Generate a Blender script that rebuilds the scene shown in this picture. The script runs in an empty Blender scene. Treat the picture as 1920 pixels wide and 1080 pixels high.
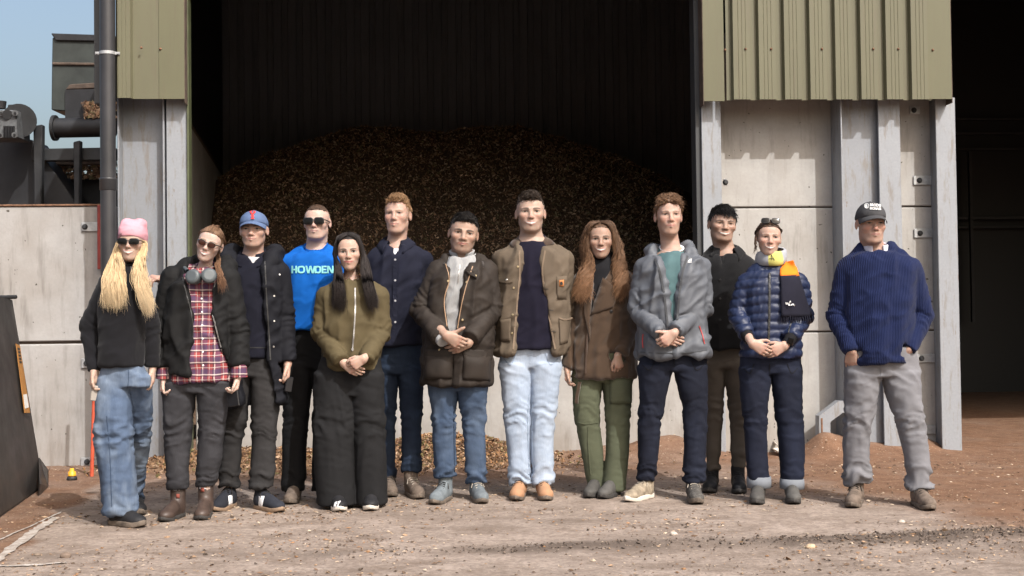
import bpy, bmesh, math, random
import numpy as np
from mathutils import Vector, Matrix
from mathutils.bvhtree import BVHTree

scene = bpy.context.scene
COL = scene.collection
R = math.radians
random.seed(7)
RNG = np.random.default_rng(11)

# ------------------------------------------------------------------ camera
CAM_H = 1.11
FPX = 2400.0                                   # focal length in pixels of a 1920 wide picture
PITCH = math.atan(60 / FPX)
ROLL = 0.0125
_r0 = np.array([1.0, 0, 0]); _u0 = np.array([0, -math.sin(PITCH), math.cos(PITCH)])
FWD = np.array([0, math.cos(PITCH), math.sin(PITCH)])
RIGHT = math.cos(ROLL) * _r0 - math.sin(ROLL) * _u0
UP = math.sin(ROLL) * _r0 + math.cos(ROLL) * _u0
CAMPOS = np.array([0, 0, CAM_H])
cam = bpy.data.cameras.new('camera'); cam.lens = FPX / 1920 * 36; cam.sensor_width = 36
cam.clip_start = 0.1; cam.clip_end = 2000
camo = bpy.data.objects.new('camera', cam); COL.objects.link(camo)
camo.matrix_world = Matrix(((RIGHT[0], UP[0], -FWD[0], 0), (RIGHT[1], UP[1], -FWD[1], 0), (RIGHT[2], UP[2], -FWD[2], CAM_H), (0, 0, 0, 1)))
scene.camera = camo

# ------------------------------------------------------------------ light
SUN_AZ, SUN_EL = R(33), R(46)                  # to the right of the direction behind the camera
SUN_DIR = Vector((math.sin(SUN_AZ) * math.cos(SUN_EL), -math.cos(SUN_AZ) * math.cos(SUN_EL), math.sin(SUN_EL)))
world = bpy.data.worlds.new('World'); scene.world = world; world.use_nodes = True
wn = world.node_tree.nodes; wl = world.node_tree.links
sky = wn.new('ShaderNodeTexSky'); sky.sky_type = 'NISHITA'; sky.sun_disc = False
sky.sun_elevation = SUN_EL; sky.sun_rotation = math.pi - SUN_AZ
sky.air_density = 1.2; sky.dust_density = 7.2; sky.ozone_density = 1.0
wn['Background'].inputs['Strength'].default_value = 0.15
wl.new(sky.outputs[0], wn['Background'].inputs['Color'])
sun = bpy.data.lights.new('sun', 'SUN'); sun.energy = 2.85; sun.angle = R(0.5); sun.color = (1.0, 0.99, 0.975)
suno = bpy.data.objects.new('sun', sun); COL.objects.link(suno)
suno.rotation_euler = (-SUN_DIR).to_track_quat('-Z', 'Y').to_euler(); suno.location = (6, -8, 12)
scene.view_settings.view_transform = 'Standard'; scene.view_settings.look = 'None'
scene.view_settings.gamma = 1.0; scene.view_settings.exposure = 0.56

# ------------------------------------------------------------------ measuring
def pray(px, py):
    d = FWD + (px - 960) / FPX * RIGHT - (py - 540) / FPX * UP
    return d
def ground(px, py, z=0.0):
    d = pray(px, py); t = (z - CAM_H) / d[2]
    return CAMPOS + t * d
def at(px, py, Y):
    d = pray(px, py); return CAMPOS + d * (Y / d[1])

# ------------------------------------------------------------------ scene helpers
def tag(o, label=None, cat=None, group=None, kind=None):
    if label: o['label'] = label
    if cat: o['category'] = cat
    if group: o['group'] = group
    if kind: o['kind'] = kind
    return o
def empty(name, loc=(0, 0, 0), rz=0.0, parent=None):
    o = bpy.data.objects.new(name, None); COL.objects.link(o); o.location = loc; o.rotation_euler = (0, 0, rz)
    o.empty_display_size = 0.1
    if parent: o.parent = parent
    return o
def mkmesh(name, V, quads=None, tris=None, mat=None, parent=None, col=None, smooth=True, uv=None, polys=None):
    me = bpy.data.meshes.new(name)
    V = np.asarray(V, dtype=np.float32)
    if polys is not None:
        me.from_pydata(V.tolist(), [], polys)
    else:
        q = np.zeros((0, 4), int) if quads is None or len(quads) == 0 else np.asarray(quads, int)
        t = np.zeros((0, 3), int) if tris is None or len(tris) == 0 else np.asarray(tris, int)
        me.vertices.add(len(V)); me.vertices.foreach_set('co', V.ravel())
        nl = len(q) * 4 + len(t) * 3
        me.loops.add(nl); me.loops.foreach_set('vertex_index', np.concatenate([q.ravel(), t.ravel()]).astype(np.int32))
        me.polygons.add(len(q) + len(t))
        me.polygons.foreach_set('loop_start', np.concatenate([np.arange(len(q)) * 4, len(q) * 4 + np.arange(len(t)) * 3]).astype(np.int32))
        me.update(calc_edges=True)
    if col is not None:
        a = me.color_attributes.new('col', 'FLOAT_COLOR', 'POINT')
        c = np.ones((len(V), 4), np.float32); c[:, :3] = col
        a.data.foreach_set('color', c.ravel())
    me.polygons.foreach_set('use_smooth', np.full(len(me.polygons), bool(smooth)))
    if mat: me.materials.append(mat)
    o = bpy.data.objects.new(name, me); COL.objects.link(o)
    if parent: o.parent = parent
    return o
def bmobj(name, bm, mat=None, parent=None, smooth=False):
    me = bpy.data.meshes.new(name); bm.to_mesh(me); bm.free()
    if smooth: me.polygons.foreach_set('use_smooth', np.full(len(me.polygons), True))
    if mat: me.materials.append(mat)
    o = bpy.data.objects.new(name, me); COL.objects.link(o)
    if parent: o.parent = parent
    return o
def box(name, x0, x1, y0, y1, z0, z1, mat, parent=None, bev=0.003):
    bm = bmesh.new()
    vs = [bm.verts.new((x, y, z)) for x in (x0, x1) for y in (y0, y1) for z in (z0, z1)]
    for f in ((0, 1, 3, 2), (4, 6, 7, 5), (0, 4, 5, 1), (2, 3, 7, 6), (0, 2, 6, 4), (1, 5, 7, 3)): bm.faces.new([vs[i] for i in f])
    bmesh.ops.recalc_face_normals(bm, faces=bm.faces)
    if bev: bmesh.ops.bevel(bm, geom=bm.edges[:], offset=bev, segments=1, affect='EDGES')
    return bmobj(name, bm, mat, parent)
def prism(name, pts, vec, mat, parent=None, bev=0.0):
    """a polygon (3-D points) swept along vec"""
    bm = bmesh.new()
    a = [bm.verts.new(p) for p in pts]; b = [bm.verts.new(np.array(p) + np.array(vec)) for p in pts]
    n = len(pts)
    bm.faces.new(a); bm.faces.new(b[::-1])
    for i in range(n): bm.faces.new((a[i], b[i], b[(i + 1) % n], a[(i + 1) % n]))
    bmesh.ops.recalc_face_normals(bm, faces=bm.faces)
    if bev: bmesh.ops.bevel(bm, geom=bm.edges[:], offset=bev, segments=1, affect='EDGES')
    return bmobj(name, bm, mat, parent)
def tube(name, pts, r, mat, parent=None, n=16, caps=True, smooth=True):
    pts = [Vector(p) for p in pts]; rs = r if isinstance(r, (list, tuple)) else [r] * len(pts)
    V = []; Q = []
    up = Vector((0.31, 0.17, 0.93))
    for i, p in enumerate(pts):
        d = (pts[min(i + 1, len(pts) - 1)] - pts[max(i - 1, 0)]).normalized()
        a = d.cross(up if abs(d.dot(up)) < 0.9 else Vector((1, 0, 0))).normalized(); b = d.cross(a)
        for k in range(n):
            t = 2 * math.pi * k / n; V.append(p + (a * math.cos(t) + b * math.sin(t)) * rs[i])
    for i in range(len(pts) - 1):
        for k in range(n): Q.append((i * n + k, i * n + (k + 1) % n, (i + 1) * n + (k + 1) % n, (i + 1) * n + k))
    polys = [tuple(q) for q in Q]
    if caps: polys += [tuple(range(n))[::-1], tuple(range((len(pts) - 1) * n, len(pts) * n))]
    o = mkmesh(name, [tuple(v) for v in V], mat=mat, parent=parent, polys=polys, smooth=smooth)
    bm = bmesh.new(); bm.from_mesh(o.data); bmesh.ops.recalc_face_normals(bm, faces=bm.faces)
    if caps:
        for e in bm.edges:
            if any(len(f.verts) > 4 for f in e.link_faces): e.smooth = False
    bm.to_mesh(o.data); bm.free()
    return o

# ------------------------------------------------------------------ noise
def _hash(i, j, k, seed):
    h = (i.astype(np.uint32) * np.uint32(374761393) + j.astype(np.uint32) * np.uint32(668265263) + k.astype(np.uint32) * np.uint32(2246822519) + np.uint32(seed * 3266489917 & 0xffffffff))
    h = (h ^ (h >> np.uint32(13))) * np.uint32(1274126177); h ^= h >> np.uint32(16)
    return (h & np.uint32(0xffffff)).astype(np.float32) / np.float32(0xffffff)
def vnoise(P, seed=0):
    P = np.asarray(P, np.float32); b = np.floor(P); f = P - b; f = f * f * (3 - 2 * f); b = b.astype(np.int64)
    i, j, k = b[:, 0], b[:, 1], b[:, 2]; x, y, z = f[:, 0], f[:, 1], f[:, 2]
    def c(a, bb, cc): return _hash(i + a, j + bb, k + cc, seed)
    x0 = c(0, 0, 0) * (1 - x) + c(1, 0, 0) * x; x1 = c(0, 1, 0) * (1 - x) + c(1, 1, 0) * x
    x2 = c(0, 0, 1) * (1 - x) + c(1, 0, 1) * x; x3 = c(0, 1, 1) * (1 - x) + c(1, 1, 1) * x
    return (x0 * (1 - y) + x1 * y) * (1 - z) + (x2 * (1 - y) + x3 * y) * z
def fbm(P, seed=0, oct=3):
    P = np.asarray(P, np.float32); s = 0; a = 0.5; t = 0
    for o in range(oct): s = s + a * vnoise(P * (2 ** o) + 17.3 * o, seed + o); t += a; a *= 0.5
    return s / t

# ------------------------------------------------------------------ materials
def srgb(r, g, b):
    f = lambda c: (c / 255 / 12.92) if c / 255 <= 0.04045 else ((c / 255 + 0.055) / 1.055) ** 2.4
    return (f(r), f(g), f(b))
class N:
    """small node-graph builder"""
    def __init__(s, name):
        s.m = bpy.data.materials.new(name); s.m.use_nodes = True
        s.t = s.m.node_tree; s.b = s.t.nodes['Principled BSDF']; s.c = None
    def n(s, typ, **kw):
        nd = s.t.nodes.new(typ)
        for k, v in kw.items(): setattr(nd, k, v)
        return nd
    def l(s, a, b): s.t.links.new(a, b)
    def coord(s, kind='Object', scale=(1, 1, 1), rot=(0, 0, 0)):
        if s.c is None: s.c = s.n('ShaderNodeTexCoord')
        mp = s.n('ShaderNodeMapping'); mp.inputs['Scale'].default_value = scale; mp.inputs['Rotation'].default_value = rot
        s.l(s.c.outputs[kind], mp.inputs[0]); return mp.outputs[0]
    def noise(s, scale=5, detail=3, rough=0.6, sc=(1, 1, 1), rot=(0, 0, 0), dist=0.0):
        nd = s.n('ShaderNodeTexNoise'); nd.inputs['Scale'].default_value = scale; nd.inputs['Detail'].default_value = detail
        nd.inputs['Roughness'].default_value = rough; nd.inputs['Distortion'].default_value = dist
        s.l(s.coord(scale=sc, rot=rot), nd.inputs['Vector']); return nd.outputs[0]
    def voro(s, scale=5, feature='F1', sc=(1, 1, 1), out='Distance'):
        nd = s.n('ShaderNodeTexVoronoi', feature=feature); nd.inputs['Scale'].default_value = scale
        s.l(s.coord(scale=sc), nd.inputs['Vector']); return nd.outputs[out]
    def ramp(s, x, stops):
        nd = s.n('ShaderNodeValToRGB'); e = nd.color_ramp.elements
        while len(e) < len(stops): e.new(0.5)
        for i, (p, c) in enumerate(stops):
            e[i].position = p; e[i].color = (*(c if isinstance(c, (tuple, list)) else (c, c, c)), 1)
        s.l(x, nd.inputs[0]); return nd.outputs[0]
    def mix(s, fac, a, b, mode='MIX'):
        nd = s.n('ShaderNodeMix', data_type='RGBA', blend_type=mode)
        for i, v in ((0, fac), (6, a), (7, b)):
            if isinstance(v, (int, float)): nd.inputs[i].default_value = v
            elif isinstance(v, (tuple, list)): nd.inputs[i].default_value = (*v, 1)
            else: s.l(v, nd.inputs[i])
        return nd.outputs[2]
    def math(s, op, a, b=0.0, c=0.0):
        nd = s.n('ShaderNodeMath', operation=op)
        for i, v in enumerate((a, b, c)):
            if isinstance(v, (int, float)): nd.inputs[i].default_value = v
            else: s.l(v, nd.inputs[i])
        return nd.outputs[0]
    def attr(s, name='col'):
        nd = s.n('ShaderNodeAttribute'); nd.attribute_name = name; return nd
    def xyz(s):
        nd = s.n('ShaderNodeSeparateXYZ'); s.l(s.coord(), nd.inputs[0]); return nd.outputs
    def bump(s, h, strength=0.3, dist=0.01, base=None):
        nd = s.n('ShaderNodeBump'); nd.inputs['Strength'].default_value = strength; nd.inputs['Distance'].default_value = dist
        s.l(h, nd.inputs['Height'])
        if base is not None: s.l(base, nd.inputs['Normal'])
        return nd.outputs[0]
    def done(s, color=None, rough=0.8, normal=None, metal=0.0, spec=0.5, **kw):
        for nm, v in (('Base Color', color), ('Roughness', rough), ('Metallic', metal), ('Specular IOR Level', spec), ('Normal', normal)):
            if v is None: continue
            i = s.b.inputs[nm]
            if isinstance(v, (tuple, list)): i.default_value = (*v, 1)
            elif isinstance(v, (int, float)): i.default_value = v
            else: s.l(v, i)
        for k, v in kw.items():
            i = s.b.inputs[k.replace('_', ' ')]
            i.default_value = v
        return s.m
def plain(name, c, rough=0.7, var=0.25, scale=8, bump=0.15, bscale=60, metal=0.0, spec=0.5):
    n = N(name); dk = tuple(x * (1 - var) for x in c); lt = tuple(min(1, x * (1 + var)) for x in c)
    col = n.ramp(n.noise(scale, 4), [(0.3, dk), (0.7, lt)])
    return n.done(col, rough, n.bump(n.noise(bscale, 3), bump, 0.004), metal, spec)

def concrete(name, base, stain, wet=0.0):
    n = N(name); z = n.xyz()
    big = n.noise(1.4, 4, 0.6); mid = n.noise(6, 5, 0.65); fine = n.noise(45, 3, 0.6)
    c = n.mix(n.ramp(mid, [(0.3, 0.0), (0.72, 1.0)]), tuple(x * 0.86 for x in base), base)
    c = n.mix(n.ramp(big, [(0.40, 0.0), (0.62, 0.75)]), c, stain)
    drip = n.noise(3.0, 4, 0.65, sc=(5, 5, 0.7))                       # runs of dirt down the face
    c = n.mix(n.math('MULTIPLY', n.ramp(drip, [(0.52, 0.0), (0.72, 0.7)]), n.ramp(big, [(0.35, 0.15), (0.6, 1.0)])), c, tuple(x * 0.55 for x in stain))
    low = n.math('MULTIPLY', n.ramp(n.math('ADD', z[2], n.math('MULTIPLY', mid, 0.5)), [(0.12, 1.0), (0.62, 0.0)]), n.ramp(drip, [(0.3, 0.3), (0.7, 1.0)]))
    c = n.mix(n.math('MULTIPLY', low, 0.6), c, (0.22, 0.17, 0.13))
    pits = n.ramp(n.noise(26, 2, 0.5), [(0.235, 1.0), (0.275, 0.0)])
    c = n.mix(pits, c, (0.06, 0.05, 0.04))
    c = n.mix(n.ramp(fine, [(0.35, 0.16), (0.6, 0.0)]), c, tuple(x * 0.6 for x in base))
    h = n.math('SUBTRACT', n.math('MULTIPLY', mid, 0.6), n.math('MULTIPLY', pits, 0.8))
    nb = n.bump(h, 0.35, 0.006); nb = n.bump(fine, 0.25, 0.002, nb)
    return n.done(c, 0.88, nb, spec=0.25)
M = {}
M['conc'] = concrete('wall_concrete', (0.40, 0.39, 0.375), (0.295, 0.275, 0.25))
M['conc_left'] = concrete('weathered_concrete', (0.37, 0.362, 0.355), (0.265, 0.245, 0.225))
def galv(name, c):
    n = N(name)
    sp = n.voro(70, out='Color'); bw = n.n('ShaderNodeRGBToBW'); n.l(sp, bw.inputs[0])
    col = n.mix(n.ramp(bw.outputs[0], [(0.0, 0.0), (1.0, 0.35)]), c, tuple(x * 0.72 for x in c))
    col = n.mix(n.ramp(n.noise(2.2, 5, 0.65), [(0.45, 0.0), (0.75, 0.5)]), col, tuple(x * 0.8 for x in c))
    col = n.mix(n.ramp(n.noise(3.5, 5, 0.7, sc=(6, 6, 1)), [(0.52, 0.0), (0.66, 0.75)]), col, (0.185, 0.165, 0.145))
    scuff = n.ramp(n.noise(30, 3, 0.7, sc=(1, 1, 0.3)), [(0.66, 0.0), (0.70, 0.7)])
    col = n.mix(scuff, col, (0.17, 0.13, 0.10))
    return n.done(col, n.ramp(n.noise(9, 3), [(0.3, 0.45), (0.7, 0.65)]), n.bump(n.noise(14, 3), 0.08, 0.004), metal=0.15, spec=0.5)
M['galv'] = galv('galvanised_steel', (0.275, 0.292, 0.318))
M['galv_shade'] = galv('galvanised_steel_shaded', (0.245, 0.26, 0.285))  # same steel in a darker copy, painting shade on recessed column parts
def cladding(name, c, dirt):
    n = N(name)
    col = n.mix(n.ramp(n.noise(2.5, 5, 0.65, sc=(1, 1, 0.35)), [(0.35, 0.0), (0.75, 0.7)]), c, tuple(x * 0.82 for x in c))
    col = n.mix(n.ramp(n.noise(5, 5, 0.7, sc=(9, 9, 0.5)), [(0.52, 0.0), (0.8, 0.6)]), col, dirt)
    col = n.mix(n.ramp(n.noise(70, 2, 0.6), [(0.62, 0.0), (0.7, 0.35)]), col, dirt)
    return n.done(col, 0.5, n.bump(n.noise(5, 3, sc=(1, 1, 0.4)), 0.12, 0.01), spec=0.4)
M['clad'] = cladding('olive_cladding', (0.126, 0.122, 0.076), (0.115, 0.090, 0.066))
M['clad_flash'] = cladding('olive_flashing', (0.118, 0.115, 0.068), (0.105, 0.084, 0.058))
M['clad_dark'] = cladding('dark_grey_cladding', (0.055, 0.058, 0.062), (0.045, 0.04, 0.035))
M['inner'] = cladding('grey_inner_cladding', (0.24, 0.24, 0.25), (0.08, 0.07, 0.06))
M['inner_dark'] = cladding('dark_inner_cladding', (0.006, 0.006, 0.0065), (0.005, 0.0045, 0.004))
M['rust'] = plain('rust', (0.16, 0.085, 0.05), 0.9, 0.5, 30, 0.5, 80)
M['rustdark'] = plain('rusty_brown_paint', (0.085, 0.06, 0.045), 0.8, 0.4, 14, 0.3, 60)
M['blackpl'] = plain('black_plastic', (0.028, 0.028, 0.031), 0.42, 0.25, 5, 0.05, 40)
M['zinc'] = plain('zinc_bracket', (0.42, 0.43, 0.44), 0.42, 0.25, 18, 0.1, 60, metal=0.5)
M['darksteel'] = plain('dark_steel', (0.020, 0.021, 0.023), 0.6, 0.45, 6, 0.2, 40)
M['blacksteel'] = plain('black_steel', (0.014, 0.014, 0.016), 0.6, 0.4, 6, 0.2, 40)
M['hopper'] = plain('hopper_paint', (0.034, 0.040, 0.036), 0.55, 0.3, 5, 0.15, 30)
M['greysteel'] = plain('grey_cast_metal', (0.10, 0.104, 0.108), 0.55, 0.4, 20, 0.3, 70)
M['red'] = plain('red_oxide_paint', (0.52, 0.085, 0.04), 0.55, 0.3, 12, 0.15, 50)
M['yellow'] = plain('yellow_plastic', (0.75, 0.36, 0.02), 0.45, 0.15, 12, 0.1, 50)
M['orange'] = plain('orange_label', (0.42, 0.19, 0.04), 0.5, 0.2, 12, 0.0, 50)
M['ink'] = plain('black_ink', (0.02, 0.02, 0.02), 0.6, 0.1, 12, 0.0, 50)
M['whiteprint'] = plain('white_print', (0.78, 0.78, 0.76), 0.6, 0.08, 12, 0.0, 50)
# ------------------------------------------------------------------ the building's own frame
YAW = R(4.0)
FO = ground(1793, 846)
cY, sY = math.cos(YAW), math.sin(YAW)
def w2f(p):
    q = np.asarray(p, float) - FO; return np.array([q[0] * cY + q[1] * sY, -q[0] * sY + q[1] * cY, q[2]])
def f2w(u, v, z): return np.array([FO[0] + u * cY - v * sY, FO[1] + u * sY + v * cY, z])
def fac(px, py, v=0.0):
    p = w2f(CAMPOS); d = pray(px, py); d = np.array([d[0] * cY + d[1] * sY, -d[0] * sY + d[1] * cY, d[2]])
    t = (v - p[1]) / d[1]; q = p + t * d; return q[0], q[2]
U = lambda px, v=0.0, py=500: fac(px, py, v)[0]
Zf = lambda py, v=0.0, px=960: fac(px, py, v)[1]

# ------------------------------------------------------------------ ground
def smooth01(x, a, b):
    t = np.clip((x - a) / (b - a), 0, 1); return t * t * (3 - 2 * t)
HEAPS = [  # u, v, height, su, sv
    (U(800, -0.2, 840), 0.02, 0.15, 0.5, 0.34), (U(905, -0.2, 840), 0.0, 0.10, 0.4, 0.32), (U(560, -0.2, 850), 0.02, 0.08, 0.7, 0.34), (U(420, -0.2, 860), 0.0, 0.06, 0.5, 0.3),
    (U(1150, -0.2, 850), 0.1, 0.07, 0.5, 0.25), (U(1265, -0.1, 840), 0.08, 0.13, 0.35, 0.28), (U(1552, -0.1, 840), -0.12, 0.15, 0.20, 0.22), (U(1610, 0, 840), 0.1, 0.10, 0.30, 0.3), (U(1720, 0.1, 840), 0.22, 0.12, 0.25, 0.2), (U(330, 0, 880), 0.1, 0.05, 0.4, 0.25)]
GR = ground(1750, 1008); GR2 = ground(1400, 1030)
def gheight(x, y):
    """height of the yard surface"""
    q = np.stack([x * 3.0, y * 3.0, x * 0], -1)
    h = (fbm(q, 3, 3) - 0.5) * 0.012 + (fbm(q * 6, 9, 2) - 0.5) * 0.007
    u = (x - FO[0]) * cY + (y - FO[1]) * sY; v = -(x - FO[0]) * sY + (y - FO[1]) * cY
    for (a, b, hh, su, sv) in HEAPS:
        h = h + hh * np.exp(-((u - a) / su) ** 2 - ((v - b) / sv) ** 2) * (0.75 + 0.5 * fbm(q * 1.5, 5, 2))
    # ridge of wet mud pushed up in the wheel track
    m = mudmask(x, y); h = h + m * (0.004 + 0.05 * fbm(q * 5, 21, 3) * fbm(q * 1.3, 4, 2))
    return h
def mudmask(x, y):
    d = y - (GR[1] + (x - GR[0]) * 0.10); w = 0.15 + 0.05 * np.sin(x * 3.1)
    m = np.exp(-(d / w) ** 2) * smooth01(x, 0.65, 1.6)
    d2 = y - (GR[1] - 0.15 + 0.1 * np.sin(x * 1.7))
    return np.maximum(m, 0.45 * np.exp(-(d2 / 0.12) ** 2) * smooth01(x, -1.2, 0.2))
xs = np.concatenate([[-300, -120, -50, -20, -10, -7], np.arange(-5.2, 5.6, 0.038), [7, 9, 12, 20, 50, 120, 300]])
ys = np.concatenate([[-60, -20, -5, 1, 3, 4.5], np.arange(5.3, 11.6, 0.036), np.arange(11.7, 14, 0.25), [15, 17, 20, 30, 60, 150, 600]])
GX, GY = np.meshgrid(xs, ys, indexing='ij'); gx, gy = GX.ravel(), GY.ravel()
near = smooth01(gx, -8, -5.2) * (1 - smooth01(gx, 5.6, 8)) * smooth01(gy, 4.5, 5.3) * (1 - smooth01(gy, 11.5, 13))
gz = gheight(gx, gy) * near
gq = np.stack([gx * 1.1, gy * 1.1, gx * 0], -1)
n1 = fbm(gq, 31, 4); n2 = fbm(gq * 4, 33, 3)
fu = (gx - FO[0]) * cY + (gy - FO[1]) * sY; fv = -(gx - FO[0]) * sY + (gy - FO[1]) * cY
# brown earth: at the right, towards the building and to the left beyond the slab's edge
edgeL = ground(45, 1030); eL2 = ground(150, 945)
side = (gx - edgeL[0]) - (gy - edgeL[1]) * (eL2[0] - edgeL[0]) / (eL2[1] - edgeL[1])
dirt = np.maximum(smooth01(gx + (n1 - 0.5) * 2.2 - (9.0 - gy) * 0.55, 0.7, 2.3), smooth01(fv + (n1 - 0.5) * 1.2, -1.9, -0.6) * 0.8)
dirt = np.maximum(dirt, smooth01(-side + (n2 - 0.5) * 0.25, -0.02, 0.10) * 0.9)
dirt = np.clip(dirt * (0.65 + 0.7 * n2), 0, 1)
chipm = np.zeros_like(gx)
for (a, b, hh, su, sv) in HEAPS[:4]: chipm = np.maximum(chipm, np.exp(-((fu - a) / (su * 1.3)) ** 2 - ((fv - b) / (sv * 1.3)) ** 2))
chipm = np.clip(chipm * 1.6 * (0.4 + n2), 0, 1)
n3 = fbm(np.stack([gx * 0.9, gy * 3.2, gx * 0], -1), 61, 4); trk = sum(np.exp(-((gy - 6.15 - a_ - 0.06 * np.sin(gx * 1.3 + a_)) / 0.10) ** 2) for a_ in (0.05, 0.9))
mud = np.clip(mudmask(gx, gy) * (0.2 + 1.5 * n2) + 0.30 * smooth01(6.5 - gy + (n3 - 0.5) * 1.1, -0.1, 0.35) * n2 + 0.25 * np.clip(trk, 0, 1) * smooth01(n2, 0.45, 0.6), 0, 1)
nx, ny = len(xs), len(ys)
I = np.arange(nx * ny).reshape(nx, ny)
gquads = np.stack([I[:-1, :-1].ravel(), I[1:, :-1].ravel(), I[1:, 1:].ravel(), I[:-1, 1:].ravel()], -1)
n = N('yard_ground'); a = n.attr(); sp = n.n('ShaderNodeSeparateColor'); n.l(a.outputs['Color'], sp.inputs[0])
fine = n.noise(28, 5, 0.75); mid = n.noise(3.5, 5, 0.7); streak = n.noise(4, 5, 0.7, sc=(0.75, 1.15, 1))
slab = n.mix(n.ramp(mid, [(0.32, 0.0), (0.7, 1.0)]), (0.25, 0.20, 0.166), (0.385, 0.318, 0.272))
slab = n.mix(n.ramp(streak, [(0.46, 0.0), (0.66, 0.75)]), slab, (0.155, 0.115, 0.09))
slab = n.mix(n.ramp(n.noise(0.9, 4, 0.6), [(0.45, 0.0), (0.65, 0.5)]), slab, (0.16, 0.125, 0.102))
slab = n.mix(n.ramp(fine, [(0.38, 0.5), (0.58, 0.0)]), slab, (0.125, 0.095, 0.075))
earth = n.mix(n.ramp(n.noise(7, 5, 0.75), [(0.3, 0.0), (0.7, 1.0)]), (0.105, 0.056, 0.034), (0.20, 0.115, 0.072))
earth = n.mix(n.ramp(streak, [(0.55, 0.0), (0.8, 0.5)]), earth, (0.25, 0.165, 0.115))
c = n.mix(sp.outputs[0], slab, earth)
c = n.mix(n.ramp(sp.outputs[2], [(0.15, 0.0), (0.6, 0.9)]), c, n.mix(fine, (0.09, 0.05, 0.03), (0.26, 0.16, 0.085)))
c = n.mix(n.ramp(n.math('MULTIPLY', sp.outputs[1], n.math('ADD', fine, 0.5)), [(0.12, 0.0), (0.75, 0.95)]), c, (0.105, 0.081, 0.066))
speck = n.ramp(n.noise(55, 2, 0.5), [(0.66, 0.0), (0.70, 0.7)])
c = n.mix(speck, c, (0.42, 0.34, 0.27))
c = n.mix(n.ramp(n.noise(38, 2, 0.5), [(0.27, 0.75), (0.31, 0.0)]), c, (0.05, 0.035, 0.028))
nb = n.bump(fine, 0.55, 0.012); nb = n.bump(n.noise(110, 3, 0.7), 0.4, 0.004, nb)
M['ground'] = n.done(c, 0.93, nb, spec=0.2)
gnd = mkmesh('ground', np.stack([gx, gy, gz], -1), gquads, mat=M['ground'], col=np.stack([dirt, mud, chipm], -1))
tag(gnd, kind='structure')

# painted lines on the slab at the lower left: thin worn sheets just above the ground
n = N('worn_white_paint'); w = n.ramp(n.noise(16, 5, 0.8), [(0.42, 0.0), (0.6, 1.0)])
M['paint'] = n.done(n.mix(w, (0.25, 0.21, 0.18), (0.42, 0.385, 0.35)), 0.9, n.bump(n.noise(40, 3), 0.3, 0.004))
def ribbon_ground(name, pts, width, mat, seed, lift=0.004):
    pts = np.array(pts); m = 60
    t = np.linspace(0, 1, m); s = np.linspace(0, 1, len(pts))
    c = np.stack([np.interp(t, s, pts[:, 0]), np.interp(t, s, pts[:, 1])], -1)
    d = np.gradient(c, axis=0); d /= np.linalg.norm(d, axis=1)[:, None]; nrm = np.stack([-d[:, 1], d[:, 0]], -1)
    V = []; k = 5
    for j in range(k):
        q = np.stack([t * 25, np.full(m, j * 3.0 if j in (0, k - 1) else 50), t * 0], -1)
        off = (j / (k - 1) - 0.5) * width * (0.35 + 1.0 * fbm(q, seed, 3))
        p = c + nrm * off[:, None]
        V.append(np.stack([p[:, 0], p[:, 1], gheight(p[:, 0], p[:, 1]) + lift], -1))
    V = np.concatenate(V); I = np.arange(m * k).reshape(k, m)
    Q = np.stack([I[:-1, :-1].ravel(), I[:-1, 1:].ravel(), I[1:, 1:].ravel(), I[1:, :-1].ravel()], -1)
    return tag(mkmesh(name, V, Q, mat=mat), kind='structure')
ribbon_ground('road_marking', [ground(-10, 1055), ground(60, 1000), ground(105, 972)], 0.06, M['paint'], 3, 0.006)
ribbon_ground('road_marking', [ground(-10, 1062), ground(40, 1061), ground(100, 1057), ground(125, 1055)], 0.045, M['paint'], 8, 0.005)
ribbon_ground('road_marking', [ground(-10, 1016), ground(50, 992), ground(115, 962)], 0.016, M['paint'], 11, 0.006)

# ------------------------------------------------------------------ chips, leaves and stones (loose litter: one mesh each)
def shards(P, Nn, size, asp, thick, cols, rng, bottom=True):
    """flat irregular flakes lying about P"""
    m = len(P)
    a = rng.normal(size=(m, 3)); a -= Nn * (a * Nn).sum(1)[:, None]; a /= np.linalg.norm(a, axis=1)[:, None]
    nn = Nn + rng.normal(size=(m, 3)) * 0.33; nn /= np.linalg.norm(nn, axis=1)[:, None]
    b = np.cross(nn, a); b /= np.linalg.norm(b, axis=1)[:, None]
    L = size[:, None] * 0.5; Wd = L * asp[:, None]; T = (thick * size)[:, None]
    j = lambda s=0.3: 1 + rng.uniform(-s, s, (m, 1))
    v = [P + a * L * j() + b * Wd * rng.uniform(-.5, .5, (m, 1)), P + b * Wd * j() + a * L * 0.2 * j() + nn * T * 0.3, P - a * L * j() + b * Wd * 0.2 + nn * T * rng.uniform(-1, 1.5, (m, 1)), P - b * Wd * j() - nn * T * 0.2,
         P + nn * T * (1.3 + rng.uniform(0, 1, (m, 1)))]
    V = np.stack(v, 1).reshape(-1, 3); o = np.arange(m)[:, None] * 5
    T_ = np.concatenate([o + np.array([[0, 1, 4]]), o + np.array([[1, 2, 4]]), o + np.array([[2, 3, 4]]), o + np.array([[3, 0, 4]]), o + np.array([[0, 3, 1]]), o + np.array([[1, 3, 2]])])
    if not bottom: T_ = T_[:m * 4]
    return V, T_, np.repeat(cols, 5, 0)
n = N('wood_chip'); a = n.attr()
M['chip'] = n.done(n.mix(n.noise(40, 2), n.mix(1.0, a.outputs['Color'], (0.72, 0.72, 0.72), 'MULTIPLY'), a.outputs['Color']), 0.85, spec=0.25)
def chipcols(m, pal, rng):
    pal = np.array(pal); c = pal[rng.integers(0, len(pal), m)] * rng.uniform(0.65, 1.3, (m, 1)); return np.clip(c, 0, 1)
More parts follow.
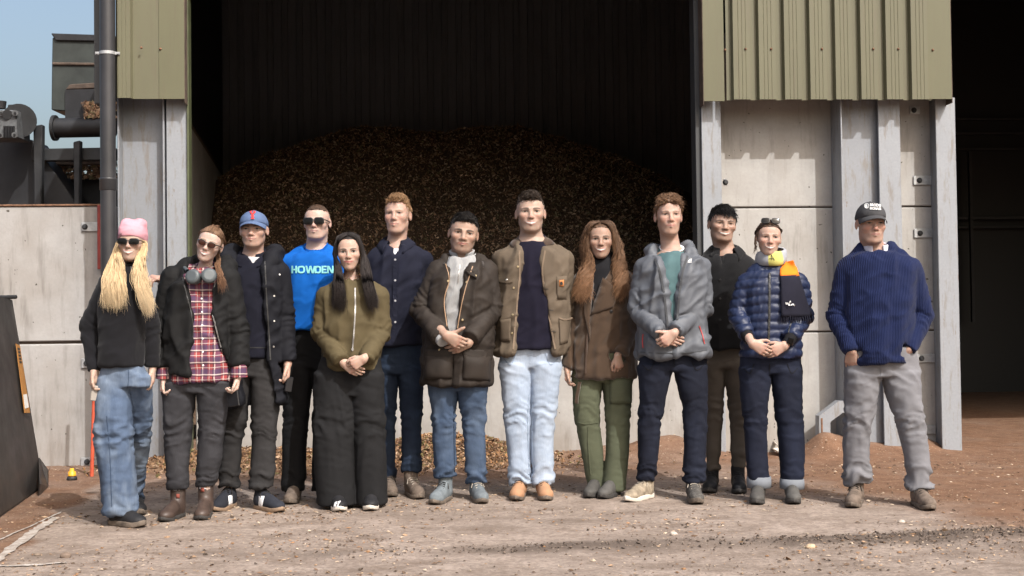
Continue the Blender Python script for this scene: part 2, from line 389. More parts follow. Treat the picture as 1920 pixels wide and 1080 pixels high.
rng = np.random.default_rng(5)
CHIP_SUN = [(0.33, 0.205, 0.12), (0.25, 0.145, 0.08), (0.17, 0.09, 0.05), (0.43, 0.30, 0.20), (0.10, 0.055, 0.032), (0.15, 0.12, 0.05), (0.30, 0.16, 0.07)]
CHIP_GROUND = [(0.42, 0.30, 0.20), (0.33, 0.22, 0.14), (0.50, 0.40, 0.30), (0.30, 0.17, 0.09), (0.16, 0.10, 0.065), (0.12, 0.08, 0.055), (0.10, 0.07, 0.05)]
CHIP_PILE = [(0.36, 0.22, 0.135), (0.28, 0.17, 0.10), (0.48, 0.31, 0.20), (0.16, 0.095, 0.06), (0.62, 0.46, 0.32), (0.26, 0.22, 0.12)]
# heaps of fresh chips along the foot of the concrete
Ps = []
for (a_, b_, hh, su, sv), cnt in zip(HEAPS[:4], (2600, 1700, 1800, 700)):
    uu = a_ + rng.normal(0, su * 0.85, cnt); vv = np.minimum(b_ - np.abs(rng.normal(0, sv * 0.95, cnt)) + 0.05, 0.12)
    Ps.append(np.stack([FO[0] + uu * cY - vv * sY, FO[1] + uu * sY + vv * cY], -1))
P2 = np.concatenate(Ps); P3 = np.column_stack([P2, gheight(P2[:, 0], P2[:, 1]) + rng.uniform(0, 0.02, len(P2))])
V, T_, C = shards(P3, np.tile([0, -0.25, 0.97], (len(P3), 1)) + rng.normal(0, 0.3, (len(P3), 3)), 0.014 + 0.05 * rng.beta(1.2, 2.5, len(P3)), rng.uniform(0.2, 0.8, len(P3)), 0.16, chipcols(len(P3), CHIP_SUN, rng), rng)
heap = tag(mkmesh('fresh_woodchip_litter', V, tris=T_, mat=M['chip'], col=C, smooth=False), 'loose pale wood chips heaped along the foot of the concrete wall', 'wood chips', kind='stuff')
# bits strewn over the yard
m = 17000
x = rng.uniform(-3.6, 4.2, m); y = 5.5 + (rng.beta(1.1, 1.5, m)) * 5.0
keep = fbm(np.stack([x * 1.3, y * 2.2, x * 0], -1), 77, 3) + rng.uniform(-.16, .16, m) > 0.5
x, y = x[keep], y[keep]
P3 = np.column_stack([x, y, gheight(x, y) + 0.004])
sz = 0.009 + 0.042 * rng.beta(1.0, 4.2, len(x))
V, T_, C = shards(P3, np.tile([0, 0, 1.0], (len(P3), 1)), sz, rng.uniform(0.2, 0.75, len(P3)), 0.10, chipcols(len(P3), CHIP_GROUND, rng), rng)
tag(mkmesh('strewn_bark_litter', V, tris=T_, mat=M['chip'], col=C, smooth=False), 'small bark flakes and twigs strewn over the yard', 'litter', kind='stuff')
# crumbs of wet mud in the wheel track and small stones
m = 7000
x = rng.uniform(-1.0, 4.0, m); y = GR[1] + (x - GR[0]) * 0.10 + rng.normal(0, 0.22, m)
keep = rng.uniform(0, 1, m) < np.clip(mudmask(x, y) * 1.6 * fbm(np.stack([x * 2, y * 5, x * 0], -1), 6, 3), 0, 1); x, y = x[keep], y[keep]
P3 = np.column_stack([x, y, gheight(x, y) + 0.004])
V, T_, C = shards(P3, np.tile([0, 0, 1.0], (len(P3), 1)), 0.006 + 0.03 * rng.beta(1.1, 4, len(P3)), rng.uniform(0.6, 1.0, len(P3)), 0.22, chipcols(len(P3), [(0.13, 0.098, 0.078), (0.16, 0.122, 0.098), (0.10, 0.077, 0.062)], rng), rng)
tag(mkmesh('mud_crumbs', V, tris=T_, mat=M['chip'], col=C), 'dark crumbs of wet mud in the wheel track', 'mud', kind='stuff')
def stone(px, py, r, seed, col=(0.40, 0.34, 0.29), label=''):
    bm = bmesh.new(); bmesh.ops.create_icosphere(bm, subdivisions=3, radius=1)
    Vv = np.array([v.co[:] for v in bm.verts]); d = 0.75 + 0.5 * fbm(Vv * 1.3, seed, 3); Vv = Vv * d[:, None] * np.array([r, r * 0.8, r * 0.6])
    for v, c in zip(bm.verts, Vv): v.co = c
    o = bmobj('stone', bm, plain('stone_%d' % seed, col, 0.9, 0.3, 40, 0.4, 120), smooth=False)
    g = ground(px, py); o.location = (g[0], g[1], r * 0.3); return tag(o, label, 'stone', 'stones on the yard')
stone(1263, 1003, 0.020, 3, label='pale lump of stone on the yard below the grey waterproof jacket man')
stone(1690, 980, 0.018, 5, label='small pale stone just above the dark mud track')
stone(1520, 1028, 0.026, 9, (0.45, 0.33, 0.22), label='largest tan stone lying at the near edge of the dark mud track')
stone(123, 1045, 0.028, 12, (0.15, 0.11, 0.085), label='dark clod of earth between the painted lines')
stone(70, 1042, 0.016, 13, (0.17, 0.13, 0.10), label='small dark clod beside the slanting painted line')

# ------------------------------------------------------------------ building
bld = empty('storage_shed', FO, YAW)
tag(bld, 'open fronted shed with olive cladding, galvanised columns and concrete panel walls', 'shed')
ZT = 5.6; ZC = Zf(190)                        # eaves height and lower edge of the cladding
def fbox(name, px0, px1, v0, v1, z0, z1, mat, bev=0.003, parent=None, vref=None):
    v = v0 if vref is None else vref
    return box(name, U(px0, v), U(px1, v), v0, v1, z0, z1, mat, parent or bld, bev)
def corrugated(name, u0, u1, v, z0, z1, mat, pitch=0.2, depth=0.032, rib=0.055, parent=None, start=0.0, flip=1, th=0.0025):
    prof = [(u0, 0)]; u = u0 + start
    while u + pitch <= u1 + 1e-6:
        c = u + pitch * 0.5
        prof += [(c - rib / 2 - 0.010, 0), (c - rib / 2, -depth)]
        for f in (0.3, 0.52, 0.74):                                   # shallow stiffening creases
            w = c - rib / 2 + f * rib; prof += [(w - 0.003, -depth), (w, -depth + 0.0025), (w + 0.003, -depth)]
        prof += [(c + rib / 2, -depth), (c + rib / 2 + 0.010, 0)]
        u += pitch
    prof.append((u1, 0)); prof = [p for p in prof if u0 <= p[0] <= u1]
    m = len(prof); V = []
    for z in (z0, z1):
        for p in prof: V.append((p[0], v + flip * p[1], z))
    for z in (z0, z1):
        for p in prof: V.append((p[0], v + flip * p[1] + flip * th, z))
    Q = []
    for i in range(m - 1):
        Q += [(i, i + 1, m + i + 1, m + i), (2 * m + i, 3 * m + i, 3 * m + i + 1, 2 * m + i + 1), (i, 2 * m + i, 2 * m + i + 1, i + 1), (m + i, m + i + 1, 3 * m + i + 1, 3 * m + i)]
    return mkmesh(name, V, Q, mat=mat, parent=parent or bld, smooth=False)
def bolt(u, v, z, r=0.010, mat=None):
    o = tube('bolt', [(u, v, z), (u, v - 0.006, z), (u, v - 0.010, z)], [r * 1.5, r * 1.3, r * 0.7], mat or M['rust'], bld, 8); return o
# concrete panels of the left boundary wall
vL = 0.22
box('concrete_panel', U(-160, vL), U(219, vL), vL, vL + 0.15, Zf(640, vL, 100), Zf(387, vL, 100), M['conc_left'], bld, 0.008)
box('concrete_panel', U(-160, vL), U(219, vL), vL + 0.004, vL + 0.15, -0.1, Zf(645, vL, 100), M['conc_left'], bld, 0.010)
box('capping', U(-160, vL), U(192, vL), vL - 0.012, vL + 0.16, Zf(387, vL, 100) + 0.002, Zf(383, vL, 100), M['rust'], bld, 0.003)
box('rust_joint', U(-160, vL), U(219, vL), vL + 0.03, vL + 0.1, Zf(645, vL, 100), Zf(640, vL, 100), M['rustdark'], bld, 0)
def bracket(px0, px1, py0, py1, v, hx):
    u0, u1 = U(px0, v, py0), U(px1, v, py0); z1, z0 = fac(px0, py0, v)[1], fac(px0, py1, v)[1]
    o = box('fixing_bracket', u0, u1, v - 0.012, v, z0, z1, M['zinc'], bld, 0.003)
    uh = u0 + (u1 - u0) * hx; zc = (z0 + z1) / 2
    tube('bolt', [(uh, v - 0.011, zc), (uh, v - 0.02, zc), (uh, v - 0.034, zc)], [0.024, 0.022, 0.013], M['darksteel'], o, 10)
bracket(153, 187, 417, 434, vL - 0.004, 0.2); bracket(152, 186, 858, 874, vL - 0.004, 0.35); bracket(153, 186, 672, 690, vL - 0.004, 0.3)
# left pier: column with its web to the front, then a column with its flange to the front
zb = -0.1
wv = 0.13
uA0, uA1 = U(221), U(306)
box('column_flange', uA0, uA0 + 0.014, 0.0, 0.26, zb, ZC + 0.25, M['galv'], bld, 0.003)
box('column_flange', uA1, uA1 + 0.014, 0.0, 0.26, zb, ZC + 0.25, M['galv'], bld, 0.003)
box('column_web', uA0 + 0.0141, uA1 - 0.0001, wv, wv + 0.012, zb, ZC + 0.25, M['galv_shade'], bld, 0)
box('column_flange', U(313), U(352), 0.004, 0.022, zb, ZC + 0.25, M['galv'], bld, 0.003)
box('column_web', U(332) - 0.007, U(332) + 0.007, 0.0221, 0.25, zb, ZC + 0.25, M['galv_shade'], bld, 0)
box('column_flange', U(313), U(341), 0.2501, 0.268, zb, ZC + 0.05, M['galv'], bld, 0.003)
box('edge_angle', U(352.6), U(356.6), -0.02, 0.1, 0.0, ZT, plain('green_edge_angle', (0.07, 0.08, 0.04), 0.5, 0.25), bld, 0.002)
fbox('corner_trim', 178, 196, -0.02, 0.18, ZC - 0.02, ZT, M['clad_dark'])
corrugated('cladding_sheet', U(219, -0.12), U(302, -0.12), -0.12, ZC, ZT, M['clad'], 0.205, 0.045, 0.135, start=-0.05)
# flat corner flashing with its return
def flashing(px0, px1, z0, vfront, side):
    u0, u1 = U(px0, vfront), U(px1, vfront)
    o = box('corner_flashing', u0, u1, vfront, vfront + 0.004, z0, ZT, M['clad_flash'], bld, 0.001)
    us = u1 if side > 0 else u0
    a, b = (us + 0.0002, us + 0.0042) if side > 0 else (us - 0.0042, us - 0.0002)
    box('flashing_return', a, b, vfront + 0.001, 0.02, z0 - 0.03, ZT, M['rustdark'], bld, 0)
flashing(300, 348, ZC - 0.002, -0.126, 1)
for px in (268, 302): bolt(U(px, -0.15), -0.128 if px == 302 else -0.166, Zf(92, -0.15), 0.007)
# downpipe with socket and clip
uP = U(203.5, -0.17); dp = 0.058
dpipe = tube('downpipe', [(uP, -0.17, 0.0), (uP, -0.17, 1.0), (uP, -0.17, 3.0), (uP, -0.17, ZT)], dp, M['blackpl'], bld, 28)
zs = Zf(345, -0.17, 200)
tube('pipe_socket', [(uP, -0.17, zs - 0.05), (uP, -0.17, zs - 0.045), (uP, -0.17, zs + 0.03), (uP, -0.17, zs + 0.04), (uP, -0.17, zs + 0.046)], [dp * 1.03, dp * 1.10, dp * 1.10, dp * 1.18, dp * 1.03], M['blackpl'], dpipe, 28)
zc = Zf(100, -0.17, 200)
tube('pipe_clip', [(uP, -0.17, zc - 0.012), (uP, -0.17, zc + 0.012)], dp * 1.07, M['zinc'], dpipe, 28)
box('clip_lug', uP - dp - 0.035, uP + dp + 0.035, -0.176, -0.164, zc - 0.011, zc + 0.011, M['zinc'], dpipe, 0.001)
for s in (-1, 1): tube('bolt', [(uP + s * (dp + 0.022), -0.176, zc), (uP + s * (dp + 0.022), -0.186, zc)], 0.008, M['zinc'], dpipe, 8)
# right pier
vR = 0.2
fbox('dark_post', 1308, 1320, 0.03, 0.2, zb, ZT, M['clad_dark'], vref=0.03)
box('column_flange', U(1319.5), U(1356), 0.0, 0.018, zb, ZC + 0.25, M['galv'], bld, 0.003)
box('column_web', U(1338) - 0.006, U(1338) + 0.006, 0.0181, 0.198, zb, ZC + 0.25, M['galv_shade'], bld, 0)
j1, j2 = Zf(389, vR, 1460), Zf(622, vR, 1540)
u0, u1 = U(1330, vR), U(1786, vR)
for (a_, b_) in ((j1 + 0.006, ZC + 0.6), (j2 + 0.006, j1 - 0.006), (zb, j2 - 0.006)):
    box('concrete_panel', u0, u1, vR, vR + 0.15, a_, b_, M['conc'], bld, 0.008)
box('panel_backing', u0 + 0.02, u1 - 0.02, vR + 0.03, vR + 0.14, 0.0, ZC + 0.5, M['rustdark'], bld, 0)
uB = U(1581, -0.05)
box('column_flange', uB, uB + 0.014, -0.05, 0.198, zb, ZC + 0.25, M['galv'], bld, 0.003)
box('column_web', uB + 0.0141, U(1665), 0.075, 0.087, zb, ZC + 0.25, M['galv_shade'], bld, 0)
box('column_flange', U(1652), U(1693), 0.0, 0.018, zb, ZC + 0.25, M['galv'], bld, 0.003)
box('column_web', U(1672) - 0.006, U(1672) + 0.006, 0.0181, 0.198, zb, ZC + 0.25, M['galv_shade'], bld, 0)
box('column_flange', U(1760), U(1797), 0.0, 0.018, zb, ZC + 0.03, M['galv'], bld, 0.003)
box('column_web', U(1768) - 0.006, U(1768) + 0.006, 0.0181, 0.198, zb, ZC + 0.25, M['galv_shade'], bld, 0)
box('column_flange', U(1762, 0.18), U(1797, 0.18), 0.36, 0.378, zb, ZC + 0.02, M['galv_shade'], bld, 0.003)
for y0, y1 in ((330, 347), (429, 446), (664, 680), (798, 814)): bracket(1712 + (y0 - 330) * 0.012, 1748 + (y0 - 330) * 0.012, y0, y1, vR - 0.004, 0.3)
bracket(1356, 1363, 336, 348, vR - 0.1, 0.5); bracket(1705, 1724, 200, 214, vR - 0.004, 0.4)
vc = -0.12
corrugated('cladding_sheet', U(1362, vc, 150), U(1746, vc, 150), vc, Zf(188, vc, 1560), ZT, M['clad'], 0.2075, 0.045, 0.135, start=0.012)
flashing(1325, 1364, Zf(190, vc, 1345), vc - 0.006, -1)
flashing(1745, 1792, Zf(186, vc, 1768), vc - 0.006, 1)
for px in (1361, 1397, 1445, 1540, 1636, 1683, 1751): bolt(U(px, vc - 0.03, 95), vc - (0.008 if px in (1361, 1751) else 0.047), Zf(94, vc, px), 0.007)
# header over the bays, roof, inner walls
zl = 3.85
corrugated('header_sheet', U(330, vc), U(1345, vc), vc + 0.05, zl, ZT, M['clad'], 0.2075, 0.045, 0.135)
corrugated('header_sheet', U(1780, vc), U(1793, vc) + 7.0, vc + 0.05, zl, ZT, M['clad'], 0.2075, 0.045, 0.135)
vb = 7.6
uLb = U(426, vb, 330); uLf = U(358, 2.5, 240); uL0 = uLf + (uLf - uLb) / (vb - 2.5) * 2.1
zw = fac(358, 239, 2.5)[1]
def wallquad(name, ua, va, ub, vb_, z0, z1, th, mat):
    d = np.array([ub - ua, vb_ - va]); d /= np.linalg.norm(d); nrm = np.array([-d[1], d[0]]) * th
    return prism(name, [(ua, va, z0), (ub, vb_, z0), (ub, vb_, z1), (ua, va, z1)], (nrm[0], nrm[1], 0), mat, bld)
wallquad('inner_concrete_wall', uL0, 0.4, uLb, vb, -0.1, zw, 0.18, M['conc'])
wallquad('wall_capping', uL0 - 0.002, 0.4, uLb - 0.002, vb, zw + 0.003, zw + 0.05, 0.19, M['rustdark'])
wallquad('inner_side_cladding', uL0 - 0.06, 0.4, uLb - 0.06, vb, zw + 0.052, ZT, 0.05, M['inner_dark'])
uR0 = U(1312, 0.1)
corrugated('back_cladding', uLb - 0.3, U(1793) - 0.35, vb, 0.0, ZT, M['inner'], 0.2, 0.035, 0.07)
box('roof', U(150, 0) - 0.3, U(1793) + 7.2, -0.25, vb + 0.3, ZT + 0.002, ZT + 0.12, M['inner_dark'], bld, 0)
# low concrete push wall closing the foot of the main bay
uq0, uq1 = U(372, 0.3), U(1306, 0.3)
zq = Zf(668, 0.25, 850)
NP = 3
for i in range(NP):
    a_ = uq0 + (uq1 - uq0) * i / NP; b_ = uq0 + (uq1 - uq0) * (i + 1) / NP
    box('concrete_panel', a_ + 0.003, b_ - 0.003, 0.12, 0.30, -0.1, zq, M['conc'], bld, 0.010)
# right hand bay: dark inner walls and rails
ur = U(1793)
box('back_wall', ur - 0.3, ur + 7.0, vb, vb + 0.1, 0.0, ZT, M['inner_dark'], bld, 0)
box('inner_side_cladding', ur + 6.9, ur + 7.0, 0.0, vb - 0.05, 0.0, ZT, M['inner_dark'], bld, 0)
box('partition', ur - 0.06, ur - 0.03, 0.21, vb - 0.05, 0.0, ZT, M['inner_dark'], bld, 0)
for py, h in ((224, 0.03), (251, 0.03), (280, 0.03), (409, 0.04), (426, 0.03)):
    z_ = fac(1850, py, vb - 0.15)[1]; box('rail', ur, ur + 6.8, vb - 0.2, vb - 0.14, z_ - h / 2, z_ + h / 2, M['darksteel'], bld, 0.002)
u_ = U(1818, vb - 0.22, 330); box('rail_post', u_ - 0.02, u_ + 0.02, vb - 0.26, vb - 0.205, 1.0, 3.4, M['blacksteel'], bld, 0)
# cut-out steel foot bracket at the base of the middle column
def fpt(px, py, v): u, z = fac(px, py, v); return (u, v, z)
vf = -0.06
outer = [(1536, 838), (1536, 780), (1573, 752), (1604, 752), (1604, 838)]
inner_ = [(1557, 827), (1557, 791), (1580, 774), (1604, 774), (1604, 827)]
bm = bmesh.new()
def ringplate():
    po = [fpt(x, y, vf) for x, y in outer]; pi_ = [fpt(x, y, vf) for x, y in inner_]
    fo = [bm.verts.new(p) for p in po]; fi = [bm.verts.new(p) for p in pi_]
    bo = [bm.verts.new((p[0], p[1] + 0.1, p[2])) for p in po]; bi = [bm.verts.new((p[0], p[1] + 0.1, p[2])) for p in pi_]
    for i in range(5):
        j = (i + 1) % 5
        bm.faces.new((fo[i], fo[j], fi[j], fi[i])); bm.faces.new((bo[i], bi[i], bi[j], bo[j]))
        bm.faces.new((fo[i], bo[i], bo[j], fo[j])); bm.faces.new((fi[i], fi[j], bi[j], bi[i]))
ringplate(); bmesh.ops.recalc_face_normals(bm, faces=bm.faces)
bmobj('foot_bracket', bm, M['galv'], bld)
fbox('rust_edge', 1534, 1537.5, -0.065, 0.05, -0.05, Zf(784, -0.06, 1536), M['rust'], vref=-0.065)

# ------------------------------------------------------------------ pile of wood chips in the bay
pile = empty('woodchip_pile', FO, YAW); tag(pile, 'tall dark brown heap of wood chips filling the shaded bay', 'wood chip pile')
vr = 5.6
sil = [(360, 400), (400, 345), (440, 318), (500, 291), (560, 272), (620, 251), (680, 238), (730, 240), (780, 247), (830, 249), (880, 241), (930, 238), (980, 240), (1040, 256), (1100, 274), (1150, 290), (1200, 312), (1250, 336), (1310, 372), (1400, 420), (1600, 470)]
su_ = np.array([fac(x, y, vr)[0] for x, y in sil]); sz_ = np.array([fac(x, y, vr)[1] for x, y in sil])
pu = np.linspace(uLb - 0.9, uR0 + 1.1, 130); pv = np.linspace(2.2, vb - 0.03, 110)
PU, PV = np.meshgrid(pu, pv, indexing='ij')
q3 = np.stack([PU.ravel() * 1.4, PV.ravel() * 1.4, PU.ravel() * 0], -1)
zr = np.interp(PU, su_, sz_)
Hh = np.where(PV < vr, zr - (vr - PV) * 0.84 + 0, zr - (PV - vr) * 0.10)
Hh = Hh + ((fbm(q3, 51, 4) - 0.5) * 0.34).reshape(PU.shape) * smooth01(np.abs(PV - vr), 0, 0.6) + ((fbm(q3 * 5, 52, 2) - 0.5) * 0.07).reshape(PU.shape)
Hh = np.maximum(Hh, -0.05)
I = np.arange(PU.size).reshape(PU.shape)
PQ = np.stack([I[:-1, :-1].ravel(), I[1:, :-1].ravel(), I[1:, 1:].ravel(), I[:-1, 1:].ravel()], -1)
inside_wall = lambda u, v: u > (uL0 + (uLb - uL0) * (v - 0.4) / (vb - 0.4)) + 0.02
M['pilebase'] = plain('shaded_chip_gaps', (0.08, 0.05, 0.032), 0.95, 0.5, 30, 0.8, 50)  # dark base under bright chips paints shaded gaps and lit chips into the colour
mound = mkmesh('mound', np.stack([PU.ravel(), PV.ravel(), Hh.ravel()], -1), PQ, mat=M['pilebase'], parent=pile)
m = 80000
uu = rng.uniform(pu[0], pu[-1] - 0.1, m); vv = 2.6 + (vb - 2.9) * rng.beta(1.2, 1.1, m)
fi_ = (uu - pu[0]) / (pu[1] - pu[0]); fj_ = (vv - pv[0]) / (pv[1] - pv[0]); i0 = np.clip(fi_.astype(int), 0, 128); j0 = np.clip(fj_.astype(int), 0, 108)
a_, b_ = fi_ - i0, fj_ - j0
hz = (Hh[i0, j0] * (1 - a_) + Hh[i0 + 1, j0] * a_) * (1 - b_) + (Hh[i0, j0 + 1] * (1 - a_) + Hh[i0 + 1, j0 + 1] * a_) * b_
ok = inside_wall(uu, vv) & (hz > 0.6); uu, vv, hz = uu[ok], vv[ok], hz[ok]
P3 = np.stack([uu, vv, hz + rng.uniform(-0.01, 0.02, len(uu))], -1)
V, T_, C = shards(P3, np.tile([0.0, -0.55, 0.83], (len(P3), 1)) + rng.normal(0, 0.55, (len(P3), 3)), 0.022 + 0.062 * rng.beta(1.2, 3.2, len(uu)), rng.uniform(0.14, 0.45, len(P3)), 0.22, chipcols(len(P3), CHIP_PILE, rng) * rng.uniform(0.45, 1.45, (len(P3), 1)), rng, False)
tag(mkmesh('chips', V, tris=T_, mat=M['chip'], parent=pile, col=C, smooth=False), kind='stuff')

# ------------------------------------------------------------------ machine beyond the left wall
YM = 15.0
mach = empty('screening_machine', at(95, 380, YM) * np.array([1, 1, 0])); tag(mach, 'dark steel screening machine with hopper and motor beyond the left wall', 'machine')
mo = np.array(mach.location)
def A(px, py, dy=0.0): return at(px, py, YM + dy) - mo
def mpoly(name, pts, depth, mat, dy=0.0, parent=None, bev=0.01):
    return prism(name, [A(x, y, dy) for x, y in pts], (0, depth, 0), mat, parent or mach, bev)
hp = mpoly('hopper', [(98, 70), (215, 74), (215, 196), (182, 196), (166, 206), (122, 208), (96, 206), (97, 122)], 1.6, M['hopper'])
mpoly('hopper_rim', [(95, 62), (215, 66), (215, 78), (104, 76)], 1.7, M['blacksteel'], -0.03, hp)
mpoly('hopper_seam', [(97, 116), (215, 118), (215, 123), (97, 122)], 0.02, M['rustdark'], -0.025, hp)
mpoly('rust_strip', [(130, 158), (215, 152), (215, 164), (122, 168)], 0.03, M['rustdark'], -0.035, hp)
mpoly('shaded_opening', [(122, 168), (215, 166), (215, 222), (122, 224)], 0.02, M['blacksteel'], -0.03, hp, 0)  # thin black plate painting the shade inside the machine's opening
mpoly('discharge_lip', [(150, 190), (170, 196), (215, 200), (215, 226), (160, 224)], 0.1, M['rustdark'], -0.12, hp)
tube('roller', [A(106, 240, -0.1), A(215, 238, -0.1)], 0.115, M['blacksteel'], mach, 20)
tube('roller_flange', [A(100, 240, -0.1), A(106, 240, -0.1)], 0.15, M['darksteel'], mach, 20)
for x0, x1, y0 in ((62, 79, 233), (137, 150, 263)): mpoly('post', [(x0, y0 + 3), (x1, y0), (x1 - 2, 420), (x0 + 2, 420)], 0.1, M['darksteel'], -0.3)
mpoly('beam', [(58, 279), (215, 276), (215, 300), (58, 302)], 0.12, M['darksteel'], -0.15)
mpoly('conveyor_side', [(-60, 256), (60, 262), (150, 392), (150, 440), (-60, 440)], 0.5, M['blacksteel'], -0.05)
mpoly('frame_plate', [(84, 330), (215, 322), (215, 440), (84, 440)], 0.3, M['blacksteel'], 0.6)
mpoly('cross_bar', [(84, 302), (215, 300), (215, 308), (84, 310)], 0.1, M['rustdark'], 0.3)
m = 500; pts = np.array([A(rng.uniform(84, 215), rng.uniform(308, 334), 0.35 + rng.uniform(0, 0.2)) for _ in range(m)])
V, T_, C = shards(pts, np.tile([0, -0.6, 0.8], (m, 1)), rng.uniform(0.05, 0.14, m), rng.uniform(0.3, 0.7, m), 0.15, chipcols(m, CHIP_PILE, rng) * 0.8, rng)
tag(mkmesh('belt_load', V, tris=T_, mat=M['chip'], parent=mach, col=C, smooth=False), kind='stuff')
m = 260; pts = np.array([A(rng.uniform(160, 215), rng.uniform(192, 220), -0.16) for _ in range(m)])
V, T_, C = shards(pts, np.tile([0, -0.8, 0.6], (m, 1)), rng.uniform(0.05, 0.12, m), rng.uniform(0.3, 0.7, m), 0.15, chipcols(m, CHIP_PILE, rng), rng)
tag(mkmesh('chute_load', V, tris=T_, mat=M['chip'], parent=mach, col=C, smooth=False), kind='stuff')
mot = mpoly('motor', [(-30, 206), (30, 206), (32, 258), (-30, 258)], 0.4, M['greysteel'], -0.7)
tube('motor_disc', [A(14, 215, -0.72), A(14, 215, -0.68)], 0.055, M['blacksteel'], mot, 20)
tube('motor_bell', [A(36, 226, -0.55), A(36, 226, -0.2)], 0.19, M['darksteel'], mot, 24)
for i in range(7): mpoly('fin', [(6 + i * 3, 236), (7.4 + i * 3, 236), (7.4 + i * 3, 258), (6 + i * 3, 258)], 0.04, M['blacksteel'], -0.735, mot, 0)
for (x, y) in ((2, 212), (28, 212), (1, 253), (27, 253)):
    tube('lug', [A(x, y, -0.735), A(x, y, -0.69)], 0.033, M['greysteel'], mot, 10); tube('lug_hole', [A(x, y, -0.745), A(x, y, -0.72)], 0.014, M['blacksteel'], mot, 8)
tube('motor_knob', [A(2, 190, -0.6), A(2, 204, -0.6)], [0.06, 0.05], M['blacksteel'], mot, 12)
mpoly('motor_cap', [(14, 196), (42, 195), (48, 205), (14, 206)], 0.2, M['darksteel'], -0.55, mot)

# ------------------------------------------------------------------ tapered steel bucket at the left edge
bk = empty('steel_bucket', ground(40, 940) * np.array([1, 1, 0])); tag(bk, 'tapered dark steel loader bucket with an orange warning label at the picture edge', 'bucket')
bo = np.array(bk.location)
B2, B3 = ground(57, 931), ground(82, 912)
B0 = B2 + (ground(0, 971) - B2) * 3.2; B4 = B3 + (B0 - B2)
yq = B2[1]
T2, T3 = at(12, 556, yq + 0.1), at(23, 559, yq + 0.32); T0, T4 = T2 + (B0 - B2) * 0.95, T3 + (B0 - B2) * 0.95
n = N('worn_dark_steel')
c = n.mix(n.ramp(n.noise(2.5, 5, 0.7, sc=(1, 1, 0.3)), [(0.35, 0.0), (0.75, 1.0)]), (0.017, 0.0145, 0.0135), (0.042, 0.036, 0.032))
c = n.mix(n.ramp(n.noise(9, 5, 0.7), [(0.58, 0.0), (0.75, 0.7)]), c, (0.06, 0.05, 0.042))
M['bucket'] = n.done(c, n.ramp(n.noise(4, 4), [(0.3, 0.35), (0.7, 0.6)]), n.bump(n.noise(6, 4), 0.12, 0.01), spec=0.5)
bm = bmesh.new(); vs = [bm.verts.new(p - bo) for p in (B0, B2, B3, B4, T0, T2, T3, T4)]
for f in ((0, 1, 5, 4), (1, 2, 6, 5), (2, 3, 7, 6), (3, 0, 4, 7), (4, 5, 6, 7), (3, 2, 1, 0)): bm.faces.new([vs[i] for i in f])
bmesh.ops.recalc_face_normals(bm, faces=bm.faces); bmesh.ops.bevel(bm, geom=bm.edges[:], offset=0.012, segments=2, affect='EDGES')
bmobj('bucket_shell', bm, M['bucket'], bk)
nrm = np.cross(B3 - B2, T2 - B2); nrm /= np.linalg.norm(nrm)
if nrm[0] < 0: nrm = -nrm
def bside(s, t, off=0.016): return (B2 * (1 - s) + B3 * s) * (1 - t) + (T2 * (1 - s) + T3 * s) * t + nrm * off - bo
lab = prism('warning_label', [bside(.12, .41), bside(.62, .40), bside(.62, .75), bside(.12, .76)], nrm * 0.002, M['orange'], bk)
for k in range(5): prism('label_print', [bside(.25, .66 + k * .017, .0185), bside(.5, .658 + k * .017, .0185), bside(.5, .669 + k * .017, .0185), bside(.25, .671 + k * .017, .0185)], nrm * 0.001, M['ink'], lab)
prism('label_print', [bside(.2, .43, .0185), bside(.55, .43, .0185), bside(.55, .50, .0185), bside(.2, .50, .0185)], nrm * 0.001, M['whiteprint'], lab)
tube('lifting_pin', [T2 - bo + np.array([-0.05, -0.02, -0.005]), T2 - bo + np.array([0.0, 0.16, 0.0])], 0.014, M['darksteel'], bk, 12)
prism('torn_liner', [B2 - bo + np.array([0.05, 0.02, 0.0]), B3 - bo + np.array([0.04, -0.02, 0.0]), B3 - bo + np.array([0.035, 0, 0.11]), B3 - bo + np.array([-0.02, -0.02, 0.2]), B2 - bo + np.array([0.06, 0.02, 0.08])], (0.0, -0.02, 0), M['bucket'], bk)

# ------------------------------------------------------------------ small things by the left wall
g = ground(172, 893); top = at(181, 590, g[1])
rp = tube('red_pole', [(0, 0, 0), tuple(np.array([top[0] - g[0], 0.0, top[2]]))], 0.014, M['red'], None, 12); rp.location = (g[0], g[1], 0)
tag(rp, 'thin red painted pole standing behind the woman in the pink beanie', 'pole')
box('shaded_pole_end', U(182.5, vL - 0.05), U(188.5, vL - 0.05), vL - 0.05, vL - 0.02, Zf(505, vL, 185), Zf(386, vL, 185), plain('shaded_red_paint', (0.22, 0.03, 0.025), 0.6, 0.3), bld, 0.003)  # upper end of the red pole, darkened to paint the downpipe's shadow
g = ground(135, 900); yv = empty('yellow_valve', g); tag(yv, 'small yellow valve cap with grey base on the ground by the left wall', 'valve')
def lathe(name, prof, mat, parent, n=16):
    V = []; Q = []
    for (r, z) in prof:
        for k in range(n): t = 2 * math.pi * k / n; V.append((r * math.cos(t), r * math.sin(t), z))
    for i in range(len(prof) - 1):
        for k in range(n): Q.append((i * n + k, i * n + (k + 1) % n, (i + 1) * n + (k + 1) % n, (i + 1) * n + k))
    return mkmesh(name, V, Q, mat=mat, parent=parent)
lathe('cap', [(0.0, 0.085), (0.014, 0.084), (0.016, 0.065), (0.026, 0.06), (0.028, 0.035), (0.03, 0.03), (0.0, 0.03)], M['yellow'], yv)
lathe('base', [(0.0, 0.031), (0.024, 0.03), (0.036, 0.02), (0.036, 0.0), (0, 0)], M['darksteel'], yv)
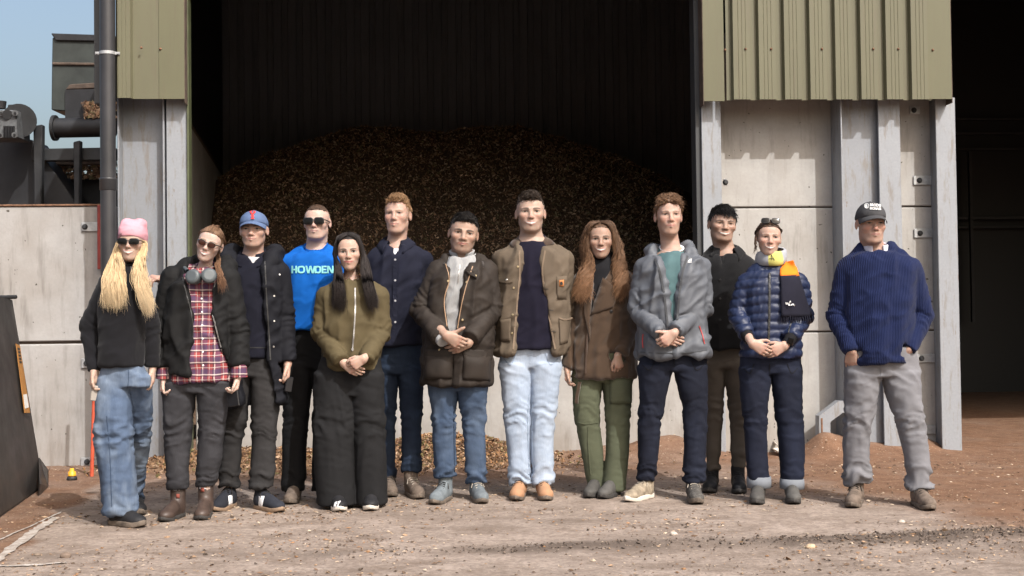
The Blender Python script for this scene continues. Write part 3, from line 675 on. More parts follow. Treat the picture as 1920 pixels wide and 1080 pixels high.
# scraps of broken board at the foot of the right wall
def scrap(pts, th, mat, label, z=0.02):
    P = [ground(x, y) for x, y in pts]; c = np.mean(P, 0)
    o = prism('board_scrap', [p - c + np.array([0, 0, (i % 2) * 0.03]) for i, p in enumerate(P)], (0, 0.004, th), mat); o.location = c + np.array([0, 0, z]); return tag(o, label, 'board scrap', 'scraps of board by the wall')
scrap([(1432, 842), (1450, 848), (1462, 852), (1446, 842)], 0.012, plain('pale_board', (0.55, 0.5, 0.44), 0.85), 'pale flat scrap of board behind the turned-up jeans', 0.05)
scrap([(1448, 846), (1470, 852), (1468, 858), (1450, 854)], 0.012, plain('cream_board', (0.60, 0.54, 0.46), 0.85), 'upright cream chip of board between the turned-up jeans legs', 0.015)
rb = prism('red_brick_piece', [(-0.04, 0, 0), (0.04, 0, 0), (0.034, 0.0, 0.075), (-0.02, 0, 0.085)], (0, 0.06, 0), plain('old_brick', (0.22, 0.075, 0.055), 0.9), None, 0.004)
g = ground(1456, 836); rb.location = g; tag(rb, 'broken piece of red brick at the foot of the concrete', 'brick')
# dark scrape of mud near the bracket
# ------------------------------------------------------------------ implicit surfaces -> meshes
def smin(a, b, k):
    if k <= 0: return np.minimum(a, b)
    h = np.maximum(k - np.abs(a - b), 0) / k; return np.minimum(a, b) - h * h * k * 0.25
class Vol:
    def __init__(s, lo, hi, h):
        s.h = h; s.lo = np.array(lo, float); n = np.ceil((np.array(hi) - s.lo) / h).astype(int) + 1
        s.ax = [(s.lo[i] + h * np.arange(n[i])).astype(np.float32) for i in range(3)]; s.F = np.full(n, 0.09, np.float32)
    def put(s, lo, hi, fn, k, op='u'):
        sl = []
        for i in range(3):
            a = np.searchsorted(s.ax[i], lo[i]); b = np.searchsorted(s.ax[i], hi[i]); sl.append(slice(max(a - 1, 0), b + 1))
        x, y, z = s.ax[0][sl[0]][:, None, None], s.ax[1][sl[1]][None, :, None], s.ax[2][sl[2]][None, None, :]
        if x.size == 0 or y.size == 0 or z.size == 0: return
        d = fn(x, y, z); A = s.F[tuple(sl)]
        if op == 'u': A[...] = smin(A, d, k)
        elif op == 'sub': A[...] = -smin(-A, d, k)
        elif op == 'and': A[...] = -smin(-A, -d, k)
    def cone(s, a, b, ra, rb, k=0.02, op='u', sy=1.0):
        a, b = np.array(a, float), np.array(b, float); m = max(ra, rb) / min(sy, 1) + k + 2 * s.h
        ab = b - a; L = max(float((ab ** 2).sum()), 1e-9)
        def fn(x, y, z):
            t = np.clip(((x - a[0]) * ab[0] + (y - a[1]) * ab[1] + (z - a[2]) * ab[2]) / L, 0, 1)
            dx, dy, dz = x - a[0] - t * ab[0], (y - a[1] - t * ab[1]) * sy, z - a[2] - t * ab[2]
            return np.sqrt(dx * dx + dy * dy + dz * dz) - (ra + (rb - ra) * t)
        s.put(np.minimum(a, b) - m, np.maximum(a, b) + m, fn, k, op)
    def ell(s, c, r, k=0.01, op='u', rot=None):
        c, r = np.array(c, float), np.array(r, float); m = r.max() + k + 2 * s.h
        Rm = None if rot is None else np.array(rot)
        def fn(x, y, z):
            p = (x - c[0], y - c[1], z - c[2])
            if Rm is not None: p = tuple(p[0] * Rm[0][i] + p[1] * Rm[1][i] + p[2] * Rm[2][i] for i in range(3))
            q = [p[i] / r[i] for i in range(3)]; k0 = np.sqrt(q[0] ** 2 + q[1] ** 2 + q[2] ** 2)
            k1 = np.sqrt((q[0] / r[0]) ** 2 + (q[1] / r[1]) ** 2 + (q[2] / r[2]) ** 2); return k0 * (k0 - 1) / np.maximum(k1, 1e-6)
        s.put(c - m, c + m, fn, k, op)
    def loft(s, S, k=0.02, n=2.3, grow=0.0, op='u'):
        """S rows: z, cx, cy, a, b"""
        S = np.array(sorted([list(r) for r in S])); z0, z1 = S[0, 0], S[-1, 0]
        zz = np.linspace(z0, z1, 160); T = np.stack([np.interp(zz, S[:, 0], S[:, i]) for i in range(1, 5)], 0)
        ker = np.hanning(23); ker /= ker.sum(); Tp = np.pad(T, ((0, 0), (11, 11)), mode='edge')
        # keep slope at the ends
        for i in range(4):
            Tp[i, :11] = 2 * T[i, 0] - T[i, 11:0:-1]; Tp[i, -11:] = 2 * T[i, -1] - T[i, -2:-13:-1]
        T = np.stack([np.convolve(Tp[i], ker, 'valid') for i in range(4)])
        am = T[2].max() + grow; bmx = T[3].max() + grow; m = k + 2 * s.h
        lo = (T[0].min() - am - m, T[1].min() - bmx - m, z0 - m); hi = (T[0].max() + am + m, T[1].max() + bmx + m, z1 + m)
        def fn(x, y, z):
            zf = z.ravel(); cx, cy, a, b = (np.interp(zf, zz, T[i]).astype(np.float32)[None, None, :] for i in range(4))
            a = a + grow; b = b + grow
            rho = (np.abs((x - cx) / a) ** n + np.abs((y - cy) / b) ** n) ** (1 / n)
            d = (rho - 1) * np.minimum(a, b)
            return np.maximum(d, np.maximum(z - z1, z0 - z))
        s.put(lo, hi, fn, k, op)
    def mesh(s, smooth=1):
        F = s.F; ins = F < 0
        cnt = np.zeros(np.array(F.shape) - 1, np.uint8)
        for a in (0, 1):
            for b in (0, 1):
                for c in (0, 1): cnt += ins[a:F.shape[0] - 1 + a, b:F.shape[1] - 1 + b, c:F.shape[2] - 1 + c]
        act = (cnt > 0) & (cnt < 8); ai = np.argwhere(act); idx = np.full(act.shape, -1, np.int32); idx[act] = np.arange(len(ai))
        acc = np.zeros((len(ai), 3)); num = np.zeros(len(ai))
        cor = [(a, b, c) for a in (0, 1) for b in (0, 1) for c in (0, 1)]
        fv = {o: F[ai[:, 0] + o[0], ai[:, 1] + o[1], ai[:, 2] + o[2]] for o in cor}
        for o in cor:
            for ax in range(3):
                if o[ax] == 0:
                    o2 = list(o); o2[ax] = 1; o2 = tuple(o2); f0, f1 = fv[o], fv[o2]; mk = (f0 < 0) != (f1 < 0)
                    t = np.where(mk, f0 / np.where(mk, f0 - f1, 1), 0)
                    p = np.tile(np.array(o, float), (len(ai), 1)); p[:, ax] = t; acc += p * mk[:, None]; num += mk
        V = s.lo + s.h * (ai + acc / num[:, None])
        Q = []
        for ax in range(3):
            u, w = [(1, 2), (2, 0), (0, 1)][ax]
            sl0 = [slice(None)] * 3; sl1 = [slice(None)] * 3; sl0[ax] = slice(0, -1); sl1[ax] = slice(1, None)
            ch = ins[tuple(sl0)] != ins[tuple(sl1)]
            e = np.argwhere(ch); e = e[(e[:, u] > 0) & (e[:, w] > 0) & (e[:, u] < F.shape[u] - 1) & (e[:, w] < F.shape[w] - 1)]
            if not len(e): continue
            flip = ~ins[tuple(e.T)]
            def cell(du, dw):
                c = e.copy(); c[:, u] += du; c[:, w] += dw; return idx[tuple(c.T)]
            q = np.stack([cell(-1, -1), cell(0, -1), cell(0, 0), cell(-1, 0)], -1); q[flip] = q[flip][:, ::-1]; Q.append(q)
        Q = np.concatenate(Q); Q = Q[(Q >= 0).all(1)]
        for _ in range(smooth): V = laplace(V, Q, 0.5)
        return V, Q
def laplace(V, Q, w=0.5):
    a = np.concatenate([Q[:, i] for i in range(4)] * 2); b = np.concatenate([Q[:, (i + 1) % 4] for i in range(4)] + [Q[:, (i - 1) % 4] for i in range(4)])
    c = np.bincount(a, minlength=len(V)); out = np.stack([np.bincount(a, V[b, i], len(V)) for i in range(3)], -1) / np.maximum(c, 1)[:, None]
    return V * (1 - w) + np.where(c[:, None] > 0, out, V) * w
def normals(V, Q):
    nf = np.cross(V[Q[:, 2]] - V[Q[:, 0]], V[Q[:, 3]] - V[Q[:, 1]])
    nv = np.stack([sum(np.bincount(Q[:, j], nf[:, i], len(V)) for j in range(4)) for i in range(3)], -1)
    return nv / np.maximum(np.linalg.norm(nv, axis=1), 1e-9)[:, None]
def folds(V, freq, seed, rot=0.0):
    """cloth folds: rounded ridges with creased valleys, -0.5..0.5"""
    P = np.array(V)
    if rot:
        c, s_ = math.cos(rot), math.sin(rot); P = np.stack([P[:, 0] * c - P[:, 2] * s_, P[:, 1], P[:, 0] * s_ + P[:, 2] * c], -1)
    q = P * np.array(freq); wv = vnoise(q * 0.6 + 9.1, seed + 50)
    q = q + wv[:, None] * 0.9
    n_ = vnoise(q, seed) * 0.65 + vnoise(q * 1.9 + 4.2, seed + 1) * 0.35
    return np.clip(1 - np.abs(2 * n_ - 1) * 2.1, 0, 1) ** 1.25 - 0.3
def tubes(paths, rad, sides=3, cap=False):
    """paths (n,m,3), rad (m,) or (n,m): thin tubes"""
    n_, m_, _ = paths.shape; rad = np.broadcast_to(rad, (n_, m_))
    d = np.gradient(paths, axis=1); d /= np.maximum(np.linalg.norm(d, axis=2), 1e-9)[..., None]
    ref = np.where(np.abs(d[..., 2:3]) > 0.9, np.array([1.0, 0, 0]), np.array([0, 0, 1.0])); a = np.cross(d, ref); a /= np.maximum(np.linalg.norm(a, axis=2), 1e-9)[..., None]; b = np.cross(d, a)
    t = np.arange(sides) * 2 * np.pi / sides
    V = paths[:, :, None, :] + rad[:, :, None, None] * (a[:, :, None, :] * np.cos(t)[None, None, :, None] + b[:, :, None, :] * np.sin(t)[None, None, :, None])
    I = np.arange(n_ * m_ * sides).reshape(n_, m_, sides)
    Q = np.stack([I[:, :-1, :], np.roll(I, -1, 2)[:, :-1, :], np.roll(I, -1, 2)[:, 1:, :], I[:, 1:, :]], -1).reshape(-1, 4)
    return V.reshape(-1, 3), Q[:, ::-1]
def catmull(P, m):
    """P (n,k,3) control points -> (n,m,3)"""
    k = P.shape[1]; Pp = np.concatenate([2 * P[:, :1] - P[:, 1:2], P, 2 * P[:, -1:] - P[:, -2:-1]], 1)
    t = np.linspace(0, k - 1 - 1e-6, m); i = t.astype(int); f = (t - i)[None, :, None]
    p0, p1, p2, p3 = Pp[:, i], Pp[:, i + 1], Pp[:, i + 2], Pp[:, i + 3]
    return 0.5 * (2 * p1 + (p2 - p0) * f + (2 * p0 - 5 * p1 + 4 * p2 - p3) * f ** 2 + (3 * p1 - 3 * p2 + p3 - p0) * f ** 3)

# ------------------------------------------------------------------ cloth, skin and hair materials
def cloth(name, c, rough=0.9, var=0.14, weave=900, bump=0.25, sheen=0.0, kind='weave', spec=0.2, fade=None, big=7, crease=0.22, cdir=(1.0, 1.0, 0.62)):
    n = N(name); lo = tuple(x * (1 - var) for x in c); hi = tuple(min(1, x * (1 + var)) for x in c)
    col = n.ramp(n.noise(big, 4, 0.6), [(0.3, lo), (0.7, hi)])
    nb = None
    if kind == 'denim':
        col = n.mix(n.ramp(n.noise(5, 4, 0.6, sc=(1, 1, 0.45)), [(0.42, 0.0), (0.68, 0.75)]), col, fade)
        col = n.mix(n.ramp(n.noise(150, 2, 0.6, sc=(1, 1, 0.2)), [(0.35, 0.16), (0.65, 0.0)]), col, tuple(x * 0.55 for x in c))
        nb = n.bump(n.noise(260, 2, sc=(1, 1, 0.3)), bump, 0.003)
    elif kind in ('rib', 'ribfine'):
        w = n.n('ShaderNodeTexWave', wave_type='BANDS', bands_direction='X'); w.inputs['Scale'].default_value = weave; w.inputs['Distortion'].default_value = 1.2; w.inputs['Detail'].default_value = 1.0; w.inputs['Detail Scale'].default_value = 1.5
        n.l(n.coord(), w.inputs[0])
        col = n.mix(n.ramp(w.outputs[1], [(0.0, 0.45), (0.55, 0.0)]), col, tuple(x * 0.45 for x in c))
        nb = n.bump(w.outputs[1], bump, 0.006); nb = n.bump(n.noise(220, 2, sc=(1, 1, 2)), 0.3, 0.003, nb)
    else:
        nb = n.bump(n.noise(weave, 2, 0.6), bump, 0.002)
        nb = n.bump(n.noise(24, 4, 0.6), 0.12, 0.012, nb)
    if crease:
        rg = n.n('ShaderNodeTexNoise', noise_type='RIDGED_MULTIFRACTAL'); rg.inputs['Scale'].default_value = 7.0; rg.inputs['Detail'].default_value = 2.5; rg.inputs['Roughness'].default_value = 0.45; rg.inputs['Distortion'].default_value = 0.8
        n.l(n.coord(scale=cdir, rot=(0, R(24), 0)), rg.inputs['Vector']); nb = n.bump(rg.outputs[0], crease, 0.012, nb)
    m = n.done(col, rough, nb, spec=spec)
    if sheen: n.b.inputs['Sheen Weight'].default_value = sheen; n.b.inputs['Sheen Roughness'].default_value = 0.5
    return m
n = N('skin'); a = n.attr()
c = n.mix(n.ramp(n.noise(60, 3), [(0.3, 0.0), (0.7, 0.10)]), a.outputs['Color'], n.mix(1.0, a.outputs['Color'], (1.0, 0.80, 0.74), 'MULTIPLY'))
M['skin'] = n.done(c, 0.52, n.bump(n.noise(420, 2), 0.08, 0.002), spec=0.35, Subsurface_Weight=0.25, Subsurface_Scale=0.010)
n.b.inputs['Subsurface Radius'].default_value = (1.0, 0.35, 0.2)
n = N('hair'); a = n.attr()
M['hair'] = n.done(a.outputs['Color'], 0.55, None, spec=0.3)
n.b.inputs['Anisotropic'].default_value = 0.4
M['soleb'] = plain('black_rubber', (0.035, 0.032, 0.03), 0.85, 0.4, 30, 0.4, 120)
M['solemud'] = plain('muddy_rubber', (0.12, 0.095, 0.075), 0.92, 0.5, 24, 0.5, 120)
M['solew'] = plain('offwhite_rubber', (0.55, 0.50, 0.44), 0.75, 0.15, 24, 0.2, 120)
M['soleg'] = plain('gum_rubber', (0.22, 0.15, 0.10), 0.75, 0.2, 24, 0.2, 120)
M['metal'] = plain('bright_metal', (0.65, 0.64, 0.62), 0.3, 0.1, 30, 0.0, 60, metal=0.9)
M['brass'] = plain('dull_brass', (0.45, 0.36, 0.22), 0.4, 0.2, 30, 0.0, 60, metal=0.7)
M['lens'] = plain('dark_lens', (0.004, 0.0035, 0.0035), 0.10, 0.1, 10, 0.0, 10, spec=0.25)
M['frame'] = plain('black_acetate', (0.010, 0.009, 0.009), 0.28, 0.1, 10, 0.0, 10)
M['zipdark'] = plain('dark_zip', (0.02, 0.02, 0.02), 0.5, 0.2, 40, 0.3, 300)
M['zipmetal'] = plain('metal_zip', (0.33, 0.32, 0.31), 0.42, 0.3, 60, 0.3, 300, metal=0.6)

# ------------------------------------------------------------------ a person
class Person:
    count = 0
    def __init__(s, label, cx, toe_y, back=0.19, push=0.0):
        g = ground(cx, toe_y); s.org = np.array([g[0], g[1] + back + push, 0.0])
        s.root = empty('person', s.org); tag(s.root, label, 'person', 'people standing in a row'); s.bvh = {}
        Person.count += 1; s.seed = Person.count * 13; s.rng = np.random.default_rng(s.seed); s.body = []; s.ank = {}; s.legc = {}; s.arms3 = []
        s.loc = CAMPOS - s.org
    def L(s, px, py, dy=0.0): return at(px, py, s.org[1] + dy) - s.org
    def sec(s, rows, b=0.12, dy=0.0):
        out = []
        for r in rows:
            py, xl, xr = r[:3]; bb = r[3] if len(r) > 3 else b; d = r[4] if len(r) > 4 else dy
            A_, B_ = s.L(xl, py, d), s.L(xr, py, d); out.append((A_[2] * 0.5 + B_[2] * 0.5, (A_[0] + B_[0]) / 2, d, (B_[0] - A_[0]) / 2, bb))
        return out
    def hit(s, key, px, py):
        d = pray(px, py); d = d / np.linalg.norm(d)
        loc, nrm, _, _ = s.bvh[key].ray_cast(Vector(s.loc), Vector(d))
        if loc is None: return None, None
        return np.array(loc), np.array(nrm)
    def emit(s, name, V, Q, mat, parent=None, col=None, key=None, smooth=True):
        o = mkmesh(name, V, Q, mat=mat, parent=parent or s.root, col=col, smooth=smooth)
        if key: s.bvh[key] = BVHTree.FromPolygons(V.tolist(), Q.tolist())
        return o
    # ---- clothing for the upper body
    def top(s, name, rows, arms, mat, b=0.12, dy=0.0, k=0.014, h=0.0092, opening=None, disp=(), extra=None, key=None, neck=None, grow=0.0, n=2.4, elbow_amp=0.011, body_amp=0.005, ksl=0.005, cuffs=True, smooth=1, trap=-0.006, dip=9, neckcut=None):
        zt_ = s.L(0, min(r[0] for r in rows))[2]; zneck = zt_; rows = sorted([tuple(r) for r in rows]); rows = [(rows[0][0] + dip, *rows[0][1:]), (max(rows[1][0] + dip * 0.45, rows[0][0] + dip + 2), *rows[1][1:])] + rows[2:]; rows = [r if len(r) > 3 else (*r, b * (0.55 + 0.45 * min(1.0, (zt_ - s.L(0, r[0])[2]) / 0.13) ** 0.7)) for r in rows]
        S = s.sec(rows, b, dy); arm3 = [[(s.L(p[0], p[1], p[2]), p[3]) for p in arm] for arm in arms]
        s.arms3 += [(a_[-2][0], a_[-1][0]) for a_ in arm3 if a_[-1][1] > 0.032]
        pts = [np.array([r[1] + sg * (r[3] + grow), r[2] + sg * (r[4] + grow), r[0]]) for r in S for sg in (-1, 1)]
        for arm in arm3:
            for p, r in arm: pts += [p - r - 0.02, p + r + 0.02]
        pts = np.array(pts); V_ = Vol(pts.min(0) - 0.04, pts.max(0) + 0.06, h)
        V_.loft(S, 0.0, n, grow)
        zs = [r[0] for r in S]; ztop = max(zs); rt = max(S)
        for arm in arm3:                                                # shoulder line
            p, r = arm[0]; sx = np.sign(p[0] - rt[1]); nb = np.array([rt[1] + sx * min(0.045, rt[3] * 0.7), rt[2] + 0.012, zneck - 0.022 + trap]); V_.cone(nb, p + np.array([-sx * 0.012, 0, r * 0.1]), 0.034, r * 0.86, 0.045)
        if extra: extra(V_)
        if neckcut is not None:
            nc = s.L(neckcut[0], neckcut[1], 0.012); rx_, ry_, dp_ = neckcut[2:]
            def fnk(x, y, z):
                fr = np.clip((nc[1] - y) / (2 * ry_) + 0.5, 0, 1); rad = np.sqrt((x - nc[0]) ** 2 + ((y - nc[1]) * rx_ / ry_) ** 2)
                return np.maximum((nc[2] - dp_ * fr - 0.012) - z, rad - (rx_ + 0.010))
            V_.put(nc - 0.2, nc + 0.2, fnk, 0.012, 'sub')
        if opening is not None:
            zz = np.array([s.L(0, o[0], -0.1)[2] for o in opening]); xl = np.array([s.L(o[1], o[0], -0.1)[0] for o in opening]); xr = np.array([s.L(o[2], o[0], -0.1)[0] for o in opening])
            od = np.argsort(zz); zz, xl, xr = zz[od], xl[od], xr[od]
            def fo(x, y, z):
                l_ = np.interp(z.ravel(), zz, xl)[None, None, :]; r_ = np.interp(z.ravel(), zz, xr)[None, None, :]
                return np.maximum(np.maximum(l_ - x, x - r_), y - dy)
            V_.put((xl.min() - 0.05, -1, zz.min() - 0.3), (xr.max() + 0.05, 1, zz.max() + 0.1), fo, 0.008, 'sub')
        for arm in arm3:
            for i in range(len(arm) - 1): V_.cone(arm[i][0], arm[i + 1][0], arm[i][1], arm[i + 1][1], ksl if i else k)
            # flat cuff
            e, r = arm[-1]; d = arm[-1][0] - arm[-2][0]; d = d / np.linalg.norm(d)
            if cuffs:
                def fc(x, y, z, e=e, d=d): return (x - e[0]) * d[0] + (y - e[1]) * d[1] + (z - e[2]) * d[2]
                def fc2(x, y, z, e=e, d=d, r=r):
                    q = (x - e[0]) * d[0] + (y - e[1]) * d[1] + (z - e[2]) * d[2]
                    rad = np.sqrt((x - e[0]) ** 2 + (y - e[1]) ** 2 + (z - e[2]) ** 2); return np.maximum(-q, rad - r * 1.6)
                V_.put(e - r * 1.8, e + r * 1.8, fc2, 0.0, 'sub')
        V, Q = V_.mesh(smooth)
        Nn = normals(V, Q); d = np.zeros(len(V)); sd = s.seed + (hash_name(name) % 97)
        # folds: rings round the sleeves, worst at the elbow and the cuff
        far = np.ones(len(V))
        for ai, arm in enumerate(arm3):
            P_ = [a_[0] for a_ in arm]; cum = 0; best = np.full(len(V), 9.0); tt = np.zeros(len(V)); rr_ = np.zeros(len(V))
            for i in range(len(P_) - 1):
                ab = P_[i + 1] - P_[i]; L_ = np.linalg.norm(ab); t = np.clip(((V - P_[i]) @ ab) / L_ ** 2, 0, 1)
                dd = np.linalg.norm(V - P_[i] - t[:, None] * ab, axis=1) - (arm[i][1] + (arm[i + 1][1] - arm[i][1]) * t); m_ = dd < best
                best = np.where(m_, dd, best); tt = np.where(m_, cum + t * L_, tt); cum += L_
            on = np.exp(-np.clip(best, 0, 1) / 0.012); le = np.linalg.norm(P_[1] - P_[0])
            q = np.stack([V[:, 0] * 9 + ai * 9, V[:, 1] * 9, tt * 24 + 12 * V[:, 0] * (1 if ai else -1) - 7 * V[:, 1] + 2.2 * vnoise(V * 11, sd)], -1)
            nq = vnoise(q, sd + ai) * 0.7 + 0.3 * vnoise(q * 2.1 + 3.3, sd + ai + 2); f = np.clip(1 - np.abs(2 * nq - 1) * 2.2, 0, 1) ** 1.3 - 0.3
            mk = 0.35 + 1.0 * np.exp(-((tt - le) / 0.09) ** 2) + 0.45 * np.exp(-((tt - cum) / 0.07) ** 2) - 0.25 * np.exp(-((tt - cum) / 0.015) ** 2)
            d += 1.05 * elbow_amp * on * mk * f; far *= 1 - 0.85 * on
        d += 2.2 * body_amp * far * folds(V, (9, 9, 2.4), sd + 5, R(9)) + 1.5 * body_amp * far * folds(V, (6, 6, 13), sd + 8, R(-32)) + 0.8 * body_amp * far * folds(V, (15, 15, 7), sd + 11, R(40))
        for (amp, fr, rot, c, sg) in disp:
            mk = 1.0 if c is None else np.exp(-(((V - np.array(c)) / np.array(sg)) ** 2).sum(1)); d += amp * mk * folds(V, fr, sd + 20, rot)
        V = laplace(V + Nn * d[:, None], Q, 0.25)
        if s_post.get(name): V = s_post[name](V)
        return s.emit(name, V, Q, mat, key=key or name), V, Q
    # ---- trousers
    def trousers(s, hips, legs, mat, b=0.11, h=0.0100, amp=0.010, ank=None, name='trousers', knee=None, hemamp=1.0, thigh=0.6, n=2.3, k=0.010, lean=0.0):
        hy0, hy1 = min(r[0] for r in hips), max(r[0] for r in hips); hips = [(r[0], r[1], r[2], (r[3] if len(r) > 3 else b) * (1 - 0.24 * (r[0] - hy0) / (hy1 - hy0))) for r in hips]
        S = s.sec(hips, b, lean); pts = []; LS = []
        for li, leg in enumerate(legs):
            rows = sorted(leg, key=lambda r: r[0]); top_y, bot_y = rows[0][0], rows[-1][0]; ay = s.ank[li][1] if li in s.ank else 0.0
            R_ = []
            for r in rows:
                t = (r[0] - top_y) / (bot_y - top_y); d = lean * (1 - t) + (ay + 0.005) * t; a_ = (s.L(r[2], r[0], d)[0] - s.L(r[1], r[0], d)[0]) / 2
                R_.append((r[0], r[1], r[2], max(min(a_ * 1.05, 0.1), 0.05) if len(r) < 4 else r[3], d))
            LS.append(s.sec(R_)); s.legc[li] = LS[-1]
        for SS in [S] + LS:
            for r in SS: pts += [(r[1] - r[3], r[2] - r[4], r[0]), (r[1] + r[3], r[2] + r[4], r[0])]
        pts = np.array(pts); V_ = Vol(pts.min(0) - 0.04, pts.max(0) + 0.04, h)
        V_.loft(S, 0.0, 2.4)
        for SS in LS: V_.loft(SS, k, n)
        V, Q = V_.mesh(1); Nn = normals(V, Q); d = np.zeros(len(V)); sd = s.seed + 71
        for li, SS in enumerate(LS):
            SA = np.array(sorted(SS)); cx = np.interp(V[:, 2], SA[:, 0], SA[:, 1]); cy = np.interp(V[:, 2], SA[:, 0], SA[:, 2]); aa = np.interp(V[:, 2], SA[:, 0], SA[:, 3])
            on = np.exp(-np.clip(np.abs(V[:, 0] - cx) - aa * 1.05, 0, 1) / 0.006) * (V[:, 2] < SA[-1, 0] + 0.02)
            zk = SA[0, 0] + (0.47 * 1.0 if knee is None else knee) - SA[0, 0] if knee is not None else 0.50
            zh = SA[0, 0]
            q = np.stack([(V[:, 0] - cx) * 8 + 30 * li, (V[:, 1] - cy) * 8, V[:, 2] * 23 + 9 * np.abs(V[:, 0] - cx) + 2.2 * vnoise(V * 9, sd)], -1)
            nq = vnoise(q, sd + li) * 0.7 + 0.3 * vnoise(q * 2.1 + 3.3, sd + li + 2); f = np.clip(1 - np.abs(2 * nq - 1) * 2.2, 0, 1) ** 1.3 - 0.3
            mk = 0.9 * np.exp(-((V[:, 2] - zk) / 0.09) ** 2) + hemamp * 1.35 * np.exp(-((V[:, 2] - zh - 0.035) / 0.085) ** 2) + 0.16
            d += 1.2 * amp * on * mk * f
            d += amp * 0.55 * on * folds(V, (12, 12, 3.0), sd + 3 + li, R(10 if li else -10)) * np.exp(-((V[:, 2] - zk - 0.03) / 0.35) ** 2)
        zc = max(max(r[0] for r in SS) for SS in LS)
        d += amp * thigh * folds(V, (6, 6, 18), sd + 9, R(25)) * np.exp(-((V[:, 2] - zc + 0.03) / 0.10) ** 2)
        V = V + Nn * d[:, None]
        return s.emit(name, V, Q, mat, key=name), V, Q
    # ---- shoes (toe tip at a pixel on the ground)
    def shoe(s, i, px, py, yaw, kind, upper, sole, length=0.285, width=1.0, lace=None, shaft=None, name=None, yoff=0.0, hem=None):
        g = ground(px, py) - s.org; g = np.array([g[0], g[1] + yoff, 0])
        if hem is not None:
            hx = s.L(hem, py - 30, g[1] + 0.2)[0]; yaw = math.degrees(math.asin(max(-0.9, min(0.9, (g[0] - hx) / (0.23 * length / 0.285)))))
        ya = R(yaw); cs, sn = math.cos(ya), math.sin(ya); sc = length / 0.285
        V_ = Vol((-0.075, -0.30, -0.01), (0.075, 0.03, (shaft or 0.12) + 0.03), 0.005)
        w = width
        V_.ell((0, -0.048, 0.05), (0.036 * w, 0.047, 0.052), 0.0); V_.ell((0, -0.13, 0.046), (0.040 * w, 0.095, 0.046), 0.02); V_.ell((0.002, -0.215, 0.037), (0.046 * w, 0.067, 0.034 if kind != 'boot' else 0.042), 0.02)
        V_.cone((0, -0.09, 0.082), (0, -0.18, 0.052), 0.030, 0.027, 0.02)
        V_.cone((0, -0.055, 0.06), (0, -0.05, (shaft or 0.10)), 0.042, 0.044 if kind != 'low' else 0.036, 0.02)
        V_.put((-1, -1, -1), (1, 1, 0.02), lambda x, y, z: (z - 0.016) + 0 * x + 0 * y, 0.0, 'sub')
        V, Q = V_.mesh(1); Nn = normals(V, Q)
        V = V + Nn * (0.004 * folds(V, (10, 22, 14), s.seed + i) * np.exp(-((V[:, 1] + 0.12) / 0.07) ** 2))[:, None]
        tl = np.array([0, 0.282, 0])                                   # toe tip to the origin
        def tr(P): P = (np.array(P) + tl) * np.array([1, sc, 1]); return np.stack([P[:, 0] * cs - P[:, 1] * sn, P[:, 0] * sn + P[:, 1] * cs, P[:, 2]], -1) + g
        o = s.emit(name or 'shoe', tr(V), Q, upper, key='shoe%d' % i)
        # sole: outline lofted upwards
        t = np.linspace(0, 2 * np.pi, 48, endpoint=False); yy = -0.142 + 0.145 * np.sin(t); u = (yy + 0.287) / 0.29
        hw = np.interp(u, [0, 0.04, 0.12, 0.28, 0.5, 0.72, 0.9, 0.97, 1], [0.0, 0.021, 0.038, 0.0475, 0.043, 0.037, 0.0355, 0.024, 0.0]) * w
        ring = np.stack([np.sign(np.cos(t)) * hw, yy, np.zeros(48)], -1); cen = np.array([0, -0.14, 0])
        tre = 0.004 if kind != 'low' else 0.0
        th = {'low': 0.026, 'boot': 0.028, 'trainer': 0.032, 'chelsea': 0.024}.get(kind, 0.027)
        rows = [(0.90, 0.0), (0.985, 0.003), (1.02, 0.008), (1.02, th - 0.004), (0.985, th), (0.8, th + 0.002)]
        SV = []; rise = np.clip((-0.215 - ring[:, 1]) / 0.07, 0, 1) ** 2 * 0.012
        for f, z in rows:
            r_ = cen + (ring - cen) * f; r_[:, 2] = z + rise + (tre * (np.sin(ring[:, 1] * 420) > 0.2) if z < 0.002 else 0); SV.append(r_)
        m_ = 48; SVc = np.concatenate(SV); SQ = np.concatenate([np.stack([np.arange(m_) + j * m_, (np.arange(m_) + 1) % m_ + j * m_, (np.arange(m_) + 1) % m_ + (j + 1) * m_, np.arange(m_) + (j + 1) * m_], -1) for j in range(len(rows) - 1)])
        mkmesh('sole', tr(SVc), SQ, mat=sole, parent=o)
        if lace is not None:
            ps = []
            for j in range(4 if kind != 'boot' else 5):
                y0 = -0.165 + j * 0.021; z0 = 0.079 + j * 0.0095
                xx = np.linspace(-0.024, 0.024, 7); ps.append(np.stack([xx, y0 + 0.009 * np.sin(xx * 60 + j), z0 + 0.007 - 9 * xx ** 2 + (0.004 if kind == 'boot' else 0)], -1))
            for sg in (-1, 1):
                tq = np.linspace(0, 1, 7); ps.append(np.stack([sg * (0.006 + 0.035 * tq), -0.088 - 0.03 * tq + 0.02 * np.sin(tq * 3), 0.125 - 0.045 * tq + 0.014 * np.sin(tq * 3.1)], -1))
            TV, TQ = tubes(np.array(ps), 0.0027, 4); mkmesh('laces', tr(TV), TQ, mat=lace, parent=o)
        an = tr(np.array([[0, -0.055, 0.09]]))[0]; s.ank[i] = an
        return o
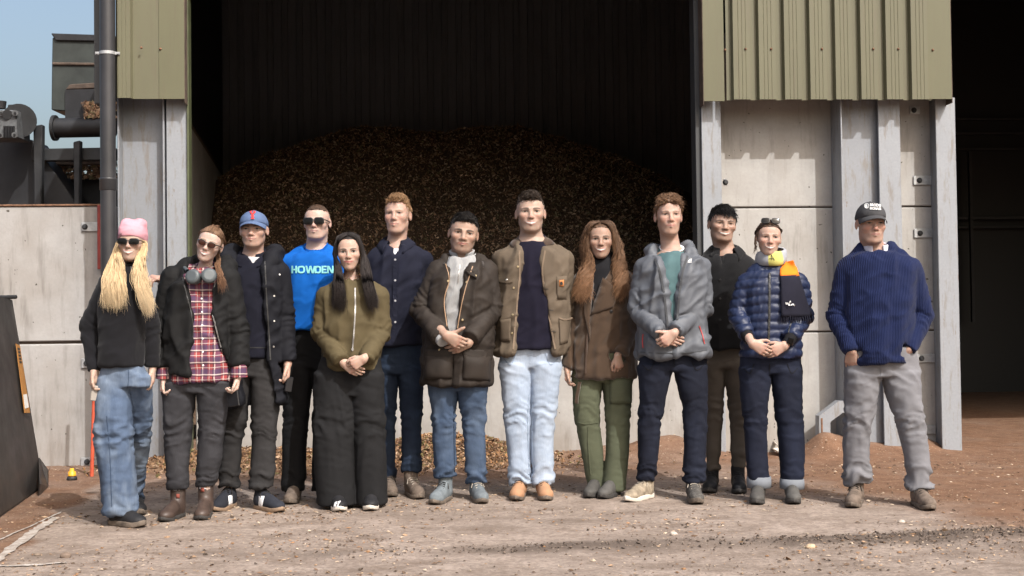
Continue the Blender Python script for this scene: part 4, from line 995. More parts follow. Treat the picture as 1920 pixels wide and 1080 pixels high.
    # ---- hands
    def hand(s, wrist, finger, back, thumb, curl=(25, 35, 25), size=1.0, spread=1.0, thumbout=0.0, skin=(0.5, 0.3, 0.22), ring=False, curls=None, fore=0.10, arm=None):
        f, b_, t_ = (np.array(v, float) for v in (finger, back, thumb)); f /= np.linalg.norm(f); t_ = t_ - f * (t_ @ f); t_ /= np.linalg.norm(t_); b2 = np.cross(f, t_)
        if b2 @ b_ < 0: b2 = -b2
        V_ = Vol((-0.12, -0.13, -0.20), (0.12, 0.13, fore + 0.02), 0.0041)
        al = np.array([0, 0, 1.0])
        if arm is None and s.arms3:
            e_ = min(s.arms3, key=lambda q: np.linalg.norm(q[1] - np.array(wrist)))
            if np.linalg.norm(e_[1] - np.array(wrist)) < 0.09: arm = e_[0] - np.array(wrist)
        if arm is not None: a_ = np.array(arm) / np.linalg.norm(arm); al = np.array([a_ @ b2, -(a_ @ t_), -(a_ @ f)])
        kn = [(-0.029, -0.084, 0.072), (-0.009, -0.089, 0.080), (0.011, -0.086, 0.074), (0.029, -0.078, 0.058)]
        for j, (y, z, ln) in enumerate(kn):
            V_.cone((0.0, y * 0.55, -0.012), (0.002, y, z), 0.0135, 0.0105, 0.012)
        V_.cone((-0.006, 0.0, -0.02), (-0.006, 0.0, -0.065), 0.018, 0.019, 0.015)
        V_.cone((0, 0, 0.0), tuple(al * fore), 0.0215, 0.028, 0.02)
        for j, (y, z, ln) in enumerate(kn):
            cu = curls[j] if curls else curl; p = np.array([0.001, y, z]); an = 0.0; rr = 0.0092 if j < 3 else 0.008
            sp_ = (y * 0.9) * spread
            for q, (frac, ca) in enumerate(zip((0.44, 0.31, 0.25), cu)):
                an += R(ca); d = np.array([-math.sin(an), sp_ * 0.6 if q == 0 else sp_ * 0.2, -math.cos(an)]); d /= np.linalg.norm(d); p2 = p + d * ln * frac
                V_.cone(p, p2, rr - q * 0.0007, rr - (q + 1) * 0.0007, 0.003); p = p2
        to = thumbout
        T = [np.array([-0.004, -0.016, -0.020]), np.array([-0.014 + 0.006 * to, -0.040 - 0.012 * to, -0.052]), np.array([-0.020 + 0.014 * to, -0.048 - 0.03 * to, -0.080 + 0.014 * to]), np.array([-0.026 + 0.02 * to, -0.044 - 0.048 * to, -0.104 + 0.03 * to])]
        for q in range(3): V_.cone(T[q], T[q + 1], (0.014, 0.0105, 0.0095)[q], (0.0105, 0.0095, 0.0075)[q], 0.008 if q == 0 else 0.003)
        V, Q = V_.mesh(1); V = V * size; Nn = normals(V, Q)
        W = np.array(wrist) + V[:, :1] * b2 - V[:, 1:2] * t_ - V[:, 2:3] * f
        if np.linalg.det(np.stack([b2, -t_, -f])) < 0: Q = Q[:, ::-1]
        c = np.array(skin)[None] * (0.92 + 0.2 * fbm(V * 40, 3, 2))[:, None]
        kn_ = np.exp(-((V[:, 2] / size + 0.088) / 0.016) ** 2) * (V[:, 0] > 0); c = c * (1 - kn_[:, None] * np.array([0.02, 0.14, 0.14])); 
        s.body.append((W, Q, c)); return W
    def coarse_body(s, neckp, hipz, arms, skin):
        """the figure inside the clothes"""
        P = []; nk = np.array(neckp)
        def lp(i, z): A = np.array(sorted(s.legc[i])); return np.array([np.interp(z, A[:, 0], A[:, 1]), np.interp(z, A[:, 0], A[:, 2]), z])
        hl, hr = lp(0, hipz - 0.06), lp(1, hipz - 0.06); cx = nk[0]; hx = (hl[0] + hr[0]) / 2
        pts = [nk + 0.1, np.array([-0.2, -0.15, 0.05]), np.array([0.2, 0.15, 0.05])]
        A3 = [[s.L(p[0], p[1], p[2]) for p in a_] for a_ in arms]
        for a_ in A3: pts += [p - 0.06 for p in a_] + [p + 0.06 for p in a_]
        for i in s.ank: pts += [s.ank[i] - 0.06, s.ank[i] + 0.06]
        pts = np.array(pts); V_ = Vol(pts.min(0) - 0.02, pts.max(0) + 0.02, 0.020)
        V_.cone(nk - np.array([0, 0, 0.06]), ((cx + hx) / 2, 0.01, hipz + 0.18), 0.045, 0.075, 0.03, sy=1.2); V_.cone(((cx + hx) / 2, 0.01, hipz + 0.18), (hx, 0.0, hipz), 0.075, 0.07, 0.03)
        for a_ in A3:
            V_.cone(nk - np.array([0, 0, 0.09]), a_[0], 0.04, 0.032, 0.02)
            for i in range(len(a_) - 1): V_.cone(a_[i], a_[i + 1] if i < len(a_) - 2 else a_[i] + (a_[i + 1] - a_[i]) * 0.9, 0.032 - i * 0.006, 0.027 - i * 0.006, 0.01)
        for i, hp_ in ((0, hl), (1, hr)):
            an = s.ank.get(i, hp_ * np.array([1, 1, 0.1])); kn = lp(i, 0.46)
            V_.cone(hp_, kn, 0.042, 0.034, 0.01); V_.cone(kn, an, 0.034, 0.028, 0.01)
        V, Q = V_.mesh(1); s.body.append((V, Q, np.tile(np.array(skin), (len(V), 1))))
    def flush_body(s):
        V, Q, C, o = [], [], [], 0
        for v, q, c in s.body: V.append(v); Q.append(q + o); C.append(c); o += len(v)
        return s.emit('body', np.concatenate(V), np.concatenate(Q), M['skin'], col=np.clip(np.concatenate(C), 0, 1))
    # ---- pieces laid on a garment
    def patch(s, name, key, corners, mat, off=0.003, th=0.004, nu=8, nv=8, parent=None, puff=0.0, soft=3):
        """corners: four pixel points tl, tr, br, bl projected onto the garment"""
        (a_, b_, c_, d_) = [np.array(p, float) for p in corners]; F_ = np.full((nu, nv, 3), np.nan); Nn = np.zeros((nu, nv, 3))
        for i in range(nu):
            for j in range(nv):
                u, v = i / (nu - 1), j / (nv - 1); p = (a_ * (1 - u) + b_ * u) * (1 - v) + (d_ * (1 - u) + c_ * u) * v
                h_, n_ = s.hit(key, p[0], p[1])
                if h_ is not None: F_[i, j] = h_; Nn[i, j] = n_
        ok = ~np.isnan(F_[..., 0])
        if not ok.any(): return None
        ymed = np.median(F_[ok][:, 1]); bad = ~ok | (F_[..., 1] > ymed + 0.12)
        for i in range(nu):
            for j in range(nv):
                if bad[i, j]:
                    u, v = i / (nu - 1), j / (nv - 1); p = (a_ * (1 - u) + b_ * u) * (1 - v) + (d_ * (1 - u) + c_ * u) * v; F_[i, j] = s.L(p[0], p[1], ymed); Nn[i, j] = (0, -1, 0)
        for _ in range(soft):
            G = F_.copy(); G[0, 1:-1] = (F_[0, :-2] + F_[0, 2:]) / 2; G[-1, 1:-1] = (F_[-1, :-2] + F_[-1, 2:]) / 2; G[1:-1, 0] = (F_[:-2, 0] + F_[2:, 0]) / 2; G[1:-1, -1] = (F_[:-2, -1] + F_[2:, -1]) / 2; G[1:-1, 1:-1] = (F_[:-2, 1:-1] + F_[2:, 1:-1] + F_[1:-1, :-2] + F_[1:-1, 2:]) / 4; F_ = G * 0.6 + F_ * 0.4
        nn = np.array([0, -1, 0]) * 0.75 + Nn * 0.25; nn /= np.linalg.norm(nn, axis=2)[..., None]
        U_, W_ = np.meshgrid(np.linspace(0, 1, nu), np.linspace(0, 1, nv), indexing='ij'); pf = puff * (16 * U_ * (1 - U_) * W_ * (1 - W_)) ** 0.7
        top_ = F_ + nn * (off + th + pf)[..., None] if np.ndim(pf) else F_; bot = F_ + nn * (off - 0.006)
        I = np.arange(nu * nv).reshape(nu, nv); V = np.concatenate([top_.reshape(-1, 3), bot.reshape(-1, 3)]); m_ = nu * nv
        Q = [np.stack([I[:-1, :-1].ravel(), I[:-1, 1:].ravel(), I[1:, 1:].ravel(), I[1:, :-1].ravel()], -1)]
        lo = np.concatenate([I[:, 0], I[-1, 1:], I[:-1, -1][::-1], I[0, 1:-1][::-1]]); nx_ = np.roll(lo, -1)
        Q.append(np.stack([lo, nx_, nx_ + m_, lo + m_], -1))
        o = mkmesh(name, V, np.concatenate(Q), mat=mat, parent=parent or s.root, smooth=False)
        o.data.polygons.foreach_set('use_smooth', np.arange(len(o.data.polygons)) < (nu - 1) * (nv - 1)); return o
    def strip(s, name, key, pts, width, mat, off=0.003, th=0.003, parent=None, n_=26):
        P = catmull(np.array([[(*p, 0.0) for p in pts]], float), n_)[0]; H_ = []; 
        for p in P:
            h_, nn = s.hit(key, p[0], p[1])
            if h_ is not None: H_.append((h_, nn))
        if len(H_) < 2: return None
        C_ = np.array([h_[0] for h_ in H_]); Nn = np.array([h_[1] for h_ in H_])
        for _ in range(2): C_[1:-1] = (C_[:-2] + 2 * C_[1:-1] + C_[2:]) / 4
        d = np.gradient(C_, axis=0); d /= np.maximum(np.linalg.norm(d, axis=1), 1e-6)[:, None]; Nn = Nn * 0.5 + np.array([0, -0.5, 0]); Nn /= np.linalg.norm(Nn, axis=1)[:, None]
        sd = np.cross(d, Nn); sd /= np.maximum(np.linalg.norm(sd, axis=1), 1e-6)[:, None]; m_ = len(C_)
        V = np.concatenate([C_ + sd * width / 2 + Nn * (off - 0.004), C_ + sd * width / 2 + Nn * (off + th), C_ - sd * width / 2 + Nn * (off + th), C_ - sd * width / 2 + Nn * (off - 0.004)])
        i = np.arange(m_ - 1); Q = np.concatenate([np.stack([i + j * m_, i + 1 + j * m_, i + 1 + ((j + 1) % 4) * m_, i + ((j + 1) % 4) * m_], -1) for j in range(4)])
        return mkmesh(name, V, Q, mat=mat, parent=parent or s.root, smooth=False)
    def button(s, key, px, py, r, mat, parent=None, name='button'):
        h_, nn = s.hit(key, px, py)
        if h_ is None: return
        nn = nn * 0.5 + np.array([0, -0.5, 0]); nn /= np.linalg.norm(nn)
        return tube(name, [h_ - nn * 0.004, h_ + nn * 0.003, h_ + nn * 0.0042], [r, r, r * 0.75], mat, parent or s.root, 10)
    def decal(s, name, key, polys, mat, off=0.0035, parent=None):
        """flat print: polygons in pixel space pressed onto the garment"""
        V = []; Fc = []
        for poly in polys:
            o = len(V); ok = True; loc = []
            for (x, y) in poly:
                h_, nn = s.hit(key, x, y)
                if h_ is None: ok = False; break
                loc.append(h_ + np.array([0, -off * 0.5, 0]) + nn * off * 0.5)
            if ok: V += loc; Fc.append(tuple(range(o, o + len(poly))))
        if V: return mkmesh(name, V, mat=mat, parent=parent or s.root, polys=Fc, smooth=False)
    # ---- collar: a band round the neck, standing then falling
    def collar(s, name, c, rx, ry, mat, gap=0.5, stand=0.03, fall=0.055, spread=0.035, drop=0.0, point=0.03, th=0.006, parent=None, tilt=0.25, over=None, clear=0.007):
        m_ = 40; th_ = np.linspace(-math.pi / 2 + gap, 1.5 * math.pi - gap, m_)           # angle: -90 deg is the front
        fr = np.clip((1 - np.cos(th_ - math.pi / 2)) / 2, 0, 1)                            # 1 at the front, 0 at the back
        c = np.array(c); rows = []
        for (dr, dz, pt) in ((0.0, -0.03, 0), (-0.004, stand * 0.6, 0), (0.004, stand, 0), (0.012, stand * 0.85, 0), (spread * 0.65, stand - fall * 0.5, 0.5), (spread, stand - fall, 1.0)):
            x = c[0] + (rx + dr) * np.cos(th_); y = c[1] + (ry + dr) * np.sin(th_) - pt * point * 0.4 * fr ** 3; z = c[2] + dz - drop * fr - pt * point * fr ** 3 - tilt * (ry) * fr * 0.6 + tilt * ry * 0.3
            rows.append(np.stack([x, y, z], -1))
        A_ = np.array(rows); nr = len(rows)
        for it in range(3 if over else 0):                               # lie on the outside of the garment beneath
            for j in range(2, nr):
                for i in range(m_):
                    for kk in (over if isinstance(over, (list, tuple)) else [over]):
                        lc, nn_, _, _ = s.bvh[kk].find_nearest(Vector(A_[j, i]))
                        if lc is None: continue
                        lc, nn_ = np.array(lc), np.array(nn_); dd = (A_[j, i] - lc) @ nn_
                        if dd < clear: A_[j, i] += nn_ * (clear - dd)
            A_[2:, 1:-1] = A_[2:, 1:-1] * 0.5 + 0.25 * (A_[2:, :-2] + A_[2:, 2:])
        V = A_.reshape(-1, 3); I = np.arange(nr * m_).reshape(nr, m_)
        Q = np.stack([I[:-1, :-1].ravel(), I[:-1, 1:].ravel(), I[1:, 1:].ravel(), I[1:, :-1].ravel()], -1)
        Nn = normals(V, Q); V2 = V + Nn * th; o = len(V)
        edge = np.concatenate([I[0], I[1:, -1], I[-1, ::-1][1:], I[::-1, 0][1:-1]]); nx_ = np.roll(edge, -1)
        QQ = np.concatenate([Q[:, ::-1], Q + o, np.stack([edge, nx_, nx_ + o, edge + o], -1)])
        ob = mkmesh(name, np.concatenate([V, V2]), QQ, mat=mat, parent=parent or s.root)
        bm = bmesh.new(); bm.from_mesh(ob.data); bmesh.ops.recalc_face_normals(bm, faces=bm.faces); bm.to_mesh(ob.data); bm.free()
        return ob
s_post = {}
def hash_name(t): return sum(ord(c) * (i + 3) for i, c in enumerate(t))
# ------------------------------------------------------------------ heads
def rotm(roll, yaw, pitch):
    r, y, p = R(roll), R(yaw), R(pitch)
    Ry = np.array([[math.cos(r), 0, math.sin(r)], [0, 1, 0], [-math.sin(r), 0, math.cos(r)]])
    Rz = np.array([[math.cos(y), -math.sin(y), 0], [math.sin(y), math.cos(y), 0], [0, 0, 1]])
    Rx = np.array([[1, 0, 0], [0, math.cos(p), -math.sin(p)], [0, math.sin(p), math.cos(p)]])
    return Ry @ Rz @ Rx
def band(x, c, w): return np.exp(-((x - c) / w) ** 2)
class Head:
    def __init__(s, p, chin, neck, roll=0, yaw=0, pitch=0, sc=1.0, w=1.0, jaw=0.0, long=0.0, skin=(0.52, 0.31, 0.225), lip=(0.40, 0.15, 0.13), brow=(0.05, 0.03, 0.02), browt=0.0045, browa=0.8,
                 smile=0.3, teeth=False, squint=0.6, stubble=0.0, stubcol=(0.10, 0.065, 0.05), nose=1.0, neckr=0.052, ear=1.0, scalp=None, fwd=-0.095, blush=0.25, eye=(0.03, 0.018, 0.012), female=False, cheeks=1.0, hl=0.068):
        s.p = p; s.sc = sc; s.Rm = rotm(roll, yaw, pitch); w = w * 1.06; s.w = w; s.hl = hl
        cl = np.array([0, -0.075, -0.112 - long]); s.c = p.L(chin[0], chin[1], fwd) - s.Rm @ (cl * sc)
        nb = p.L(neck[0], neck[1], 0.012); nbl = s.Rm.T @ (nb - s.c) / sc; s.nb = nb
        V_ = Vol((-0.105, -0.135, min(-0.23, nbl[2] - 0.06)), (0.105, 0.13, 0.13), 0.0039)
        V_.ell((0, 0.015, 0.030), (0.074, 0.098, 0.085), 0.0); V_.ell((0, -0.03, 0.03), (0.062, 0.066, 0.062), 0.03); V_.ell((0, -0.035, -0.03), (0.058, 0.057, 0.06), 0.03)
        V_.ell((0, -0.035, -0.068), (0.048, 0.050, 0.042), 0.025); V_.ell((0, -0.074, -0.094), (0.021 if not female else 0.016, 0.018, 0.018), 0.022)
        for g in (-1, 1):
            V_.cone((g * (0.047 if not female else 0.044), 0.004, -0.045), (g * (0.026 if not female else 0.021), -0.062, -0.091), 0.0140 if not female else 0.011, 0.0135, 0.024)
            V_.ell((g * 0.041, -0.060, -0.022 + 0.003 * smile), (0.022, 0.025 + 0.003 * smile * cheeks, 0.020), 0.02)
            V_.ell((g * 0.032, -0.103, 0.002), (0.020, 0.0185, 0.0115), 0.012, 'sub'); V_.ell((g * 0.032, -0.0765, 0.002), (0.0135, 0.0120, 0.0125), 0.004)
            V_.cone((g * 0.014, -0.0925, 0.0175), (g * 0.046, -0.080, 0.0165), 0.0068 if not female else 0.0055, 0.0055, 0.012)
            V_.ell((g * 0.0125 * nose, -0.0965, -0.0345), (0.0080 * nose, 0.010, 0.0072), 0.006)
            e = R(13 * g * ear); V_.ell((g * (0.0755 + 0.0018 * ear), 0.014, -0.004), (0.0060, 0.0165, 0.028), 0.010, rot=[[math.cos(e), math.sin(e), 0], [-math.sin(e), math.cos(e), 0], [0, 0, 1]])
            V_.ell((g * (0.0835 + 0.0018 * ear), 0.006, -0.002), (0.007, 0.009, 0.015), 0.006, 'sub')
            if smile > 0.5: V_.cone((g * 0.020, -0.099, -0.039), (g * 0.037, -0.086, -0.061), 0.0035, 0.003, 0.008, 'sub')
        V_.cone((0, -0.091, 0.013), (0, -0.1035 - 0.004 * (nose - 1), -0.024), 0.0072 * nose, 0.0098 * nose, 0.011); V_.ell((0, -0.1055, -0.030), (0.0125 * nose, 0.0120, 0.0105), 0.006)
        V_.ell((0, -0.076, -0.057), (0.031, 0.020, 0.025), 0.016)
        zm = -0.0590; wm = 0.0255 + 0.0065 * smile; sm = 0.0062 * smile; s.zm, s.wm, s.sm = zm, wm, sm
        for g in (-1, 1):
            V_.cone((0, -0.0975, zm + 0.0045), (g * wm, -0.087, zm + 0.001 + sm), 0.0052, 0.0028, 0.004); V_.cone((0, -0.097, zm - 0.0075 - 0.003 * teeth), (g * wm * 0.85, -0.087, zm - 0.003 + sm), 0.0062, 0.003, 0.004)
            V_.cone((0, -0.106, zm - 0.001 - 0.002 * teeth), (g * wm, -0.094, zm + sm), 0.0022 + 0.0022 * teeth, 0.002, 0.002, 'sub')
        V_.cone((0, 0.024, -0.065), tuple(nbl + np.array([0, 0, 0.0])), neckr, neckr * 1.08, 0.028)
        V_.ell(tuple(nbl + np.array([0, 0.005, -0.025])), (0.10, 0.07, 0.05), 0.05)
        V, Q = V_.mesh(2); s.neckl = nbl
        # colour, in the undeformed face
        x, y, z = V.T; ax = np.abs(x); front = smooth01(-y, 0.045, 0.07)
        sk = np.array(skin); C = np.tile(sk, (len(V), 1)) * (0.94 + 0.12 * fbm(V * 60, p.seed, 2))[:, None]
        def mixc(m_, col):
            nonlocal C; C = C * (1 - m_[:, None]) + np.array(col) * m_[:, None]
        red = sk * np.array([1.02, 0.70, 0.66])
        mixc(blush * 1.3 * front * (band(ax, 0.040, 0.020) * band(z, -0.024, 0.02)), red); mixc(1.2 * blush * front * band(x, 0, 0.016) * band(z, -0.030, 0.013), red); mixc(0.5 * np.clip((ax - 0.077) / 0.008, 0, 1) * (z > -0.05) * (z < 0.04), red)
        if stubble:
            m_ = np.maximum(smooth01(-z, 0.043, 0.058) * smooth01(-y, -0.03, 0.0) * (z > -0.135), smooth01(ax, 0.045, 0.06) * smooth01(-z, 0.0, 0.02) * smooth01(-y, -0.01, 0.01) * (y < 0.02) * (z > -0.12))
            m_ = m_ * (1 - 0.85 * band(x, 0, 0.016) * band(z, -0.069, 0.006)); mixc(np.clip(m_, 0, 1) * stubble * (0.7 + 0.6 * fbm(V * 150, 5, 2)), stubcol)
        mixc(0.2 * front * band(ax, 0.032, 0.018) * band(z, 0.002, 0.009), sk * np.array([0.72, 0.58, 0.55]))
        mixc(((((ax - 0.0065) / 0.0035) ** 2 + ((z + 0.0400) / 0.0022) ** 2) < 1) * (y < -0.085) * 0.8, sk * 0.2)
        if scalp is not None: mixc(1.0 * (z > s.zline(y) + 0.002) * (y > -0.088), scalp)
        # proportions of this face
        Vw = V.copy(); t = smooth01(-z, 0.03, 0.10) * (z > -0.125); Vw[:, 0] *= w * (1 + jaw * t); Vw[:, 2] -= long * smooth01(-z, -0.0, 0.11) * (z > -0.2) 
        s.jaw = jaw; s.V, s.Q = Vw, Q; s.long = long
        bv = BVHTree.FromPolygons(Vw.tolist(), Q.tolist()); FV, FQ, FC = [], [], []; nf = [0]
        def warp(P):
            P = np.array(P, float); z_ = P[:, 2].copy(); t_ = smooth01(-z_, 0.03, 0.10); P[:, 0] *= w * (1 + jaw * t_); P[:, 2] = z_ - long * smooth01(-z_, -0.0, 0.11); return P
        def sheet(lo, hi, xs_, rows, colf, lift=0.0007):
            """thin fitted strip between the curves lo(x) and hi(x)"""
            P = np.array([[(x_, 0, lo(x_) * (1 - r_) + hi(x_) * r_) for r_ in np.linspace(0, 1, rows)] for x_ in xs_]); sh = P.shape; W_ = warp(P.reshape(-1, 3)); out = []
            for q_ in W_:
                h_ = bv.ray_cast(Vector((q_[0], -0.3, q_[2])), Vector((0, 1, 0)))[0]; out.append((q_[0], (h_.y if h_ is not None else -0.08) - lift, q_[2]))
            I = np.arange(sh[0] * sh[1]).reshape(sh[:2]); FV.append(np.array(out)); FQ.append(np.stack([I[:-1, :-1].ravel(), I[1:, :-1].ravel(), I[1:, 1:].ravel(), I[:-1, 1:].ravel()], -1) + nf[0]); nf[0] += len(out)
            FC.append(np.array([[colf(x_, r_) for r_ in np.linspace(0, 1, rows)] for x_ in xs_]).reshape(-1, 3))
        sk_ = np.array(skin); lipc = np.array(lip); br_ = np.array(brow); zl = lambda x_: zm + sm * (x_ / wm) ** 2; ix = lambda x_: max(0.0, 1 - (x_ / wm) ** 2)
        gape = 0.0082 * teeth + 0.0012; X = np.linspace(-wm, wm, 19); cup = lambda x_: 0.0016 * math.exp(-(x_ / 0.006) ** 2)
        sheet(lambda x_: zl(x_), lambda x_: zl(x_) + 0.0062 * ix(x_) ** 0.6 - cup(x_), X, 4, lambda x_, r_: lipc * (0.9 + 0.15 * r_) * (1 - 0.25 * r_ ** 3) + sk_ * 0.25 * r_ ** 3)
        if teeth:
            sheet(lambda x_: zl(x_) - gape * ix(x_) ** 0.7, lambda x_: zl(x_) + 0.0003, X * 0.97, 5, lambda x_, r_: np.array((0.55, 0.52, 0.475)) * (1.0 if 0.2 < r_ else 0.35) * (0.62 + 0.38 * min(1, ix(x_) * 2.2)), 0.0012)
        else: sheet(lambda x_: zl(x_) - gape * (0.3 + ix(x_)), lambda x_: zl(x_) + 0.0006, X, 2, lambda x_, r_: np.array((0.10, 0.035, 0.03)), 0.0012)
        sheet(lambda x_: zl(x_) - gape * ix(x_) ** 0.7 - 0.0080 * ix(x_) ** 0.6, lambda x_: zl(x_) - gape * ix(x_) ** 0.7, X * 0.96, 4, lambda x_, r_: lipc * (0.95 + 0.12 * r_) * r_ ** 0.4 + sk_ * (1 - r_ ** 0.4) * 0.9)
        for g in (-1, 1):
            ex = 0.032; hwid = 0.0150; E = np.linspace(-1, 1, 13); o2 = lambda u_: max(0.0, 1 - u_ * u_)
            hu = lambda x_: 0.002 + 0.0066 * squint * o2((g * x_ - ex) / hwid) + 0.0006; hd = lambda x_: 0.002 - 0.0048 * squint * o2((g * x_ - ex) / hwid) - 0.0004
            def ecol(x_, r_):
                zz_ = hd(x_) * (1 - r_) + hu(x_) * r_; d_ = math.hypot(g * x_ - ex, zz_ - 0.0028); return np.array(eye) if d_ < 0.0064 else np.array((0.36, 0.31, 0.28))
            xs_ = g * ex + E * hwid; sheet(hd, hu, xs_, 7, ecol, 0.0009)
            lt = 0.0022 if female else 0.0017; sheet(lambda x_: hu(x_) - 0.0004, lambda x_: hu(x_) + lt * (0.5 + o2((g * x_ - ex) / hwid)), g * ex + E * hwid * 1.08, 2, lambda x_, r_: np.array((0.022, 0.015, 0.012)), 0.0013)
            zb = lambda x_: 0.0172 + 0.0034 * math.sin(min(max((g * x_ - 0.012) / 0.04, 0), 1) * 2.6); bt = lambda x_: browt * (1.0 - 0.62 * min(max((g * x_ - 0.030) / 0.020, 0), 1)) * min(1, 0.35 + (g * x_ - 0.011) / 0.006)
            sheet(lambda x_: zb(x_) - bt(x_), lambda x_: zb(x_) + bt(x_), g * np.linspace(0.0115, 0.051, 15), 5, lambda x_, r_: br_ * browa * (1 - abs(2 * r_ - 1) ** 3 * 0.5) + sk_ * (1 - browa * (1 - abs(2 * r_ - 1) ** 3 * 0.5)), 0.0012)
        FVc = np.concatenate(FV); FQc = np.concatenate(FQ); fl_ = np.cross(FVc[FQc[:, 1]] - FVc[FQc[:, 0]], FVc[FQc[:, 2]] - FVc[FQc[:, 0]])[:, 1] > 0; FQc[fl_] = FQc[fl_][:, ::-1]
        p.body.append((s.W(FVc), FQc, np.clip(np.concatenate(FC), 0, 1)))
        p.body.append((s.W(Vw), Q, np.clip(C, 0, 1)))
        p.head = s
    def W(s, P): return s.c + s.sc * (np.asarray(P) @ s.Rm.T)
    def zline(s, y):
        h = s.hl
        return np.interp(y, [-0.12, -0.085, -0.064, -0.046, -0.026, -0.012, 0.0, 0.026, 0.042, 0.085, 0.13], [h, h, h - 0.004, 0.040, 0.004, -0.018, 0.026, 0.026, -0.035, -0.062, -0.068])
    # ---- short hair
    def short_hair(s, col, t=0.012, top=0.02, hl=None, flow=(0, -0.3, 0.9), length=0.035, n=1100, wild=0.35, side=0.5, part=0.0, curl=0.0, rad=0.0016, col2=None, fringe=0.0, name='hair', hat=False, up=0.25):
        p = s.p; rng = p.rng; col = np.array(col)
        if hl is not None: s.hl = hl
        V_ = Vol((-0.12, -0.14, -0.11), (0.12, 0.15, 0.17), 0.006)
        V_.ell((0, 0.015, 0.032), (0.0735 + t * 0.55, 0.098 + t, 0.085 + top * 0.55), 0.0); V_.ell((0, -0.024, 0.045), (0.060 + t * 0.4, 0.070 + t * 0.6, 0.056 + top * 0.9), 0.02)
        for g in (-1, 1): V_.ell((g * 0.095, 0.012, -0.022), (0.035, 0.022, 0.044), 0.006, 'sub')
        V_.put((-1, -1, -1), (1, 1, 1), lambda x, y, z: ((np.interp(y.ravel(), np.linspace(-0.14, 0.15, 60), s.zline(np.linspace(-0.14, 0.15, 60)))[None, :, None] - z) * 0.8 + 0 * x).astype(np.float32), 0.008, 'and')
        V, Q = V_.mesh(1); Nn = normals(V, Q); f = folds(V, (50, 50, 28), p.seed + 4)
        V = V + Nn * (0.004 * f * (0.3 + smooth01(V[:, 2], 0.02, 0.09)) * (0.3 + 2.0 * wild) - 0.003)[:, None]
        cc = col * (0.75 + 0.6 * fbm(V * 70, 8, 2))[:, None]
        # strands
        wgt = 0.35 + smooth01(V[:, 2], 0.03, 0.10) + 0.7 * (V[:, 1] < -0.05) * (V[:, 2] > 0.05); inn = (V[:, 2] > s.zline(V[:, 1]) - 0.004)
        if hat: inn = inn & (V[:, 2] < 0.03)
        wgt = wgt * inn
        n = int(n * 1.55); idx = rng.choice(len(V), n, p=wgt / wgt.sum()); nn = Nn[idx]; P0 = V[idx] - nn * 0.003
        tp = smooth01(P0[:, 2], 0.02, 0.10); fl = np.tile(np.array(flow, float), (n, 1)); fl[:, 0] += part * np.sign(P0[:, 0] + 0.012 * np.sign(part)) * 0.8
        fr_ = (P0[:, 1] < -0.04) & (P0[:, 2] > 0.04); fl[:, 1] += -fringe * fr_; fl[:, 2] += -fringe * 0.9 * fr_
        dn = np.array([0, 0.30, -0.9]); clump = np.floor(P0 * 48 + rng.normal(0, 0.15, (n, 3))).astype(np.int64); cr = np.stack([_hash(clump[:, 0], clump[:, 1], clump[:, 2], p.seed + i) for i in range(3)], -1) - 0.5
        fdir = fl * tp[:, None] + dn * (1 - tp)[:, None] * (0.5 + side) + cr * 1.3 * wild + rng.normal(size=(n, 3)) * 0.16
        tg = fdir - nn * (fdir * nn).sum(1)[:, None]; tg /= np.maximum(np.linalg.norm(tg, axis=1), 1e-6)[:, None]
        lift = np.clip((0.22 + 0.5 * wild * (cr[:, 1] + 0.5) + up * tp) * (0.35 + 0.65 * tp), 0, 1.2)
        ln = length * (0.5 + 0.5 * tp) * rng.uniform(0.6, 1.2, n); tq = np.linspace(0, 1, 4)
        path = P0[:, None] + tg[:, None] * (ln[:, None] * tq)[..., None] + nn[:, None] * ((ln * lift)[:, None] * (tq - 0.45 * tq ** 2))[..., None] - np.array([0, 0, 1.0]) * (ln[:, None] * 0.22 * tq ** 2)[..., None] + (cr[:, None] * (ln * curl * 0.5)[:, None, None]) * (np.sin(tq * 5)[None, :, None])
        TV, TQ = tubes(path, rad * np.array([1, 1, 0.75, 0.15])); c2 = col if col2 is None else np.array(col2)
        mixf = rng.uniform(0, 1, n)[:, None]; sc_ = np.repeat((col * (1 - mixf) + c2 * mixf) * rng.uniform(0.7, 1.3, (n, 1)), 12, 0)
        return p.emit(name, s.W(np.concatenate([V, TV]) * np.array([s.w, 1, 1])), np.concatenate([Q, TQ + len(V)]), M['hair'], col=np.clip(np.concatenate([cc, sc_]), 0, 1))
    # ---- scalp cap for combed or long hair
    def cap_mesh(s, t=0.010, hl=None, low=-0.068, seed=1, amp=0.003, freq=(60, 14, 14)):
        if hl is not None: s.hl = hl
        V_ = Vol((-0.12, -0.14, -0.12), (0.12, 0.15, 0.16), 0.006)
        V_.ell((0, 0.015, 0.032), (0.0745 + t, 0.099 + t, 0.086 + t), 0.0); V_.ell((0, -0.024, 0.042), (0.060 + t, 0.069 + t * 0.8, 0.056 + t), 0.02)
        V_.put((-1, -1, -1), (1, 1, 1), lambda x, y, z: ((np.interp(y.ravel(), np.linspace(-0.14, 0.15, 60), s.zline(np.linspace(-0.14, 0.15, 60)))[None, :, None] - z) * 0.8 + 0 * x).astype(np.float32), 0.006, 'and')
        V, Q = V_.mesh(1); Nn = normals(V, Q); return V + Nn * (amp * folds(V, freq, seed))[:, None], Q
